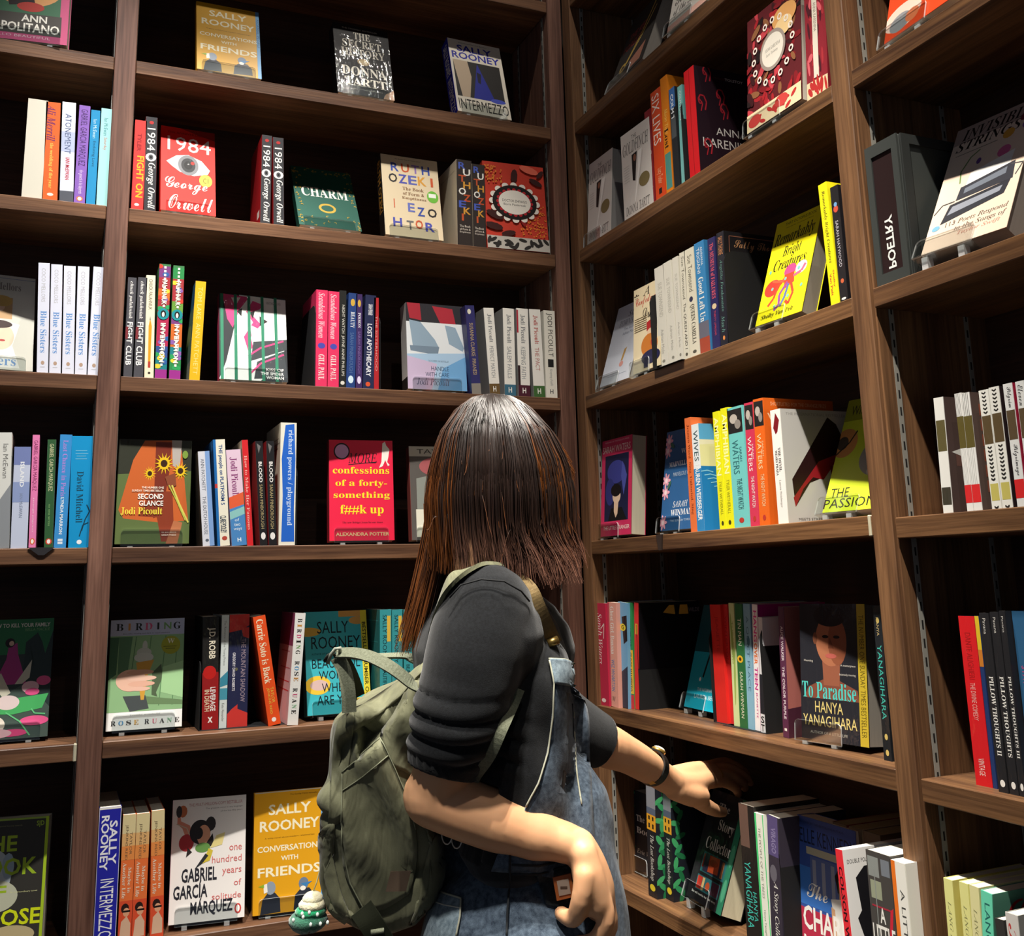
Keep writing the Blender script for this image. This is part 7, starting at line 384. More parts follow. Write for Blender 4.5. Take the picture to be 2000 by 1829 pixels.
('S','B',5,-1.7805,.0188,-.5791,.13,.1985,.0315,.0506,'1c1d22','191c24','e6e0cf',1,P13,[["p","2f8a55",[[.19,.03],[.173,.044],[.128,.053],[.072,.053],[.027,.044],[.01,.03],[.027,.016],[.072,.007],[.128,.007],[.173,.016]]],["p","1f6a40",[[.167,.144],[.141,.137],[.116,.112],[.101,.077],[.102,.046],[.119,.032],[.145,.039],[.17,.064],[.185,.099],[.184,.13]]],["p","3f9a60",[[-.021,.176],[-.017,.158],[.014,.135],[.062,.117],[.107,.109],[.134,.116],[.13,.134],[.099,.157],[.051,.175],[.005,.183]]],["p","2f8a55",[[.036,.164],[.063,.161],[.105,.175],[.146,.199],[.169,.226],[.166,.244],[.138,.247],[.096,.233],[.056,.209],[.033,.182]]],["p","1f6a40",[[.185,.21],[.196,.227],[.188,.257],[.161,.289],[.128,.311],[.101,.314],[.089,.297],[.098,.267],[.124,.235],[.157,.213]]],["p","3f9a60",[[.144,.333],[.122,.344],[.075,.347],[.021,.339],[-.02,.324],[-.032,.307],[-.01,.296],[.037,.293],[.091,.301],[.132,.316]]],["p","2f8a55",[[.107,.436],[.083,.426],[.067,.397],[.064,.361],[.076,.332],[.097,.32],[.12,.33],[.136,.359],[.139,.395],[.128,.424]]],["p","1f6a40",[[.057,.455],[.066,.437],[.104,.42],[.157,.408],[.204,.407],[.228,.417],[.218,.435],[.18,.452],[.127,.464],[.08,.465]]],["p","3f9a60",[[.005,.446],[.033,.447],[.07,.466],[.101,.496],[.115,.525],[.106,.542],[.078,.541],[.041,.522],[.01,.492],[-.004,.463]]],["p","2f8a55",[[.161,.507],[.167,.525],[.148,.553],[.112,.581],[.072,.597],[.044,.597],[.038,.579],[.057,.551],[.093,.523],[.133,.507]]],["p","1f6a40",[[.224,.635],[.199,.643],[.152,.639],[.101,.624],[.066,.603],[.06,.585],[.085,.577],[.132,.581],[.182,.596],[.217,.617]]],["p","3f9a60",[[.041,.726],[.022,.712],[.015,.682],[.024,.646],[.045,.619],[.07,.61],[.089,.624],[.095,.654],[.086,.69],[.065,.717]]],["p","2f8a55",[[.014,.732],[.029,.717],[.072,.705],[.127,.701],[.173,.707],[.193,.72],[.178,.735],[.135,.747],[.08,.751],[.033,.745]]],["p","1f6a40",[[.108,.73],[.135,.735],[.164,.759],[.185,.792],[.189,.823],[.175,.838],[.148,.833],[.118,.809],[.098,.776],[.094,.745]]],["p","3f9a60",[[.127,.807],[.126,.825],[.099,.85],[.054,.872],[.01,.882],[-.017,.877],[-.017,.859],[.011,.834],[.055,.812],[.099,.802]]],["p","2f8a55",[[.176,.935],[.149,.94],[.105,.93],[.06,.908],[.033,.883],[.033,.865],[.06,.86],[.104,.87],[.148,.892],[.176,.917]]],["p","1f6a40",[[.108,1.012],[.093,.997],[.097,.966],[.118,.933],[.147,.909],[.174,.904],[.189,.919],[.185,.95],[.164,.983],[.135,1.007]]]],'left of two dark spines with green leaves and yellow windows'),
('S','B',5,-1.7474,.0357,-.5791,.13,.1969,.0268,.0375,'1c1d22','191c24','e6e0cf',1,P13,[["p","2f8a55",[[.19,.03],[.173,.044],[.128,.053],[.072,.053],[.027,.044],[.01,.03],[.027,.016],[.072,.007],[.128,.007],[.173,.016]]],["p","1f6a40",[[.167,.144],[.141,.137],[.116,.112],[.101,.077],[.102,.046],[.119,.032],[.145,.039],[.17,.064],[.185,.099],[.184,.13]]],["p","3f9a60",[[-.021,.176],[-.017,.158],[.014,.135],[.062,.117],[.107,.109],[.134,.116],[.13,.134],[.099,.157],[.051,.175],[.005,.183]]],["p","2f8a55",[[.036,.164],[.063,.161],[.105,.175],[.146,.199],[.169,.226],[.166,.244],[.138,.247],[.096,.233],[.056,.209],[.033,.182]]],["p","1f6a40",[[.185,.21],[.196,.227],[.188,.257],[.161,.289],[.128,.311],[.101,.314],[.089,.297],[.098,.267],[.124,.235],[.157,.213]]],["p","3f9a60",[[.144,.333],[.122,.344],[.075,.347],[.021,.339],[-.02,.324],[-.032,.307],[-.01,.296],[.037,.293],[.091,.301],[.132,.316]]],["p","2f8a55",[[.107,.436],[.083,.426],[.067,.397],[.064,.361],[.076,.332],[.097,.32],[.12,.33],[.136,.359],[.139,.395],[.128,.424]]],["p","1f6a40",[[.057,.455],[.066,.437],[.104,.42],[.157,.408],[.204,.407],[.228,.417],[.218,.435],[.18,.452],[.127,.464],[.08,.465]]],["p","3f9a60",[[.005,.446],[.033,.447],[.07,.466],[.101,.496],[.115,.525],[.106,.542],[.078,.541],[.041,.522],[.01,.492],[-.004,.463]]],["p","2f8a55",[[.161,.507],[.167,.525],[.148,.553],[.112,.581],[.072,.597],[.044,.597],[.038,.579],[.057,.551],[.093,.523],[.133,.507]]],["p","1f6a40",[[.224,.635],[.199,.643],[.152,.639],[.101,.624],[.066,.603],[.06,.585],[.085,.577],[.132,.581],[.182,.596],[.217,.617]]],["p","3f9a60",[[.041,.726],[.022,.712],[.015,.682],[.024,.646],[.045,.619],[.07,.61],[.089,.624],[.095,.654],[.086,.69],[.065,.717]]],["p","2f8a55",[[.014,.732],[.029,.717],[.072,.705],[.127,.701],[.173,.707],[.193,.72],[.178,.735],[.135,.747],[.08,.751],[.033,.745]]],["p","1f6a40",[[.108,.73],[.135,.735],[.164,.759],[.185,.792],[.189,.823],[.175,.838],[.148,.833],[.118,.809],[.098,.776],[.094,.745]]],["p","3f9a60",[[.127,.807],[.126,.825],[.099,.85],[.054,.872],[.01,.882],[-.017,.877],[-.017,.859],[.011,.834],[.055,.812],[.099,.802]]],["p","2f8a55",[[.176,.935],[.149,.94],[.105,.93],[.06,.908],[.033,.883],[.033,.865],[.06,.86],[.104,.87],[.148,.892],[.176,.917]]],["p","1f6a40",[[.108,1.012],[.093,.997],[.097,.966],[.118,.933],[.147,.909],[.174,.904],[.189,.919],[.185,.95],[.164,.983],[.135,1.007]]],["r","e0a02c",.62,.3,.85,.48],["r","2a2418",.66,.34,.7,.38],["r","2a2418",.76,.34,.8,.38],["r","2a2418",.66,.42,.7,.46],["r","2a2418",.76,.42,.8,.46],["t","Book","s","d8d5cc",.35,.72,1.0,.82]],'right of two dark leafy spines, its cover with yellow windows showing'),
('F','B',5,-1.6878,.0417,-.5588,.125,.1854,.04,.3655,-.1013,1,'211f24','211f24','cfc6a8',1,[["t","The","s","cfccc2",.3,.1,.6,.17],["t","Story","s","dcd9d0",.4,.24,.82,.36],["t","Collector","s","eceae2",.18,.42,.88,.53],["r","2f6a70",.2,.56,.86,.74],["r","33304a",.26,.57,.8,.73],["p","c8502c",[[.38,.575],[.66,.57],[.68,.71],[.4,.72]]],["e","a83c20",.52,.63,.12,.03],["r","8a3028",.22,.58,.26,.7],["r","b07048",.74,.58,.8,.72],["r","2f6a70",.18,.77,.82,.9],["r","c23a2c",.2,.78,.33,.89],["r","d8b87a",.34,.78,.4,.89],["e","b8502c",.5,.84,.06,.04],["r","5a2a44",.6,.78,.8,.89],["t","She will rewrite her own story","b","eceae2",.12,.92,.8,.945],["p","2c7a5c",[[.86,0],[1,0],[1,1],[.86,1]]],["e","4fa07c",.93,.5,.05,.1],["e","4fa07c",.93,.8,.05,.1]],[],'dark cover with an orange satchel, held by the reaching hand'),
('S','B',5,-1.4786,.02,-.5791,.13,.2134,.0396,0,'24211f','24211f','e6e0cf',1,[["p","6a5248",[[0,0],[.6,0],[.6,.3],[0,.3]]],["v","YANAGIHARA","n","45c0b0",.15,.4,.55,.86],["v","HANYA","n","45c0b0",.6,.6,.85,.8]],[],'black spine with turquoise capitals beside the satchel cover'),
('S','B',5,-1.4377,.02,-.5791,.13,.2063,.0224,0,'eceee0','eceee0','e6e0cf',0,[["r","4fd07c",0,0,.2,1],["r","4fd07c",.9,0,1,1],["v","THE PEOPLE OF THE TREES","n","8a8c80",.35,.1,.6,.6],["v","Hanya Yanagihara","n","8a8c80",.35,.68,.6,.9]],[],'white spine edged in bright green'),
('S','B',5,-1.4161,.02,-.5791,.13,.2085,.0282,.0556,'3a3440','3a3440','e6e0cf',1,[["r","5a4f7c",0,0,.9,.28],["v","VIRAGO","b","8a80a8",.3,.08,.7,.26],["v","A Story Collector","i","eceae2",.3,.45,.75,.95],["e","6a6670",.4,.4,.3,.06]],[],'charcoal and violet spine left of the wide bookend'),
('F','B',5,-1.381,.0504,-.5778,.1268,.2084,.03,.0455,.016,0,'3a55a0','3a55a0','e6e0cf',0,[["r","3a55a0",0,0,1,.34],["r","3f77c8",0,.34,1,.6],["r","b9324c",0,.62,1,1],["t","A NOVEL BY THE BESTSELLING AUTHOR","n","20305c",.05,.03,.8,.045],["t","ELLE KENNEDY","n","1c2440",.03,.08,.98,.18],["r","b8b49c",.14,.2,.86,.25],["r","56689c",.2,.26,.8,.5],["r","8f94a8",.24,.28,.3,.5],["r","8f94a8",.4,.28,.46,.5],["r","8f94a8",.56,.28,.62,.5],["p","1a1416",[[.62,.34],[.72,.26],[.8,.3],[.78,.5],[.66,.44]]],["p","c8966c",[[.68,.36],[.78,.34],[.78,.5],[.68,.5]]],["p","eceae2",[[.54,.5],[.7,.48],[.9,.5],[.88,.72],[.62,.74]]],["p","d8a880",[[.54,.55],[.6,.56],[.62,.78],[.55,.76]]],["t","The","c","f3f1ea",.12,.44,.48,.54],["t","CHARLIE","b","f6f4ee",.04,.6,1.0,.76],["t","METHOD","b","f6f4ee",.04,.8,1.0,.95]],[],'blue and red cover with a figure in a white top'),
('S','B',5,-1.1789,-.03,-.5791,.13,.2115,.0132,-.0496,'e8323c','e2e0dc','e6e0cf',0,[["v","COLSON WHITEHEAD","b","2a1418",.2,.1,.75,.9]],[["t","DOUBLE POLITZER","n","3a3836",.05,.06,.42,.085],["p","17161a",[[1,.08],[.26,.11],[.14,.17],[.17,.36],[.11,.4],[.19,.56],[.15,.66],[.22,1],[1,1]]]],'thin red spine pushed forward, white cover with black profile'),
('S','B',5,-1.1415,-.02,-.5791,.13,.2197,.0431,0,'4a4744','4a4744','e6e0cf',1,[["r","8f9490",.05,.03,.5,.14],["r","7a8088",.6,.03,.95,.12],["r","9aa088",.1,.16,.55,.26],["l","a83040",1.2,[[.1,.3],[.9,.3]]],["l","8a8f8c",.8,[[.3,.1],[.3,.5]]],["p","d02a3c",[[.85,.3],[.98,.28],[.8,.5],[.7,.48]]],["t","A","b","f3f1ea",.4,.3,.62,.385],["t","LITTLE","b","f3f1ea",.05,.4,.97,.5],["t","LIFE","b","f3f1ea",.05,.52,.97,.68]],[],'thick grey street-scene spine with bold white capitals near the post'),
('S','B',5,-1.0966,-.02,-.5791,.13,.2168,.0242,0,'f0eee4','f0eee4','e6e0cf',0,[["r","ee7a26",0,0,.28,1],["v","A LITTLE LIFE","n","4a4a46",.5,.15,.78,.68],["v","HANYA","n","4a4a46",.5,.74,.78,.95]],[],'white spine with orange stripe against the right post'),
('F','C',1,-.9978,.0124,.7191,.1292,.2084,.03,.2547,-.0382,1,'d8471f','d8471f','e6e0cf',0,[["r","d8471f",0,0,1,1],["e","e8c8b8",.25,.86,.28,.1],["e","8a8c90",.22,.9,.16,.07],["e","d87a50",.4,.9,.1,.05]],[],'orange-red cover cut off by the top right edge'),
('F','C',2,-.9699,.0094,.402,.1241,.2242,.035,.5019,.1129,1,'e6cdb8','e6cdb8','8f8780',0,[["r","a9948a",0,0,1,.14],["t","INVISIBLE","q","1f1a18",.1,.03,.98,.12],["t","STRINGS","q","1f1a18",.06,.13,.85,.21],["r","8a7a6c",.08,.24,.6,.245],["e","6f4a8c",.42,.36,.03,.025],["e","d86a9c",.72,.36,.08,.045],["e","dda040",.72,.22,.07,.04],["e","8a5aa0",.96,.2,.09,.04],["e","7a2a3c",.88,.13,.06,.03],["l","6f8a50",1.2,[[.25,.5],[.22,.4],[.3,.3],[.4,.26]]],["p","eceae6",[[.36,.44],[.86,.38],[.84,.5],[.34,.54]]],["p","33343c",[[.28,.54],[.9,.48],[.92,.62],[.26,.64]]],["p","6d7480",[[.34,.56],[.82,.51],[.82,.56],[.34,.6]]],["p","2c2d35",[[.2,.66],[.9,.62],[.86,.72],[.14,.8]]],["p","8b909c",[[.24,.68],[.82,.65],[.8,.69],[.2,.74]]],["l","2c2d35",1,[[.02,.7],[.1,.64],[.25,.64]]],["l","4a4a4c",1,[[.86,.5],[1.0,.52],[.94,.6]]],["e","6fa5c8",.1,.82,.05,.02],["t","113 Poets Respond","i","6a5a50",.22,.8,.95,.845],["t","to the Songs of","i","6a5a50",.35,.85,.95,.895],["t","Taylor Swift","i","d89a88",.4,.9,.9,.935]],[],'pale pink cover with a typewriter leaning back'),  # darker strip across the cover's top is shelf shade painted into the print
('S','C',3,-.9772,.008,.0655,.13,.1461,.0159,.0242,'dfdfd9','4f3e3a','e6e0cf',1,[["r","5a5230",.05,.2,.95,.47],["r","3a372c",.05,.78,.95,.93]],[["r","6a4a42",.2,.1,.9,.2],["r","6a4a42",.1,.5,.8,.6],["p","dfdfd9",[[.05,.48],[.35,.4],[.35,.56]]]],'first white-banded spine in the far right bay'),
('S','C',3,-.9395,.008,.0655,.128,.1462,.0101,0,'e4e4e0','e4e4e0','e6e0cf',1,P14,[],'left of two pinstriped spines with red patches'),
('S','C',3,-.9289,.008,.0655,.13,.1448,.0126,0,'e4e4e0','5a4a44','e6e0cf',1,P14,[["r","8a4a36",.1,.1,.9,.2],["r","8a4a36",.1,.23,.9,.33],["r","8a4a36",.1,.36,.9,.46],["r","8a4a36",.1,.49,.9,.59],["r","8a4a36",.1,.62,.9,.72],["r","8a4a36",.1,.75,.9,.85]],'right of two pinstriped spines with red patches'),
('S','C',3,-.9023,.008,.0655,.128,.1434,.0143,0,'e6e6de','e6e6de','e6e0cf',1,P15,[],'left of two spines with chevron arrows'),
('S','C',3,-.8871,.008,.0655,.13,.1444,.015,0,'e6e6de','2a2224','e6e0cf',1,P15,[["e","b03a58",.5,.6,.3,.1],["r","b03a58",.1,.8,.9,1]],'right of two spines with chevron arrows'),
('S','C',3,-.8663,.008,.0655,.128,.1449,.0132,0,'e2e4e2','a01c3c','e6e0cf',1,[["r","5a4a34",.05,.22,.95,.46],["r","d42a2c",0,.78,1,.93],["v","Pilgrim","c","4a4a4c",.2,.03,.8,.2],["v","Pilgrimage","c","4a4a4c",.2,.5,.8,.75]],[],'white spine with script and red foot near the right edge'),
('S','C',3,-.8489,.008,.0655,.128,.1446,.0122,0,'e2e4e2','e2e4e2','e6e0cf',1,[["v","Eleven","c","4a4a4c",.2,.03,.8,.2],["r","5a4a34",.05,.22,.95,.46]],[],'rightmost white spine cut by the picture edge'),
('S','C',4,-.9928,.03,-.2608,.135,.2,.025,0,'cf1c22','1f2a5c','e6e0cf',1,[["v","DANTE ALIGHIERI","n","a01418",.3,.1,.65,.38],["v","THE DIVINE COMEDY","n","e8a8a0",.3,.4,.6,.62],["v","VINTAGE","n","f0c8c0",.3,.84,.65,.94]],[],'wide scarlet spine leftmost in the far right bay'),
('S','C',4,-.9671,.03,-.2608,.128,.2004,.0061,0,'23386a','23386a','e6e0cf',1,[["r","d8b82c",0,0,1,.28],["r","c87a2c",0,.2,1,.3]],[],'thin yellow-topped blue spine beside the scarlet one'),
('S','C',4,-.9504,.02,-.2608,.128,.2048,.0141,0,'232326','232326','e6e0cf',1,[["v","Pavana","n","c9c6c0",.3,.03,.6,.12],["v","PILLOW THOUGHTS II","s","eceae4",.3,.36,.75,.8],["e","eceae4",.5,.95,.25,.02]],[],'left black spine with small white serif capitals'),
('S','C',4,-.9343,.02,-.2608,.128,.2063,.0124,0,'232326','232326','e6e0cf',1,[["v","Pavana","n","c9c6c0",.3,.03,.6,.12],["v","PILLOW THOUGHTS","s","eceae4",.3,.36,.75,.8],["e","eceae4",.5,.95,.25,.02]],[],'middle black spine with small white serif capitals'),
('S','C',4,-.9208,.02,-.2608,.128,.2078,.0087,0,'232326','232326','e6e0cf',1,[["v","Pavana","n","c9c6c0",.3,.03,.6,.12],["v","PILLOW THOUGHTS III","s","eceae4",.3,.36,.75,.8],["e","eceae4",.5,.95,.25,.02]],[],'right black spine with small white serif capitals, next to blue'),
('S','C',4,-.9114,.03,-.2608,.128,.2076,.0176,0,'2f5f86','2f5f86','e6e0cf',1,[["v","STAY A WHILE","n","c84a78",.3,.3,.7,.6]],[],'slate blue spine at the right edge of the picture'),
('S','C',5,-1.0354,0,-.581,.13,.21,.0139,.022,'e6e494','d6cc74','e6e0cf',0,P16,[],'first pale yellow spine from the left post, bottom right'),
('S','C',5,-1.0115,0,-.581,.13,.2117,.0135,.0241,'e6e494','e6e494','e6e0cf',0,P16,[],'second pale yellow spine, bottom right'),
('S','C',5,-1.0008,0,-.581,.13,.2117,.014,.0464,'e4dfa4','e4dfa4','e6e0cf',0,P16,[],'third, creamier yellow spine, bottom right'),
('S','C',5,-.9925,0,-.581,.14,.2098,.0163,.0868,'6fdcb8','5f9a84','e6e0cf',0,[["v","LANG LEAV","n","2a6a64",.3,.06,.75,.5]],[["t","Love","c","b8282c",.1,.05,.95,.3]],'mint green spine with a red word on its cover'),
('S','C',5,-.9229,-.03,-.581,.12,.1961,.0122,-.0344,'3a3836','3a3836','e6e0cf',0,[["v","HERE COMES","b","e6e4de",.5,.1,.85,.5],["v","LEARN","b","e6e4de",.1,.1,.4,.4]],[],'short charcoal spine with bold white capitals, bottom right'),
('S','C',5,-.914,-.03,-.581,.12,.2065,.0167,0,'dcd8d2','8a8a86','e6e0cf',0,[["v","Kisses","c","c8403c",.15,.05,.85,.5]],[],'short white spine with red script at bottom right corner'),
]

POE=(-1.0530,.01,0.0609,0.2053)

D0, XR = 1.96, 1.0034
TH = .0275
ZS = {'A': [1.0046, .7024, .3793, .0714, -.2554, -.5813], 'B': [1.0054, .7037, .3776, .0712, -.2558, -.5791], 'C': [1.0046, .7055, .3792, .0655, -.2608, -.581]}
def WP(w, u, d, z): return (u, D0 + d, z) if w == 'A' else (XR + d, -u, z)
WR = {'A': 0, 'B': -math.pi / 2, 'C': -math.pi / 2}
# ------------------------------------------------------------------ room
FZ, CZ = -1.35, 2.42
def structure(name, a, b, m):
    mb = MB(); mb.box(a, b, m); o = mb.build(name); o['kind'] = 'structure'; return o
fm, n, L, b = newmat('floor_vinyl'); b.inputs['Base Color'].default_value = (.16, .13, .1, 1); b.inputs['Roughness'].default_value = .5
zt = n.new('ShaderNodeTexNoise'); zt.inputs['Scale'].default_value = 6; rr = n.new('ShaderNodeValToRGB'); rr.color_ramp.elements[0].color = (.1, .08, .06, 1); rr.color_ramp.elements[1].color = (.2, .16, .12, 1)
L.new(zt.outputs['Fac'], rr.inputs[0]); L.new(rr.outputs[0], b.inputs['Base Color'])
wm = mat('4a433c', 'matte'); cm = mat('3a3836', 'matte')
structure('floor', (-3, -3, FZ - .1), (1.4, 2.35, FZ), fm)
structure('ceiling', (-3, -3, CZ), (1.4, 2.35, CZ + .1), cm)
structure('wall_left', (-3, D0 + .235, FZ), (1.4, D0 + .335, CZ), wm)
structure('wall_right', (XR + .235, -3, FZ), (XR + .335, D0 + .235, CZ), wm)
# ------------------------------------------------------------------ bookcases
WC = ('3b2519', '6b4a34')
W_post = wood('walnut_upright', 2, '5a3d33', '8a6556', .5, .8)
W_postB = wood('walnut_upright_warm', 2, '543a28', '876344', .5, .8)
W_shx = wood('walnut_shelf_x', 0, '50372a', '8a6448', .45, .8)
W_shy = wood('walnut_shelf_y', 1, '4a3325', '84603f', .45, .8)
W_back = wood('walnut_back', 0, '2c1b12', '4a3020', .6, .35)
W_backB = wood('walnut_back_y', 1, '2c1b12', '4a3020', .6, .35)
steel = mat('8a8880', 'paper'); dark = mat('0a0908', 'matte'); putty = mat('b9b39a', 'matte')
DEP = .208; TOPZ = 1.6
def wbox(mb, w, u0, u1, d0, d1, z0, z1, m, bev=.0012):
    a, b = WP(w, u0, d0, z0), WP(w, u1, d1, z1)
    mb.box([min(x, y) for x, y in zip(a, b)], [max(x, y) for x, y in zip(a, b)], m, None, bev)
def bookcase(w, label, panels, bays, back, zs, mats, u_lo, u_hi):
    """uprights at panels (u0,u1); bays (u0,u1) get one board per level"""
    post, board, bk = mats
    root = empty('bookcase', WP(w, u_lo, 0, FZ)); tag(root, label, 'bookcase', 'built-in walnut bookcases')
    def pt(mb, name):
        o = mb.build(name, root); o.matrix_parent_inverse = Matrix.Translation(-root.location); return o
    for (u0, u1) in panels:
        mb = MB(); wbox(mb, w, u0, u1, 0, DEP, FZ, TOPZ, post); pt(mb, 'side_panel')
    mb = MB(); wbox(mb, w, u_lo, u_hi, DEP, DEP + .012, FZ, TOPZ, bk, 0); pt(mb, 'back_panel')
    for bi, (u0, u1) in enumerate(bays):
        for z in zs:
            mb = MB(); wbox(mb, w, u0 + .0008, u1 - .0008, .0015, DEP - .001, z - TH, z, board); pt(mb, 'shelf')
        mb = MB(); wbox(mb, w, u0, u1, .02, .035, FZ, FZ + .1, post); pt(mb, 'kickboard')
        for u, sg in ((u0, 1), (u1, -1)):
            for d in (.026, .165):
                mb = MB(); e0 = u + sg * .0005; wbox(mb, w, e0, e0 + sg * .0012, d, d + .008, FZ + .1, TOPZ, steel, 0)
                z = FZ + .12
                while z < TOPZ - .02:
                    wbox(mb, w, e0 + sg * .0012, e0 + sg * .0015, d + .0027, d + .0053, z, z + .011, dark, 0); z += .0235
                pt(mb, 'shelf_rail')
    return root, pt
z0 = [1.293 + TH] ; low = [-.89, -1.2]
ra, pta = bookcase('A', 'left walnut bookcase with two bays meeting the corner, shelves of fiction', [(-.891, -.853), (.0377, .0762), (.9674, XR - .0006)], [(-.853, .0377), (.0762, .9674)], None, z0 + ZS['A'] + low, (W_post, W_shx, W_back), -.891, XR)
rb, ptb = bookcase('B', 'right walnut bookcase between the corner post and the next upright', [(-1.9565, -1.9185), (-1.0961, -1.0588)], [(-1.9185, -1.0961)], None, z0 + ZS['B'] + low, (W_postB, W_shy, W_backB), -1.9565, -1.0588)
rc, ptc = bookcase('C', 'far right walnut bookcase with the poetry divider, cut off by the picture edge', [(-.21, -.172)], [(-1.0548, -.21)], None, z0 + ZS['C'] + low, (W_postB, W_shy, W_backB), -1.0586, -.172)
mb = MB(); wbox(mb, 'C', -1.0586, -1.055, .006, DEP, FZ, TOPZ, W_postB, 0); ptc(mb, 'side_panel')
# lifted edging and the dark gap piece seen on the shelf fronts
for pt, w, u0, u1, z in ((pta, 'A', .0315, .0368, -.2554), (ptb, 'B', -1.1035, -1.0985, .0712)):
    mb = MB(); wbox(mb, w, u0, u1, -.0006, .012, z - TH - .0005, z + .0006, putty); o = pt(mb, 'edge_cap'); o['label'] = 'pale putty-coloured end cap'
mb = MB(); dk = mat('2a1a12', 'matte'); z = ZS['B'][3]
u = -1.647
vs = [WP('B', u - .009, -.0012, z + .0008), WP('B', u + .0125, -.0012, z + .0008), WP('B', u + .0085, -.0012, z - TH - .0006), WP('B', u - .002, -.0012, z - TH - .0006)]
vs += [tuple(Vector(v) + Vector((.0035, 0, 0))) for v in vs]
mb.add(vs, [(0, 3, 2, 1), (4, 5, 6, 7), (0, 1, 5, 4), (1, 2, 6, 5), (2, 3, 7, 6), (3, 0, 4, 7)], dk); o = ptb(mb, 'edge_tape'); o['label'] = 'dark brown tape on the shelf front'
# ------------------------------------------------------------------ books
keys = set()
for r in BOOKS:
    for lst in (r[-3], r[-2]):
        for it in lst:
            if it[0] in 'tv': keys.add((it[1], it[2]))
keys |= {('POETRY', 'b')}
prepare(sorted(keys))
def acrylic():
    m, n, L, b = newmat('clear_acrylic'); n.remove(b)
    tr = n.new('ShaderNodeBsdfTransparent'); tr.inputs[0].default_value = (.93, .95, .95, 1); g = n.new('ShaderNodeBsdfGlossy'); g.inputs['Roughness'].default_value = .06
    fr = n.new('ShaderNodeLayerWeight'); fr.inputs[0].default_value = .25; ml = n.new('ShaderNodeMath'); ml.operation = 'MULTIPLY_ADD'; ml.inputs[1].default_value = .35; ml.inputs[2].default_value = .04; L.new(fr.outputs['Facing'], ml.inputs[0]); mx = n.new('ShaderNodeMixShader'); L.new(ml.outputs[0], mx.inputs[0]); L.new(tr.outputs[0], mx.inputs[1]); L.new(g.outputs[0], mx.inputs[2])
    L.new(mx.outputs[0], n['Material Output'].inputs[0]); return m
def acrylic_edge():
    m, n, L, b = newmat('acrylic_edge'); b.inputs['Base Color'].default_value = (.85, .87, .87, 1); b.inputs['Roughness'].default_value = .15
    tr = n.new('ShaderNodeBsdfTransparent'); mx = n.new('ShaderNodeMixShader'); mx.inputs[0].default_value = .6
    L.new(tr.outputs[0], mx.inputs[1]); L.new(b.outputs[0], mx.inputs[2]); L.new(mx.outputs[0], n['Material Output'].inputs[0]); return m
AC, AE = acrylic(), acrylic_edge()
def sheet(mb, x0, x1, y, z0, z1, th, M, cut=.006):
    """clear sheet in the xz plane with rounded upper corners and bright edges"""
    pr = [(x0, z0), (x1, z0), (x1, z1 - cut), (x1 - cut * .3, z1 - cut * .3), (x1 - cut, z1), (x0 + cut, z1), (x0 + cut * .3, z1 - cut * .3), (x0, z1 - cut)]
    n = len(pr); vs = [M @ Vector((a, y, c)) for a, c in pr] + [M @ Vector((a, y + th, c)) for a, c in pr]
    mb.add(vs, [list(range(n)), list(range(2 * n - 1, n - 1, -1))], AC); mb.add(vs, [[i, (i + 1) % n + 0, n + (i + 1) % n, n + i][::-1] for i in range(n)], AE)
def book_mesh(root, W, H, T, cc, sc, pg, wrap, front, spine, backside=None):
    kd = 'wrap' if wrap else 'paper'; t = .0008
    mb = MB(); prof = [(t, 0), (W, 0), (W, t), (t * 2, t), (t * 2, T - t), (W, T - t), (W, T), (t, T)]
    n = len(prof); vs = [(x, y, 0) for x, y in prof] + [(x, y, H) for x, y in prof]
    fs = [[i, (i + 1) % n, n + (i + 1) % n, n + i] for i in range(n)] + [[0, 3, 2, 1], [0, 7, 4, 3], [7, 6, 5, 4], [n, n + 1, n + 2, n + 3], [n, n + 3, n + 4, n + 7], [n + 4, n + 5, n + 6, n + 7]]
    mb.add(vs, fs, mat(cc, kd))
    if front: decorate(mb, front, W, H, (0, 0, H), (1, 0, 0), (0, -1, 0), kd)
    if backside: decorate(mb, backside, W, H, (W, T, H), (-1, 0, 0), (0, 1, 0), kd)
    mb.build('cover', root)
    mb = MB(); mb.box((0, .0002, 0), (t, T - .0002, H), mat(sc, kd)); 
    if spine: decorate(mb, spine, T, H, (0, T, H), (0, -1, 0), (-1, 0, 0), kd)
    mb.build('spine', root)
    mb = MB(); mb.box((t * 2 + .0001, t + .0001, .0006), (W - .0012, T - t - .0001, H - .0006), mat(pg, 'pages')); mb.build('pages', root)
ROW = ['top', 'second', 'third', 'fourth', 'fifth', 'bottom']
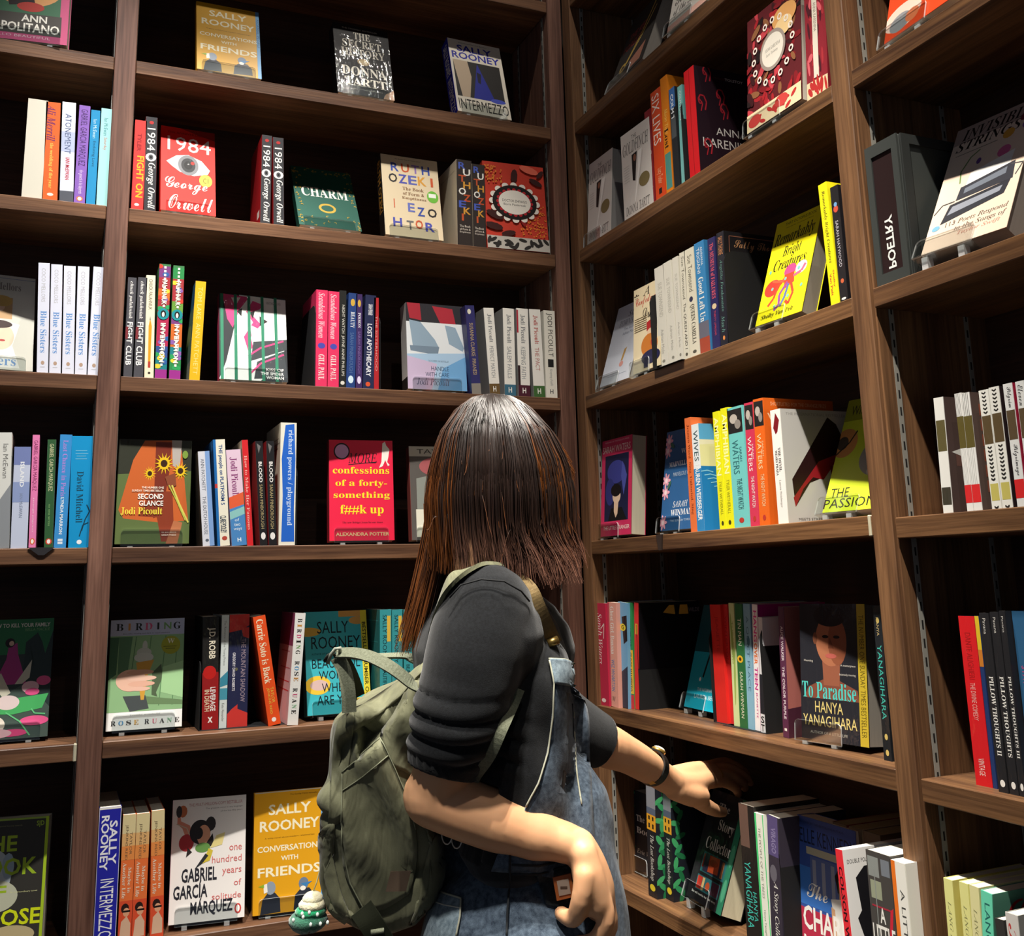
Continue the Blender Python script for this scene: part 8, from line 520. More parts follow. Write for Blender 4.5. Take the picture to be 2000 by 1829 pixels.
for r in BOOKS:
    kind, w, s = r[0], r[1], r[2]
    cs = {'A': 'left', 'B': 'right', 'C': 'far right'}[w]
    grp = 'books on the %s shelf of the %s bookcase' % (ROW[min(s, 5)], cs)
    if kind == 'S':
        _, _, _, u, d, z, W, H, T, lean, col, scol, pg, wrap, items, side, label = r
        root = empty('paperback_book')
        zz = z + (T * math.sin(-lean) if lean < 0 else 0) * 0
        M = Matrix.Translation(WP(w, u, d, zz)) @ Matrix.Rotation(WR[w], 4, 'Z')
        lift = T * math.sin(lean) if lean > 0 else 0
        M = M @ Matrix.Translation((0, 0, lift)) @ Matrix.Rotation(lean, 4, 'Y') @ Matrix.Translation((T, 0, 0)) @ Matrix.Rotation(math.pi / 2, 4, 'Z')
        if w == 'A': book_mesh(root, W, H, T, scol, col, pg, wrap, [], items, side)
        else: book_mesh(root, W, H, T, scol, col, pg, wrap, side, items)
        root.matrix_world = M
    else:
        _, _, _, u, d, z, W, H, T, til, yaw, stand, scol, col, pg, wrap, items, si, label = r
        root = empty('paperback_book')
        base = Matrix.Translation(WP(w, u, d, z)) @ Matrix.Rotation(WR[w] + yaw, 4, 'Z')
        root.matrix_world = base @ Matrix.Rotation(-til, 4, 'X')
        book_mesh(root, W, H, T, col, scol, pg, wrap, items, si)
        if stand:
            st = empty('book_stand'); st.matrix_world = base
            tag(st, 'acrylic stand under ' + ' '.join(label.split(' facing')[0].split(',')[0].split()[:12]), 'stand', 'clear acrylic book stands')
            Q = Matrix.Rotation(-til, 4, 'X'); zl = -T * math.sin(til)
            a, b_ = (.01, W - .012) if w == 'A' else (-.012, W * .62)
            mb = MB(); sheet(mb, a, b_, -.0032, -.004, .026, .0022, Q); mb.build('front_lip', st)
            mb = MB(); bb = Matrix.Translation((0, 0, 0)); mb.box((a, -.003, -.0042), (b_, T, -.002), AC, Q); mb.build('base_plate', st)
            mb = MB(); sheet(mb, a + .02, b_ - .02, T + .0006, -.002, .11, .0022, Q); mb.build('backrest', st)
            for fx in (a + .012, b_ - .022): mb = MB(); mb.box((fx, .0, min(zl - .0055, -.0075)), (fx + .009, .012, -.004), AE); mb.build('foot', st)
    words = label.split()
    tag(root, label, 'book', grp)
# bookends: black steel L plates
BK = mat('08080a', 'matte')
def bookend(w, u, d, z, h, dep, label, foot=.09, sg=1):
    root = empty('bookend'); root.matrix_world = Matrix.Translation(WP(w, u, d, z)) @ Matrix.Rotation(WR[w], 4, 'Z')
    mb = MB(); r = .018; pr = [(0, 0), (dep, 0), (dep, h - r), (dep - r * .3, h - r * .3), (dep - r, h), (r, h), (r * .3, h - r * .3), (0, h - r)]
    n = len(pr); mb.add([(0, y, q) for y, q in pr] + [(.0012, y, q) for y, q in pr], [list(range(n))[::-1], list(range(n, 2 * n))] + [[i, (i + 1) % n, n + (i + 1) % n, n + i] for i in range(n)], BK); mb.build('upright', root)
    mb = MB(); a, b_ = sorted((0, foot * sg)); mb.box((a, .0, .0), (b_, dep, .0006), BK); mb.build('base_plate', root)
    tag(root, label, 'bookend', 'black steel bookends')
bookend('A', .4325, .006, ZS['A'][2], .168, .13, 'wide black bookend left of the two pink spines', .1, 1)
bookend('A', .5655, .006, ZS['A'][2], .155, .12, 'thin black bookend right of the thin red spine', .08, -1)
bookend('A', .4015, .008, ZS['A'][3], .15, .12, 'thin black bookend right of the tallest cream and blue spine', .08, -1)
bookend('A', .2385, .038, ZS['A'][4], .12, .12, 'black bookend under the black-and-red spine', .16, 1)
bookend('B', -1.497, .004, ZS['B'][1], .165, .12, 'black bookend between the teal spine and the glossy red one', .05, -1)
bookend('B', -1.6295, -.004, ZS['B'][2], .15, .12, 'black bookend between the red-capped figure and the ivory spines', .1, 1)
bookend('B', -1.3985, .006, ZS['B'][2], .165, .13, 'black bookend right of the copper-framed black book', .06, -1)
bookend('B', -1.7985, .03, ZS['B'][4], .178, .13, 'black bookend right of the thin red spine near the corner', .09, -1)
bookend('B', -1.5875, .055, ZS['B'][4], .16, .12, 'black bookend between the turquoise cover and the plain red spine', .12, 1)
bookend('B', -1.426, .045, ZS['B'][4], .168, .13, 'tall black bookend left of the plum purple spine', .12, -1)
bookend('B', -1.3815, .02, ZS['B'][5], .175, .13, 'wide black bookend beside the blue and red cover', .1, -1)
# row of loose page tops behind on the bottom right shelf
bt = ['4b3a28', '5a4a36', '3c3126']
for i, (u, T, d) in enumerate(((-1.31, .03, .066), (-1.275, .026, .066), (-1.245, .034, .066))):
    root = empty('paperback_book'); root.matrix_world = Matrix.Translation(WP('B', u, .068, ZS['B'][5])) @ Matrix.Rotation(WR['B'], 4, 'Z') @ Matrix.Translation((T, 0, 0)) @ Matrix.Rotation(math.pi / 2, 4, 'Z')
    book_mesh(root, .128, .212, T, ['8a3a2a', 'c9b48c', '5a4a3a'][i], '6a5a48', 'b5a27c', 0, [], [])
    tag(root, ['red', 'tan', 'brown'][i] + '-covered book standing in the dark behind the front row, bottom right', 'book', 'books on the bottom shelf of the right bookcase')
# poetry divider box
root = empty('shelf_divider'); root.matrix_world = Matrix.Translation(WP('C', *POE[:2], ZS['C'][2])) @ Matrix.Rotation(WR['C'], 4, 'Z')
tag(root, 'dark green-grey box divider lettered POETRY', 'divider')
g1, g2, g3 = mat('2b302e', 'matte'), mat('241516', 'paper'), mat('1d2120', 'matte')
w_, h_ = POE[2], POE[3]
mb = MB(); mb.box((0, .003, 0), (w_, .13, h_), g1, None, .002); mb.build('body', root)
mb = MB(); f = .011
for a, b_ in (((0, 0, 0), (f, .003, h_)), ((w_ - f, 0, 0), (w_, .003, h_)), ((f, 0, 0), (w_ - f, .003, f * 1.6)), ((f, 0, h_ - f * 1.6), (w_ - f, .003, h_))): mb.box(a, b_, g1)
mb.build('frame', root)
mb = MB(); mb.box((f, .0022, f * 1.6), (w_ - f, .0032, h_ - f * 1.6), g2)
a, fs = TX[('POETRY', 'b')]
mb.add([(w_ * .5 + .007 - y * .0145, .0018, .022 + x * .075) for x, y in [(q[0], 1 - q[1]) for q in a]], fs, mat('e9e9e6', 'paper')); mb.build('name_card', root)
mb = MB()
for a, b_ in (((w_, .006, 0), (w_ + .003, .02, h_)), ((w_, .118, 0), (w_ + .003, .13, h_)), ((w_, .02, 0), (w_ + .003, .118, .014)), ((w_, .02, h_ - .014), (w_ + .003, .118, h_))): mb.box(a, b_, g3)
mb.build('side_frame', root)
# hanging corner of a bookend plate on the fourth shelf
mb = MB(); x = -.036; z = ZS['A'][3]; y = D0 - .0012
vs = [(x - .022, y, z + .0012), (x + .02, y, z + .0012), (x + .004, y, z - .012), (x - .005, y, z - .012)]; vs += [(a, b_ + .002, c) for a, b_, c in vs]
mb.add(vs, [(0, 3, 2, 1), (4, 5, 6, 7), (0, 1, 5, 4), (1, 2, 6, 5), (2, 3, 7, 6), (3, 0, 4, 7)], mat('1f1d22', 'matte')); o = pta(mb, 'edge_tab'); o['label'] = 'dark tab hanging over the shelf front'
# ------------------------------------------------------------------ the woman (all points in metres)
FD = Vector((.919, -.394, 0)); LD = Vector((.394, .919, 0)); UPV = Vector((0, 0, 1))
def fabric(name, c, rough=.9, scale=900, bump=.15, c2=None, nsc=40, sheen=.3):
    m, n, L, b = newmat(name); b.inputs['Roughness'].default_value = rough; b.inputs['Specular IOR Level'].default_value = .2
    b.inputs['Sheen Weight'].default_value = sheen
    t = n.new('ShaderNodeTexCoord'); z = n.new('ShaderNodeTexNoise'); z.inputs['Scale'].default_value = nsc; z.inputs['Detail'].default_value = 5
    z2 = n.new('ShaderNodeTexNoise'); z2.inputs['Scale'].default_value = scale; z2.inputs['Detail'].default_value = 2
    r = n.new('ShaderNodeValToRGB'); r.color_ramp.elements[0].position = .35; r.color_ramp.elements[1].position = .68
    r.color_ramp.elements[0].color = (*lin(c), 1); r.color_ramp.elements[1].color = (*lin(c2 or c), 1)
    mx = n.new('ShaderNodeMixRGB'); mx.inputs[0].default_value = .35
    L.new(t.outputs['Object'], z.inputs['Vector']); L.new(t.outputs['Object'], z2.inputs['Vector'])
    L.new(z.outputs['Fac'], mx.inputs[1]); L.new(z2.outputs['Fac'], mx.inputs[2]); L.new(mx.outputs[0], r.inputs[0]); L.new(r.outputs[0], b.inputs['Base Color'])
    u = n.new('ShaderNodeBump'); u.inputs['Strength'].default_value = bump; u.inputs['Distance'].default_value = .001; L.new(z2.outputs['Fac'], u.inputs['Height']); L.new(u.outputs[0], b.inputs['Normal'])
    return m
def crinkle(*a):
    m = fabric(*a); n, L = m.node_tree.nodes, m.node_tree.links; b = n['Principled BSDF']
    t = n.new('ShaderNodeTexCoord'); mp = n.new('ShaderNodeMapping'); mp.inputs['Scale'].default_value = (14, 14, 5)
    z = n.new('ShaderNodeTexNoise'); z.inputs['Scale'].default_value = 1; z.inputs['Detail'].default_value = 2.5; z.inputs['Distortion'].default_value = 2.2
    u = n.new('ShaderNodeBump'); u.inputs['Strength'].default_value = .7; u.inputs['Distance'].default_value = .013
    L.new(t.outputs['Object'], mp.inputs['Vector']); L.new(mp.outputs[0], z.inputs['Vector']); L.new(z.outputs['Fac'], u.inputs['Height']); L.new(u.outputs[0], b.inputs['Normal']); return m
SK, n, L, b = newmat('skin'); b.inputs['Base Color'].default_value = (*lin('d9a67c'), 1); b.inputs['Roughness'].default_value = .5
b.inputs['Subsurface Weight'].default_value = .12; b.inputs['Subsurface Radius'].default_value = (.01, .004, .002); b.inputs['Subsurface Scale'].default_value = .5; b.inputs['Specular IOR Level'].default_value = .35
zt = n.new('ShaderNodeTexNoise'); zt.inputs['Scale'].default_value = 18; rr = n.new('ShaderNodeValToRGB'); rr.color_ramp.elements[0].color = (*lin('d49a70'), 1); rr.color_ramp.elements[1].color = (*lin('e0ae84'), 1)
tc = n.new('ShaderNodeTexCoord'); L.new(tc.outputs['Object'], zt.inputs['Vector']); L.new(zt.outputs['Fac'], rr.inputs[0]); L.new(rr.outputs[0], b.inputs['Base Color'])
KNIT = fabric('charcoal_knit', '0e0f11', .95, 1200, .3, '1b1d20', 300, .15)
DEN = fabric('washed_denim', '2b3644', .9, 1400, .3, '61707f', 160, .1)
DENL = fabric('pale_denim', '4a5a66', .9, 1400, .3, '8fa0a8', 130, .1)
OLV = crinkle('olive_canvas', '5f604a', .62, 1500, .1, '78785e', 20, .1)
OLD = fabric('dark_olive', '23261a', .8, 1500, .1, '2b2e20', 20, 0)
WEB = fabric('grey_green_webbing', '5f6350', .8, 1200, .4, '7c806c', 400, .1)
KHA = fabric('khaki_elastic', '5d4c2c', .7, 1200, .2, '7a6540', 200, .1)
def evalmesh(mb, name, voxel, smooth=4, fac=.6):
    o = mb.build(name); m = o.modifiers.new('r', 'REMESH'); m.mode = 'VOXEL'; m.voxel_size = voxel; m.use_smooth_shade = True
    if smooth: s = o.modifiers.new('s', 'SMOOTH'); s.iterations = smooth; s.factor = fac
    dg = bpy.context.evaluated_depsgraph_get(); me = bpy.data.meshes.new_from_object(o.evaluated_get(dg)); me.name = name
    mats = list(mb.m); bpy.data.objects.remove(o); me.materials.clear(); me.materials.append(mats[0])
    me.polygons.foreach_set('use_smooth', [True] * len(me.polygons)); me.polygons.foreach_set('material_index', [0] * len(me.polygons))
    return me
def displace(me, fn):
    n = len(me.vertices); a = np.zeros(n * 3); nn = np.zeros(n * 3); me.vertices.foreach_get('co', a); me.vertices.foreach_get('normal', nn)
    a = a.reshape(-1, 3); nn = nn.reshape(-1, 3); a = a + nn * fn(a)[:, None]; me.vertices.foreach_set('co', a.ravel()); me.update()
def limb(mb, pts, rs, m, n=16, sub=4):
    P = [Vector(p) for p in pts]; Q = []; R = []
    for i in range(len(P) - 1):
        p0, p1, p2, p3 = P[max(i - 1, 0)], P[i], P[i + 1], P[min(i + 2, len(P) - 1)]
        for k in range(sub):
            t = k / sub; Q.append(.5 * ((2 * p1) + (p2 - p0) * t + (2 * p0 - 5 * p1 + 4 * p2 - p3) * t * t + (3 * p1 - p0 - 3 * p2 + p3) * t ** 3))
            tt = t * t * (3 - 2 * t); R.append(rs[i] * (1 - tt) + rs[i + 1] * tt)
    Q.append(P[-1]); R.append(rs[-1]); mb.tube(Q, R, m, n)
    mb.ball(Q[0], R[0], m, nu=n, nv=8); mb.ball(Q[-1], R[-1], m, nu=n, nv=8)
person = empty('person', (0.5562, 1.3204, -0.3844)); person.location.z = FZ
tag(person, 'woman with a brown bob in black knit top and denim overalls, reaching into the shelf', 'person')
def ppart(me, name): 
    o = link(name, me, person); o.matrix_parent_inverse = Matrix.Translation(-person.location); return o
HC = Vector((0.5183, 1.2461, 0.1358)); HF = (FD * .78 + LD * .62).normalized(); HF = (HF - UPV * .28).normalized(); HS = HF.cross(UPV).normalized(); HU = HS.cross(HF)
HM = Matrix((HF, HS, HU)).transposed().to_3x3()
SHc = Vector((0.5174, 1.2845, -0.0390)); HIPc = Vector((0.5727, 1.3396, -0.4036))
mb = MB()
mb.ball(HC, (.078, .064, .085), SK, HM, 24, 16); mb.ball(HC + HF * .03 - HU * .05, (.055, .05, .06), SK, HM, 20, 12)
mb.tube([HC + HF * .075 - HU * .0, HC + HF * .1 - HU * .035, HC + HF * .085 - HU * .045], [.006, .011, .008], SK, 10)      # nose
mb.ball(HC + HF * .086 - HU * .066, (.006, .02, .007), SK, HM); mb.ball(HC + HF * .08 - HU * .1, (.016, .02, .014), SK, HM)
for s in (-1, 1): mb.ball(HC + HS * .07 * s - HF * .0 - HU * .02, (.016, .007, .028), SK, HM)
limb(mb, [HC - HU * .03 - HF * .02, HC - UPV * .12 - HF * .02, SHc + UPV * .03], [.05, .048, .06], SK)
# torso, hips, legs (under the clothes)
limb(mb, [SHc - UPV * .02, SHc - UPV * .18, HIPc + UPV * .08, HIPc - UPV * .06], [.075, .085, .08, .1], SK)
for s in (-1, 1):
    limb(mb, [SHc, SHc + LD * .115 * s - UPV * .01], [.05, .036], SK)
    hp = HIPc + LD * .075 * s - UPV * .05
    limb(mb, [hp, Vector((hp.x, hp.y, -.87)), Vector((hp.x - .02, hp.y, FZ + .09))], [.085, .055, .036], SK)
    limb(mb, [Vector((hp.x - .04, hp.y, FZ + .045)), Vector((hp.x, hp.y, FZ + .05)), Vector((hp.x, hp.y, FZ + .035)) + FD * .12], [.03, .036, .024], SK)
RS = Vector((0.4620, 1.1632, -0.0351)); LS = SHc + LD * .14
# right (near) arm
RE = Vector((0.4132, 1.2209, -0.2536)); RW = Vector((0.5730, 1.1525, -0.3107))
limb(mb, [(0.4697, 1.1780, -0.0417), (0.4369, 1.1759, -0.1455), (0.4181, 1.2108, -0.2428)], [.036, .036, .036], SK)
limb(mb, [(0.4135, 1.2141, -0.2485), (0.4450, 1.1979, -0.2631), (0.4788, 1.1862, -0.2770), (0.5181, 1.1726, -0.2933), (0.5489, 1.1612, -0.3024), (0.5713, 1.1532, -0.3106)], [.036, .035, .0345, .029, .0235, .021], SK, 20)
# right hand, bent down at the wrist
limb(mb, [(0.5713, 1.1532, -0.3106), (0.5835, 1.1525, -0.3315), (0.5919, 1.1540, -0.3552), (0.5969, 1.1563, -0.3759)], [.021, .021, .022, .02], SK)
limb(mb, [(0.5844, 1.1664, -0.3206), (0.6009, 1.1775, -0.3535), (0.6118, 1.1852, -0.3853)], [.019, .021, .019], SK)
limb(mb, [(0.5700, 1.1379, -0.3145), (0.5745, 1.1361, -0.3404), (0.5841, 1.1378, -0.3678)], [.016, .019, .018], SK)
for pts, rr_ in ((((0.5905, 1.1346, -0.3657), (0.5931, 1.1328, -0.3884), (0.5839, 1.1475, -0.4117), (0.5674, 1.1610, -0.4152)), (.0115, .0105, .0095, .008)),
                 (((0.6034, 1.1531, -0.3743), (0.6094, 1.1569, -0.4038), (0.5968, 1.1738, -0.4310), (0.5771, 1.1883, -0.4322)), (.0115, .0105, .0095, .008)),
                 (((0.6141, 1.1724, -0.3824), (0.6212, 1.1822, -0.4158), (0.6081, 1.1989, -0.4411), (0.5899, 1.2116, -0.4375)), (.011, .01, .009, .0075)),
                 (((0.6213, 1.1929, -0.3885), (0.6266, 1.2027, -0.4188), (0.6140, 1.2180, -0.4384), (0.5990, 1.2293, -0.4347)), (.0095, .009, .008, .007)),
                 (((0.5652, 1.1277, -0.3346), (0.5606, 1.1300, -0.3615), (0.5585, 1.1471, -0.3846), (0.5498, 1.1613, -0.3817)), (.013, .012, .0105, .0085))):
    limb(mb, pts, rr_, SK, 12, 3)
# left (far) arm reaching into the shelf
LE = Vector((0.6703, 1.3561, -0.2139))
limb(mb, [SHc + LD * .11 - UPV * .02, (0.6123, 1.3947, -0.1477), (0.6787, 1.3863, -0.2168)], [.034, .033, .032], SK)
limb(mb, [(0.6842, 1.3843, -0.2184), (0.7405, 1.3984, -0.2424), (0.8053, 1.4319, -0.2705), (0.8841, 1.4843, -0.3116), (0.9121, 1.4976, -0.3264)], [.033, .0315, .0265, .0225, .0215], SK, 20)
limb(mb, [(0.9121, 1.4976, -0.3264), (0.9600, 1.5238, -0.3383), (1.0143, 1.5563, -0.3407)], [.021, .022, .018], SK)
limb(mb, [(0.9172, 1.4975, -0.3361), (0.9561, 1.5117, -0.3517), (0.9817, 1.5246, -0.3597)], [.019, .0195, .0165], SK)
limb(mb, [(0.9173, 1.5055, -0.3219), (0.9801, 1.5461, -0.3278), (1.0426, 1.5870, -0.3340)], [.018, .019, .016], SK)
for pts, rr_ in ((((1.0186, 1.5559, -0.3476), (1.0656, 1.5814, -0.3545), (1.1041, 1.6018, -0.3717), (1.1158, 1.6106, -0.3845)), (.0105, .0095, .0085, .0075)),
                 (((1.0338, 1.5698, -0.3397), (1.0835, 1.5938, -0.3447), (1.1258, 1.6132, -0.3654), (1.1385, 1.6216, -0.3783)), (.0105, .0095, .0085, .0075)),
                 (((1.0510, 1.5949, -0.3359), (1.0983, 1.6081, -0.3380), (1.1435, 1.6263, -0.3588), (1.1597, 1.6336, -0.3736)), (.01, .009, .008, .007)),
                 (((1.0574, 1.6136, -0.3325), (1.1083, 1.6359, -0.3326), (1.1492, 1.6441, -0.3497), (1.1663, 1.6506, -0.3629)), (.009, .008, .007, .0065)),
                 (((0.9592, 1.5169, -0.3561), (0.9991, 1.5377, -0.3781), (1.0331, 1.5596, -0.3936), (1.0534, 1.5688, -0.3999)), (.014, .0125, .0105, .0085))):
    limb(mb, pts, rr_, SK, 12, 3)
body = ppart(evalmesh(mb, 'body', .0032, 3, .5), 'body')
# eyes and brows
mb = MB()
for s in (-1, 1): mb.ball(HC + HF * .079 + HS * .03 * s - HU * .0, (.008, .011, .006), mat('e9e4de', 'paper'), HM); mb.ball(HC + HF * .085 + HS * .03 * s, (.004, .005, .005), mat('1a1210', 'paper'), HM)
o = mb.build('eyes', person); o.matrix_parent_inverse = Matrix.Translation(-person.location)
# knit top
mb = MB()
limb(mb, [SHc + UPV * .035, SHc - UPV * .05, SHc - UPV * .2, HIPc + UPV * .16, HIPc + UPV * .07], [.055, .1, .096, .088, .085], KNIT, 24)
limb(mb, [SHc + LD * .12 - UPV * .03, SHc - LD * .1 - UPV * .03], [.065, .07], KNIT, 20)
limb(mb, [SHc + LD * .075 - UPV * .06 + FD * .03, SHc + LD * .07 - UPV * .24 + FD * .02], [.085, .08], KNIT)
limb(mb, [SHc - LD * .06 - UPV * .08 + FD * .03, SHc - LD * .05 - UPV * .26 + FD * .02], [.072, .068], KNIT)
limb(mb, [(0.4707, 1.1769, -0.0387), (0.4545, 1.1718, -0.0853), (0.4369, 1.1759, -0.1455), (0.4239, 1.1930, -0.1980), (0.4209, 1.1978, -0.2143)], [.058, .06, .055, .046, .042], KNIT, 28)
limb(mb, [LS, (0.6153, 1.3870, -0.1437), (0.6783, 1.3850, -0.2096), (0.7322, 1.3951, -0.2363)], [.056, .05, .044, .038], KNIT, 24)
me = evalmesh(mb, 'knit_top', .0036, 5)
SA, SB = np.array((0.4707, 1.1769, -0.0387)), np.array((0.4213, 1.1992, -0.2214)); sd = (SB - SA) / np.linalg.norm(SB - SA); sl = np.linalg.norm(SB - SA)
def folds(a):
    q = a - SA; s = q @ sd / sl; rad_ = np.linalg.norm(q - (q @ sd)[:, None] * sd, axis=1)
    near = np.exp(-np.maximum(rad_ - .06, 0) ** 2 / .0004)
    ph = a[:, 0] * 38 + a[:, 1] * 10
    w = np.clip((s - .42) / .25, 0, 1) * np.clip((.93 - s) / .05, 0, 1) * near
    d = w * .0062 * (np.abs(np.sin(s * 24 + np.sin(ph * .9) * .9 + ph * .25)) ** .7 - .5) * 1.3
    d += np.clip((s - .9) / .03, 0, 1) * np.clip((1.1 - s) / .05, 0, 1) * near * .0008 * np.sin(np.arctan2(q[:, 1], q[:, 0]) * 60)
    w2 = np.clip((s - .08) / .15, 0, 1) * np.clip((.6 - s) / .2, 0, 1) * near
    d += w2 * .0045 * np.sin(s * 13 + a[:, 0] * 45 + 1.0) * (.5 + .5 * np.sin(a[:, 2] * 37 + 2))
    d += .0022 * np.sin(a[:, 2] * 60 + a[:, 0] * 30) * np.sin(a[:, 0] * 50) * (1 - near * .8)
    return d
displace(me, folds)
def cuff(me, c, d, lim, R):
    n = len(me.vertices); a = np.zeros(n * 3); me.vertices.foreach_get('co', a); a = a.reshape(-1, 3); q = a - np.array(c); h = q @ np.array(d); r = np.linalg.norm(q - h[:, None] * np.array(d), axis=1)
    k = (h > lim) & (h < .09) & (r < R); a[k] -= (h[k] - lim)[:, None] * np.array(d); me.vertices.foreach_set('co', a.ravel()); me.update()
cuff(me, SB, sd, -.002, .07)
_c, _d = Vector((0.7270, 1.3913, -0.2340)), (Vector((0.8053, 1.4319, -0.2705)) - Vector((0.6819, 1.3796, -0.2176))).normalized(); cuff(me, _c, _d, .0, .07)
ppart(me, 'knit_top'); KNM = me
mb = MB(); mb.tube([(0.4116, 1.1430, -0.0203), (0.4246, 1.1399, -0.0062), (0.4461, 1.1293, -0.0004), (0.4708, 1.1192, -0.0034), (0.4935, 1.1229, -0.0151), (0.5072, 1.1308, -0.0273)], .0011, mat('0d0e10', 'matte'), 6)
o = mb.build('shoulder_seam', person); o.matrix_parent_inverse = Matrix.Translation(-person.location)
# overalls: legs, hips, side panel and bib
mb = MB()
limb(mb, [HIPc + UPV * .12, HIPc + UPV * .03, HIPc - UPV * .1], [.098, .113, .13], DEN, 28)
limb(mb, [HIPc + UPV * .09 + LD * .05 + FD * .02, HIPc - UPV * .1 + LD * .06], [.1, .12], DEN, 24)
limb(mb, [HIPc + UPV * .1 - LD * .05 + FD * .035, HIPc - UPV * .1 - LD * .05 + FD * .03], [.09, .115], DEN, 24)
for s in (-1, 1):
    hp = HIPc + LD * .075 * s
    limb(mb, [hp - UPV * .05, Vector((hp.x, hp.y, -.87)), Vector((hp.x - .01, hp.y, FZ + .12))], [.125, .1, .085], DEN, 24)
me = evalmesh(mb, 'overalls', .004, 5)
displace(me, lambda a: .003 * np.sin(a[:, 2] * 40 + a[:, 0] * 55) * np.sin(a[:, 0] * 33 + a[:, 2] * 20)); ppart(me, 'overalls'); OVM = me
def patch(name, rows, m, th=.0022, par=person, sub=4, g=.002):
    """sheet through rows of points (each row the same length), thickened"""
    R = [[Vector(p) for p in r] for r in rows]; V = []
    def cr(a, b, c, d, t): return .5 * ((2 * b) + (c - a) * t + (2 * a - 5 * b + 4 * c - d) * t * t + (3 * b - a - 3 * c + d) * t ** 3)
    def dens(l):
        o = []
        for i in range(len(l) - 1):
            for k in range(sub): o.append(cr(l[max(i - 1, 0)], l[i], l[i + 1], l[min(i + 2, len(l) - 1)], k / sub))
        return o + [l[-1]]
    G = [dens(r) for r in R]; G = list(zip(*[dens(list(c)) for c in zip(*G)]))
    nr, nc = len(G), len(G[0]); vs = [snap(p, g) if g else p for r in G for p in r]; fs = [[i * nc + j, i * nc + j + 1, (i + 1) * nc + j + 1, (i + 1) * nc + j] for i in range(nr - 1) for j in range(nc - 1)]
    mb = MB(); mb.add(vs, fs, m, True); o = mb.build(name, par); o.matrix_parent_inverse = Matrix.Translation(-par.location)
    md = o.modifiers.new('t', 'SOLIDIFY'); md.thickness = th; md.offset = 0
    return o
from mathutils.bvhtree import BVHTree
def tree(mes):
    v = []; f = []
    for me in mes:
        o = len(v); v += [x.co.copy() for x in me.vertices]; f += [[i + o for i in q.vertices] for q in me.polygons]
    return BVHTree.FromPolygons(v, f)
SURF = [None]
def snap(p, g):
    if not SURF[0]: return p
    d = p.normalized(); h = SURF[0].ray_cast(p - d * .25, d, .45)
    if not h[0]: h = SURF[0].find_nearest(p - d * .05, .2)
    nn = h[1] if h[1].dot(d) < 0 else -h[1]
    return h[0] + (nn * .5 - d * .8) * g
def strap(mb, pts, w, m, flat):
    P = [Vector(q) for q in pts]; Q = []
    for i in range(len(P) - 1):
        a, b_, c, d = P[max(i - 1, 0)], P[i], P[i + 1], P[min(i + 2, len(P) - 1)]
        for k in range(6): t = k / 6; Q.append(.5 * ((2 * b_) + (c - a) * t + (2 * a - 5 * b_ + 4 * c - d) * t * t + (3 * b_ - a - 3 * c + d) * t ** 3))
    Q.append(P[-1]); mb.tube(Q, w, m, flat=flat)
def seam(mb, pts, r, m, g=.0036):
    P = [Vector(p) for p in pts]; Q = []
    for a, b_ in zip(P, P[1:]): Q += [a.lerp(b_, k / 6) for k in range(6)]
    mb.tube([snap(q, g + r * .5) for q in Q + [P[-1]]], r, m, 6)
SURF[0] = tree([OVM, KNM])
# bib side strip seen from the right: rows top to bottom, columns back edge to front edge
bib = [[(0.5784, 1.2279, -0.1054), (0.5884, 1.2126, -0.1062), (0.6148, 1.2254, -0.1154)],
       [(0.5807, 1.2272, -0.1325), (0.5924, 1.2113, -0.1339), (0.6238, 1.2380, -0.1405)],
       [(0.5745, 1.2218, -0.1720), (0.5889, 1.1986, -0.1706), (0.6351, 1.2416, -0.1798)],
       [(0.5622, 1.2138, -0.2127), (0.5797, 1.1891, -0.2109), (0.6394, 1.2494, -0.2242)],
       [(0.5450, 1.2062, -0.2458), (0.5693, 1.1792, -0.2467), (0.6437, 1.2574, -0.2698)],
       [(0.5245, 1.2050, -0.2757), (0.5601, 1.1801, -0.2835), (0.6490, 1.2664, -0.3220)],
       [(0.5033, 1.2155, -0.3071), (0.5558, 1.1839, -0.3181), (0.6552, 1.2737, -0.3677)],
       [(0.4912, 1.2285, -0.3428), (0.5526, 1.1865, -0.3494), (0.6650, 1.2793, -0.4135)]]
patch('bib', bib, DEN, .003)
patch('bib_top_band', [[(0.5741, 1.2247, -0.1024), (0.5865, 1.2084, -0.1034), (0.6150, 1.2226, -0.1134)], [(0.5764, 1.2245, -0.1164), (0.5870, 1.2078, -0.1171), (0.6178, 1.2264, -0.1265)], [(0.5784, 1.2238, -0.1327), (0.5890, 1.2074, -0.1346), (0.6222, 1.2336, -0.1426)]], DENL, .0045, g=.0045)
mb = MB(); pale = mat('a8a894', 'matte')
seam(mb, [(0.5732, 1.2242, -0.1036), (0.5788, 1.2247, -0.1322), (0.5732, 1.2190, -0.1716), (0.5609, 1.2109, -0.2122), (0.5437, 1.2033, -0.2452), (0.5260, 1.2020, -0.2701)], .0011, pale)
seam(mb, [(0.5933, 1.2047, -0.1562), (0.5880, 1.1930, -0.1941), (0.5865, 1.1844, -0.2286), (0.5931, 1.1896, -0.2655)], .0009, mat('1c2026', 'matte'))
seam(mb, [(0.5942, 1.2002, -0.1479), (0.5913, 1.1976, -0.1707), (0.5881, 1.1908, -0.1998), (0.5883, 1.1863, -0.2409), (0.5946, 1.1905, -0.2728)], .0011, pale)
seam(mb, [(0.5716, 1.2224, -0.1021), (0.5851, 1.2055, -0.1025), (0.6123, 1.2201, -0.1118)], .0012, pale)
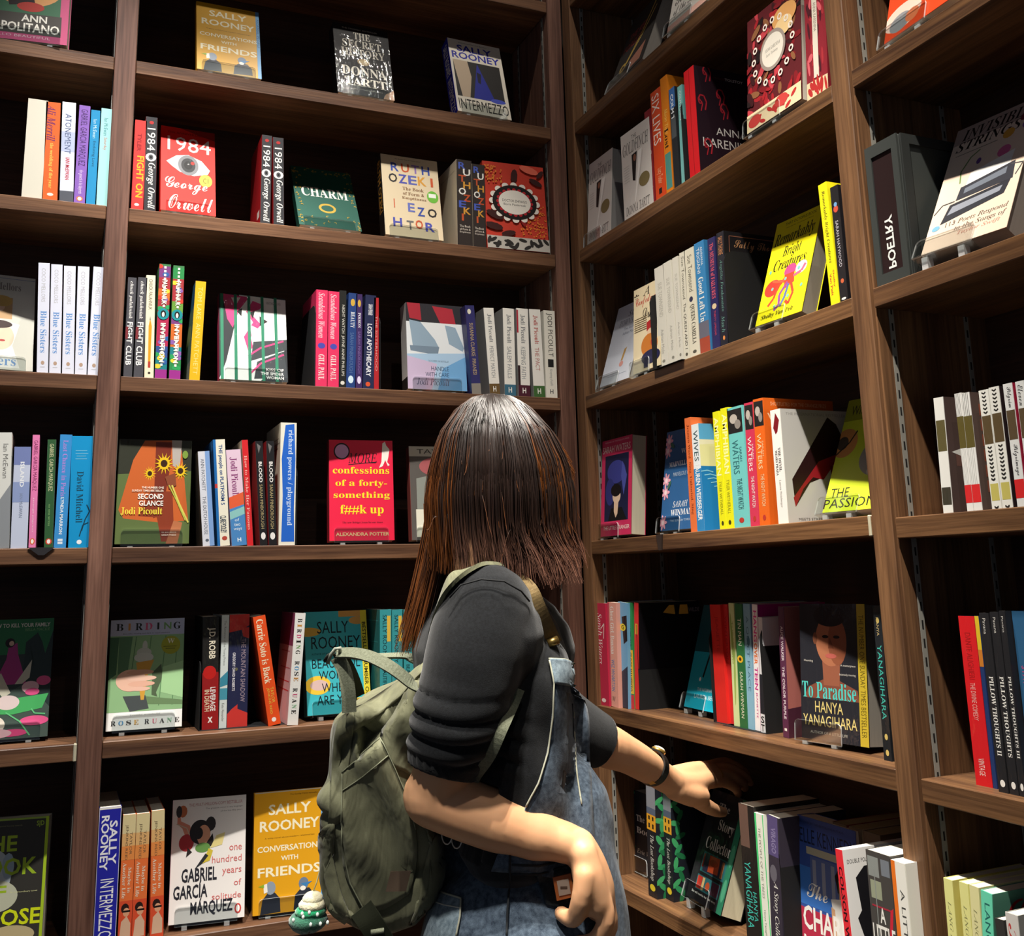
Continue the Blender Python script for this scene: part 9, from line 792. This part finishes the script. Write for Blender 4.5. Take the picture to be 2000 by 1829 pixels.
seam(mb, [(0.5071, 1.2026, -0.3321), (0.5319, 1.1840, -0.3322), (0.5548, 1.1755, -0.3286), (0.5704, 1.1799, -0.3292)], .0014, mat('20252a', 'matte'))
seam(mb, [(0.5077, 1.2046, -0.3428), (0.5325, 1.1858, -0.3416), (0.5552, 1.1771, -0.3369), (0.5735, 1.1799, -0.3353)], .0012, mat('20252a', 'matte'))
seam(mb, [(0.5063, 1.2064, -0.3227), (0.5046, 1.2042, -0.3502), (0.5036, 1.2101, -0.3851), (0.5040, 1.2161, -0.4141)], .0013, mat('1a1e22', 'matte'))
o = mb.build('stitching', person); o.matrix_parent_inverse = Matrix.Translation(-person.location)
# hip pocket with pale top band, and the flap with a leather label
patch('hip_pocket', [[(0.4188, 1.2352, -0.3565), (0.4323, 1.2248, -0.3613), (0.4491, 1.2187, -0.3671)], [(0.4144, 1.2359, -0.3766), (0.4295, 1.2248, -0.3814), (0.4476, 1.2191, -0.3863)], [(0.4096, 1.2449, -0.4082), (0.4254, 1.2286, -0.4060), (0.4442, 1.2229, -0.4072)], [(0.4058, 1.2555, -0.4497), (0.4215, 1.2369, -0.4465), (0.4449, 1.2316, -0.4486)]], DENL, .004)
mb = MB(); seam(mb, [(0.4181, 1.2331, -0.3559), (0.4316, 1.2228, -0.3607), (0.4483, 1.2167, -0.3664), (0.4469, 1.2171, -0.3857), (0.4435, 1.2208, -0.4065)], .0012, pale); seam(mb, [(0.4156, 1.2335, -0.3679), (0.4297, 1.2216, -0.3723), (0.4473, 1.2160, -0.3766)], .0008, mat('c9c8b8', 'matte'))
o = mb.build('pocket_stitching', person); o.matrix_parent_inverse = Matrix.Translation(-person.location)
patch('pocket_flap', [[(0.5283, 1.1839, -0.3401), (0.5480, 1.1690, -0.3364), (0.5744, 1.1681, -0.3339)], [(0.5332, 1.1798, -0.3565), (0.5496, 1.1669, -0.3555), (0.5749, 1.1665, -0.3532)], [(0.5397, 1.1812, -0.3760), (0.5531, 1.1689, -0.3770), (0.5766, 1.1690, -0.3736)]], fabric('black_denim', '1d2123', .9, 1400, .3, '3a4044', 130, .1), .004)
def quadplate(mb, c, u, v, th, m):
    c, u, v = Vector(c), Vector(u), Vector(v); nn = u.cross(v).normalized() * th
    vs = [c - u - v, c + u - v, c + u + v, c - u + v]; vs = [p - nn for p in vs] + [p + nn for p in vs]
    mb.add(vs, [(3, 2, 1, 0), (4, 5, 6, 7), (0, 1, 5, 4), (1, 2, 6, 5), (2, 3, 7, 6), (3, 0, 4, 7)], m)
mb = MB(); qc = Vector((0.5523, 1.1573, -0.3525)); quadplate(mb, qc, FD * .0105 + UPV * .002, UPV * .0125 - FD * .002, .0012, mat('8a4a22', 'paper'))
quadplate(mb, qc - LD * .0016, FD * .0068 + UPV * .0012, UPV * .008 - FD * .0012, .0006, mat('8f7e70', 'paper'))
quadplate(mb, qc - LD * .0024, FD * .004, UPV * .0012, .0003, mat('4a3a30', 'paper'))
o = mb.build('leather_label', person); o.matrix_parent_inverse = Matrix.Translation(-person.location); o['label'] = 'brown leather label'
# overall strap with slider, wire hook and button
mb = MB(); strap(mb, [(0.5109, 1.1897, 0.0011), (0.5167, 1.1571, -0.0140), (0.5248, 1.1524, -0.0341), (0.5406, 1.1620, -0.0591), (0.5610, 1.1806, -0.0833)], .012, KHA, (-LD * .9 + FD * .3, .0014))
o = mb.build('overall_strap', person); o.matrix_parent_inverse = Matrix.Translation(-person.location)
mb = MB(); bz = mat('8c7340', 'metal'); mb.tube([(0.5465, 1.1672, -0.0795), (0.5594, 1.1651, -0.0752)], .0052, bz, 10)
for pts in ([(0.5553, 1.1805, -0.0866), (0.5607, 1.1869, -0.0964), (0.5693, 1.1921, -0.1015), (0.5725, 1.1977, -0.1082)], [(0.5655, 1.1753, -0.0832), (0.5715, 1.1812, -0.0918), (0.5744, 1.1892, -0.0985), (0.5835, 1.1983, -0.1076)]): mb.tube(pts, .0009, mat('7a7a74', 'metal'), 6)
mb.ball((0.5840, 1.2000, -0.1164), (.0065, .0065, .009), bz); o = mb.build('strap_hook', person); o.matrix_parent_inverse = Matrix.Translation(-person.location)
# shoes
for s in (-1, 1):
    mb = MB(); hp = HIPc + LD * .075 * s
    limb(mb, [Vector((hp.x - .03, hp.y, FZ + .05)), Vector((hp.x + .03, hp.y, FZ + .05)), Vector((hp.x, hp.y, FZ + .042)) + FD * .14], [.045, .043, .036], mat('d8d4cc', 'paper'))
    mb.box((hp.x - .08, hp.y - .045, FZ), (hp.x + .16, hp.y + .045, FZ + .018), mat('bdb8ae', 'matte'), None, .008)
    o = mb.build('shoe', person); o.matrix_parent_inverse = Matrix.Translation(-person.location)
# ---- hair: inner shell plus many fine tapered strands following the bob
rng = np.random.default_rng(5)
HP = np.array
cr_ = HP((0.5110, 1.2407, 0.2269))                                     # crown
lev = [(.0, (0.5103, 1.2384, 0.2389), .002), (.06, (0.5106, 1.2393, 0.2342), .026), (.16, (0.5126, 1.2414, 0.2202), .0475), (.3, (0.5157, 1.2419, 0.1861), .073), (.48, (0.5200, 1.2462, 0.1426), .0872),
       (.66, (0.5208, 1.2523, 0.1028), .0915), (.82, (0.5223, 1.2602, 0.0631), .0895), (1.0, (0.5258, 1.2673, 0.0234), .09)]
fwd = np.array(FD); lft = np.array(LD)
def cen(t):
    for (a, p, r), (b_, q, s) in zip(lev, lev[1:]):
        if t <= b_: k = (t - a) / (b_ - a); return HP(p) * (1 - k) + HP(q) * k, r * (1 - k) + s * k
    return HP(lev[-1][1]), lev[-1][2]
def hair_color_mat():
    m, n, L, b = newmat('brown_hair'); at = n.new('ShaderNodeAttribute'); at.attribute_name = 'tint'
    L.new(at.outputs['Color'], b.inputs['Base Color']); b.inputs['Roughness'].default_value = .45; b.inputs['Specular IOR Level'].default_value = .7
    b.inputs['Anisotropic'].default_value = .4; return m
HM_ = hair_color_mat()
V, F_, CO = [], [], []
def strand(path, r0, c0, c1, kx=1.2):
    n = len(path); o = len(V); T = np.gradient(path, axis=0); T /= np.linalg.norm(T, axis=1)[:, None] + 1e-9
    N = np.cross(T, [.3, .5, .81]); N /= np.linalg.norm(N, axis=1)[:, None] + 1e-9; Bn = np.cross(T, N)
    for i in range(n):
        r = r0 * (1 - .75 * (i / (n - 1)) ** 3); k = (i / (n - 1)) ** kx
        for a in (0, 2.094, 4.189): V.append(path[i] + (N[i] * math.cos(a) + Bn[i] * math.sin(a)) * r); CO.append([*(c0 * (1 - k) + c1 * k), 1])
    for i in range(n - 1):
        for j in range(3): F_.append((o + i * 3 + j, o + i * 3 + (j + 1) % 3, o + (i + 1) * 3 + (j + 1) % 3, o + (i + 1) * 3 + j))
dk_, md_, am_ = HP(lin('110c0a')), HP(lin('2b1c15')), HP(lin('8a4c18')); tip_ = HP(lin('7a5444'))
for i in range(6500):
    th = rng.uniform(0, 2 * math.pi); lay = 1 - .14 * rng.random() ** 1.5; c, s_ = math.cos(th), math.sin(th)
    t0 = .0 if rng.random() < .72 else rng.uniform(0, .25)
    end = rng.uniform(.93, 1.04)
    back_left = c < -.55                                        # far/left side hangs lower
    if c < -.72 and s_ > -.3: end = rng.uniform(1.1, 1.28)
    if -.1 < c < .8 and s_ < .3: end = rng.uniform(.97, 1.1)
    face = c * .78 + s_ * .62                                   # near 1 in front of the face
    if face > .82: end = min(end, rng.uniform(.38, .55))
    path = []; j1, j2 = rng.normal(0, .0035, 2); ph = rng.uniform(0, 6.28); cl = .006 * math.sin(th * 23 + 1.3) + .004 * math.sin(th * 41)
    flick = rng.uniform(.1, 1) * (.019 if .05 < c < .85 else .01)
    for k in range(15):
        t = t0 + (end - t0) * k / 14; p, r = cen(min(t, 1)); 
        if t > 1: p = p - np.array([0, 0, .42 * (t - 1)]) - fwd * .06 * (t - 1)
        rr2 = r * lay * (1 + cl / r * min(1, t * 1.6)); w = max(0, (t - .78)) / .22
        q = p + fwd * (c * rr2) + lft * (s_ * rr2 * 1.02) + (fwd * j1 + lft * j2) * t + np.array([0, 0, .0015 * math.sin(t * 14 + ph)])
        if c > -.7: q = q + fwd * flick * w ** 2 * (1.0 if c > -.3 else .5) + np.array([0, 0, .2 * flick * w ** 2])
        q = q - fwd * .01 * math.sin(min(t, 1) * 3.14) * (c > .3) * .3
        if face > .82: q = q + (fwd * .78 + lft * .3) * .018 * (k / 14) ** 2
        q = q + fwd * .008 * min(t, 1.1) ** 2
        if end > 1.09 and c < -.7: q = q - fwd * .06 * max(0, t - .75)
        path.append(q)
    u = rng.random(); amb = (.55 if (abs(th - 3.6) < .16 or abs(th - 3.95) < .12) else .0) + (.3 if (c > .6) else 0) + (.5 if c < -.8 else 0)
    base = dk_ * (1 - u * .6) + md_ * (u * .6)
    if rng.random() < amb: base2 = am_ * rng.uniform(.3, .9)
    else: base2 = md_ * rng.uniform(.7, 1.3)
    e_ = tip_ * rng.uniform(.5, 1.7) if c > -.7 and face < .8 else am_ * rng.uniform(.4, 1.0)
    # two-part tint: root to mid, mid to tip
    strand(np.array(path[:9]), .0009, base, base2); strand(np.array(path[8:]), .0009, base2, e_, 2.6)
for i in range(70):                                             # stray single hairs
    th = rng.uniform(0, 6.28); t0 = rng.uniform(.3, .9); p, r = cen(t0); q0 = p + (fwd * math.cos(th) + lft * math.sin(th)) * r
    d = (fwd * math.cos(th + rng.normal(0, .6)) + lft * math.sin(th)) * rng.uniform(.004, .02) + np.array([0, 0, -rng.uniform(.01, .06)])
    strand(np.array([q0 + d * k / 6 + np.array([0, 0, .004 * math.sin(k)]) for k in range(7)]), .0003, md_, am_)
me = bpy.data.meshes.new('hair'); me.from_pydata([tuple(v) for v in V], [], F_); me.materials.append(HM_)
ca = me.color_attributes.new('tint', 'FLOAT_COLOR', 'POINT'); ca.data.foreach_set('color', np.array(CO, dtype=np.float32).ravel())
me.polygons.foreach_set('use_smooth', [True] * len(me.polygons)); o = ppart(me, 'hair'); o['kind'] = 'stuff'
mb = MB(); vs = []; fs = []; ng = 28; LV = [0, .05, .12, .22, .35, .5, .7, .88, .97]
for t in LV:
    p, r = cen(t)
    for k in range(ng): a = k * 6.28319 / ng; vs.append(p + fwd * math.cos(a) * r * .9 + lft * math.sin(a) * r * .9 - HP([0, 0, .006]))
for i in range(len(LV) - 1):
    for k in range(ng):
        a = (k + .5) * 6.28319 / ng
        if i >= 3 and math.cos(a) * .78 + math.sin(a) * .62 > .8: continue
        fs.append([i * ng + k, (i + 1) * ng + k, (i + 1) * ng + (k + 1) % ng, i * ng + (k + 1) % ng])
mb.add(vs, fs, mat('140d0a', 'matte'), True); o = mb.build('under_hair', person); o.matrix_parent_inverse = Matrix.Translation(-person.location)
# ------------------------------------------------------------------ wrist watch and ring
A_, B_ = Vector((0.8436, 1.4576, -0.2865)), Vector((0.8723, 1.4764, -0.3025)); ax = (B_ - A_).normalized()
wt = empty('wrist_watch', A_); tag(wt, 'small gold watch on a black leather strap worn on the reaching wrist', 'watch')
def ring_band(mb, c, ax, r, w, th, m, n=32, sq=1.0):
    e1 = ax.orthogonal().normalized(); e2 = ax.cross(e1); vs = []
    for k in range(n):
        a = k * 6.28319 / n; d = e1 * math.cos(a) + e2 * math.sin(a)
        vs += [c + d * r - ax * w, c + d * (r + th) - ax * w, c + d * (r + th) + ax * w, c + d * r + ax * w]
    mb.add(vs, [[k * 4 + j, k * 4 + (j + 1) % 4, ((k + 1) % n) * 4 + (j + 1) % 4, ((k + 1) % n) * 4 + j] for k in range(n) for j in range(4)], m, False)
mb = MB(); cc = (A_ + B_) / 2; ring_band(mb, cc, ax, .0246, .0078, .0026, mat('0b0b0b', 'paper')); o = mb.build('strap', wt); o.matrix_parent_inverse = Matrix.Translation(-wt.location)
gold = mat('e0b860', 'metal'); up_ = (UPV - ax * UPV.dot(ax)).normalized()
mb = MB(); d1 = (up_ * .93 + FD * .3).normalized(); M3 = Matrix((ax, ax.cross(d1), d1)).transposed().to_3x3()
mb.ball(cc + d1 * .0285, (.0125, .0115, .005), gold, M3, 20, 8); mb.ball(cc + d1 * .031, (.0098, .0092, .0038), mat('f0ead8', 'paper'), M3, 20, 8); mb.ball(cc + d1 * .028 + ax * .0115, .002, gold)
o = mb.build('case', wt); o.matrix_parent_inverse = Matrix.Translation(-wt.location); o['label'] = 'gold watch case'
mb = MB(); dn = (-up_ * .8 - LD * .62).normalized(); quadplate(mb, cc + dn * .0285, ax * .0085, ax.cross(dn) * .005, .0012, gold); o = mb.build('clasp', wt); o.matrix_parent_inverse = Matrix.Translation(-wt.location)
RA, RB = Vector((1.0338, 1.5698, -0.3397)), Vector((1.0835, 1.5938, -0.3447)); mb = MB(); rc_ = RA.lerp(RB, .4); ring_band(mb, rc_, (RB - RA).normalized(), .0101, .0011, .0012, gold, 24)
o = mb.build('ring'); tag(o, 'thin gold ring on a finger of the hand inside the shelf', 'ring')
# ------------------------------------------------------------------ backpack
pack = empty('backpack', (0.3924, 1.3706, -0.4408)); tag(pack, 'olive green canvas backpack hanging on the woman\'s back', 'backpack')
def pk(o): o.matrix_parent_inverse = Matrix.Translation(-pack.location); return o
OUT = [(0.4086, 1.2332, -0.0965), (0.3892, 1.2466, -0.1192), (0.3617, 1.2630, -0.1398), (0.3303, 1.2793, -0.1518), (0.3082, 1.2920, -0.1658), (0.3037, 1.2989, -0.1889), (0.3027, 1.3089, -0.2329), (0.3008, 1.3204, -0.2817), (0.3017, 1.3280, -0.3184), (0.3050, 1.3352, -0.3582), (0.3196, 1.3368, -0.3953), (0.3542, 1.3269, -0.4189), (0.3890, 1.3138, -0.4284),
       (0.4201, 1.2986, -0.4207), (0.4388, 1.2850, -0.3956), (0.4467, 1.2723, -0.3530), (0.4409, 1.2655, -0.3101), (0.4268, 1.2610, -0.2608), (0.4195, 1.2535, -0.2117), (0.4179, 1.2435, -0.1628), (0.4171, 1.2359, -0.1261), (0.4157, 1.2312, -0.1016)]
O2 = [Vector(p) for p in OUT]; ctr = sum(O2, Vector()) / len(O2)
mb = MB(); rings = [(-.02, .86), (-.008, .95), (.01, .99), (.04, 1.0), (.09, 1.01), (.16, 1.01), (.21, .99), (.235, .95), (.245, .86)]; vs = []; fs = []; n_ = len(O2)
for off, sc in rings: vs += [ctr + (p - ctr) * sc + LD * off for p in O2]
for i in range(len(rings) - 1):
    for j in range(n_): fs.append([i * n_ + j, i * n_ + (j + 1) % n_, (i + 1) * n_ + (j + 1) % n_, (i + 1) * n_ + j])
fs += [list(range(n_))[::-1], [(len(rings) - 1) * n_ + j for j in range(n_)]]
mb.add(vs, fs, OLV, True); me = evalmesh(mb, 'pack_body', .004, 8)
pc = np.array(ctr); pf, pl = np.array(FD), np.array(LD)
PG = [(0.3329, 1.2575, -0.1592), (0.3534, 1.2451, -0.1429), (0.3822, 1.2285, -0.1245), (0.3894, 1.2268, -0.1307), (0.3805, 1.2358, -0.1545), (0.3649, 1.2477, -0.1781), (0.3492, 1.2592, -0.1993), (0.3370, 1.2675, -0.2134)]
def inpoly(u, z, P):
    ins = np.zeros(len(u), bool); dmin = np.full(len(u), 9.)
    for i in range(len(P)):
        (x0, y0), (x1, y1) = P[i], P[(i + 1) % len(P)]
        c = ((y0 > z) != (y1 > z)) & (u < (x1 - x0) * (z - y0) / (y1 - y0 + 1e-12) + x0); ins ^= c
        t = np.clip(((u - x0) * (x1 - x0) + (z - y0) * (y1 - y0)) / ((x1 - x0) ** 2 + (y1 - y0) ** 2), 0, 1); dmin = np.minimum(dmin, np.hypot(u - x0 - t * (x1 - x0), z - y0 - t * (y1 - y0)))
    return np.where(ins, dmin, -dmin)
def pf_(a):
    q = a - pc; u = q @ pf; z = q[:, 2]; b_ = q @ pl
    side = np.clip((.02 - b_) / .03, 0, 1)
    d = -side * .016 * np.exp(-((u + .02 - (z - .09) * .75) / .011) ** 2) * np.clip((z - .0) / .04, 0, 1) * np.clip((.17 - z) / .04, 0, 1)   # deep gusset fold
    d += side * (.0045 * np.sin(u * 70 + z * 12 + 1.5 * np.sin(z * 20)) + .003 * np.sin(z * 55 + u * 40 + 2 * np.sin(u * 30)))
    d += .0035 * np.sin(z * 38 + b_ * 25) * np.sin(u * 30 + z * 18) 
    PU = [(float((np.array(g) - pc) @ pf), float(g[2] - pc[2])) for g in PG]; dd = inpoly(u, z, PU)
    d -= (b_ < .03) * .05 * np.clip((dd + .001) / .006, 0, 1)
    d += -.007 * np.exp(-((z + .045 + u * .4) / .008) ** 2) * (u < -.03) - .006 * np.exp(-((z + .1 - u * .3) / .01) ** 2) * (u > .03)
    return d
displace(me, pf_); pk(link('pack_body', me, pack)); SURF[0] = tree([me])
# side pocket panel, flap strip, lower elastic pocket, base strap
o = patch('side_pocket', [[(0.3181, 1.2691, -0.2235), (0.3367, 1.2523, -0.2043), (0.3585, 1.2431, -0.1852)], [(0.3165, 1.2667, -0.2506), (0.3438, 1.2442, -0.2324), (0.3743, 1.2371, -0.2199)], [(0.3191, 1.2713, -0.2972), (0.3533, 1.2447, -0.2845), (0.3968, 1.2374, -0.2765)], [(0.3264, 1.2795, -0.3393), (0.3593, 1.2547, -0.3322), (0.4040, 1.2470, -0.3247)], [(0.3510, 1.2874, -0.3839), (0.3703, 1.2714, -0.3797), (0.3998, 1.2642, -0.3650)]], OLV, .003, pack)
mb = MB(); thr = mat('7d8068', 'matte')
for pts in ([(0.3171, 1.2675, -0.2220), (0.3362, 1.2506, -0.2028), (0.3580, 1.2414, -0.1838)], [(0.3177, 1.2671, -0.2422), (0.3393, 1.2459, -0.2237), (0.3651, 1.2379, -0.2025)], [(0.3577, 1.2404, -0.1836), (0.3735, 1.2346, -0.2194), (0.3877, 1.2339, -0.2521), (0.3991, 1.2367, -0.2880)], [(0.3177, 1.2675, -0.2232), (0.3165, 1.2664, -0.2619), (0.3196, 1.2706, -0.3027), (0.3311, 1.2782, -0.3481), (0.3503, 1.2847, -0.3832)]): seam(mb, pts, .0008, thr)
pk(mb.build('pocket_piping', pack))
mb = MB(); quadplate(mb, Vector((0.3810, 1.2482, -0.3457)), FD * .012, UPV * .011 + FD * .003, .0005, mat('3d2f22', 'matte')); o = pk(mb.build('badge', pack)); o['label'] = 'faded reddish patch'
o = patch('top_flap', [[(0.3238, 1.2397, -0.1508), (0.3467, 1.2214, -0.1333), (0.3781, 1.2111, -0.1129), (0.4036, 1.2182, -0.0941)], [(0.3233, 1.2329, -0.1547), (0.3475, 1.2133, -0.1383), (0.3792, 1.2044, -0.1200), (0.4047, 1.2140, -0.1029)], [(0.3243, 1.2414, -0.1701), (0.3471, 1.2227, -0.1554), (0.3730, 1.2151, -0.1362), (0.3960, 1.2233, -0.1178)]], OLV, .003, pack)
o = patch('front_panel_edge', [[(0.3109, 1.2569, -0.1633), (0.3157, 1.2442, -0.1553), (0.3257, 1.2422, -0.1512)], [(0.3061, 1.2593, -0.1853), (0.3130, 1.2449, -0.1840), (0.3251, 1.2488, -0.1855)], [(0.3054, 1.2675, -0.2267), (0.3120, 1.2543, -0.2253), (0.3229, 1.2587, -0.2212)], [(0.3057, 1.2824, -0.2808), (0.3115, 1.2707, -0.2792), (0.3199, 1.2751, -0.2753)]], OLV, .003, pack)
o = patch('side_wing', [[(0.3816, 1.2122, -0.1249), (0.3913, 1.2027, -0.1160), (0.4052, 1.2121, -0.1205)], [(0.3678, 1.2189, -0.1536), (0.3827, 1.2063, -0.1562), (0.4045, 1.2112, -0.1613)], [(0.3559, 1.2320, -0.1802), (0.3762, 1.2161, -0.1884), (0.4026, 1.2181, -0.1995)], [(0.3730, 1.2370, -0.2169), (0.3854, 1.2261, -0.2221), (0.4037, 1.2300, -0.2359)]], OLV, .003, pack)
mb = MB()
lp = [((0.4270, 1.2105, -0.2849), (0.4396, 1.2021, -0.2970), (0.4480, 1.2084, -0.3172)), ((0.4157, 1.2240, -0.2987), (0.4229, 1.2142, -0.3143), (0.4392, 1.2144, -0.3275)), ((0.4100, 1.2363, -0.3288), (0.4183, 1.2239, -0.3392), (0.4328, 1.2257, -0.3460)), ((0.4063, 1.2492, -0.3706), (0.4143, 1.2356, -0.3749), (0.4288, 1.2409, -0.3771)), ((0.3970, 1.2662, -0.4045), (0.4050, 1.2519, -0.4056), (0.4178, 1.2581, -0.4036))]
patch('bottle_pocket', lp, OLV, .004, pack)
o = patch('front_pocket', [[(0.3159, 1.2913, -0.2808), (0.3143, 1.3398, -0.2958), (0.3227, 1.4094, -0.3258)], [(0.3144, 1.2920, -0.3066), (0.3029, 1.3391, -0.3209), (0.3151, 1.4162, -0.3419)], [(0.3154, 1.2955, -0.3246), (0.3054, 1.3434, -0.3456), (0.3189, 1.4202, -0.3680)], [(0.3293, 1.3000, -0.3729), (0.3157, 1.3476, -0.3860), (0.3322, 1.4237, -0.4106)], [(0.3497, 1.3102, -0.4096), (0.3433, 1.3543, -0.4208), (0.3570, 1.4194, -0.4406)]], OLV, .004, pack)
mb = MB(); strap(mb, [(0.3432, 1.2747, -0.3768), (0.3529, 1.2714, -0.3912), (0.3644, 1.2726, -0.4092), (0.3726, 1.2753, -0.4229)], .014, OLD, (-LD, .0016)); mb.tube([(0.3546, 1.2711, -0.4035), (0.3683, 1.2647, -0.4016)], .003, WEB, 8); pk(mb.build('base_strap', pack))
# carrying handle: two webbing straps gathered in a knot
mb = MB()
hk = (0.3103, 1.2620, -0.0834)
strap(mb, [(0.3220, 1.2518, -0.1519), (0.3203, 1.2505, -0.1271), (0.3162, 1.2549, -0.1035), (0.3095, 1.2634, -0.0882)], .0085, WEB, (-LD + FD * .3, .0013))
strap(mb, [hk, (0.3226, 1.2365, -0.0826), (0.3378, 1.2119, -0.0868), (0.3576, 1.1948, -0.0989), (0.3792, 1.1946, -0.1158), (0.3911, 1.2024, -0.1247)], .0075, WEB, (-LD * .6 + UPV * .5, .0013))
strap(mb, [(0.3521, 1.3232, -0.1416), (0.3398, 1.3017, -0.1204), (0.3228, 1.2711, -0.0990), (0.3117, 1.2625, -0.0883)], .0085, OLD, (-LD + FD * .3, .0013))
strap(mb, [hk, (0.3414, 1.2835, -0.0910), (0.3820, 1.3221, -0.0941), (0.4217, 1.3501, -0.0977), (0.4357, 1.3452, -0.1034)], .0065, WEB, (-LD * .5 + UPV * .6, .0013))
pk(mb.build('carry_handle', pack))
mb = MB(); cord, c2_ = mat('8f9384', 'matte'), mat('24261f', 'matte')
mb.tube([(0.2987, 1.2652, -0.0949), (0.3006, 1.2577, -0.0850), (0.3047, 1.2521, -0.0778), (0.3103, 1.2517, -0.0769), (0.3116, 1.2570, -0.0832)], .0022, cord, 8); mb.tube([(0.2956, 1.2682, -0.0925), (0.2985, 1.2621, -0.0858), (0.3029, 1.2572, -0.0822), (0.3073, 1.2599, -0.0879)], .0022, c2_, 8); pk(mb.build('knotted_cord', pack))
# shoulder strap: over the near shoulder and back under the arm
mb = MB()
strap(mb, [(0.4327, 1.2817, -0.1120), (0.4230, 1.2439, -0.0722), (0.4171, 1.1986, -0.0311), (0.4221, 1.1677, -0.0013), (0.4473, 1.1650, 0.0119), (0.4891, 1.1862, 0.0096)], .013, OLV, (-FD * .6 + UPV * .5 - LD * .3, .0025))
pk(mb.build('shoulder_strap', pack))
mb = MB(); SURF[0] = tree([KNM]); strap(mb, [snap(Vector(q), .004) for q in ((0.4963, 1.1459, -0.1267), (0.4907, 1.1522, -0.1441), (0.4802, 1.1631, -0.1731), (0.4692, 1.1742, -0.2022), (0.4580, 1.1847, -0.2283), (0.4499, 1.1933, -0.2515))], .006, WEB, (-LD + FD * .2, .0012)); pk(mb.build('lower_strap', pack)); SURF[0] = None
mb = MB()
for c0 in ((0.4291, 1.2114, -0.2932), (0.4398, 1.2078, -0.2982)):
    c0 = Vector(c0); mb.tube([c0 + FD * .006 * math.cos(a) + UPV * .01 * math.sin(a) for a in np.linspace(0, 6.28, 14)], .0009, mat('b9b8b0', 'metal'), 6)
pk(mb.build('clip_rings', pack))
# ------------------------------------------------------------------ crocheted tree charm
ch = empty('plush_charm', (0.2958, 1.3411, -0.4182)); tag(ch, 'crocheted green tree charm with a cream top hanging from the backpack', 'charm')
def pc_(o): o.matrix_parent_inverse = Matrix.Translation(-ch.location); return o
def fuzzy(name, c, c2): return fabric(name, c, .95, 500, .9, c2, 260, .6)
def tier(name, pts, m, c, rx, rz, seed):
    mb = MB(); c = Vector(c); q = random.Random(seed); n = 26
    mb.ball(c, (rx, rx * .85, rz), m, None, 24, 12); o = mb.build(name, ch); me = o.data
    for v in me.vertices:
        d = v.co - c; a = math.atan2(d.y, d.x); k = max(0, -d.z / rz); s = 1 + .1 * k * math.sin(a * 7) + .03 * math.sin(a * 19 + d.z * 900); v.co = c + Vector((d.x * s, d.y * s, d.z + .003 * math.sin(a * 7) * k))
    return pc_(o)
tier('lower_tier', 0, fuzzy('pine_wool', '2a5f49', '3d7a60'), (0.2948, 1.3374, -0.3994), .0235, .013, 1)
tier('upper_tier', 0, fuzzy('emerald_wool', '0f8a58', '17a86c'), (0.2970, 1.3341, -0.3886), .019, .0095, 2)
tier('cream_body', 0, fuzzy('cream_wool', 'd8cfa8', 'efe8c8'), (0.2983, 1.3320, -0.3813), .0165, .01, 3)
tier('cream_head', 0, fuzzy('cream_wool_top', 'd8cfa8', 'efe8c8'), (0.2985, 1.3304, -0.3747), .0125, .0095, 4)
mb = MB(); wm_ = mat('e9efe6', 'matte')
for x, y in ((592,1792),(573,1797),(607,1806),(590,1786),(626,1805),(640,1803),(604,1784),(620,1788)): mb.ball(Vector((0.2851, 1.2993, -0.3834)) + (FD * (x - 600) - UPV * (y - 1790)) * .0006 , (.0018, .0012, .0026), wm_)
pc_(mb.build('pompoms', ch))
mb = MB(); mb.tube([(0.2981, 1.3290, -0.3674), (0.3031, 1.3297, -0.3550), (0.3078, 1.3293, -0.3369), (0.3141, 1.3220, -0.3157)], .0008, mat('d8cf9c', 'matte'), 6); pc_(mb.build('loop', ch))
mb = MB(); mb.tube([(0.2916, 1.3342, -0.4038), (0.2927, 1.3356, -0.4123)], .005, fuzzy('trunk_wool', '6a4a34', '7a583e'), 10); pc_(mb.build('trunk', ch))
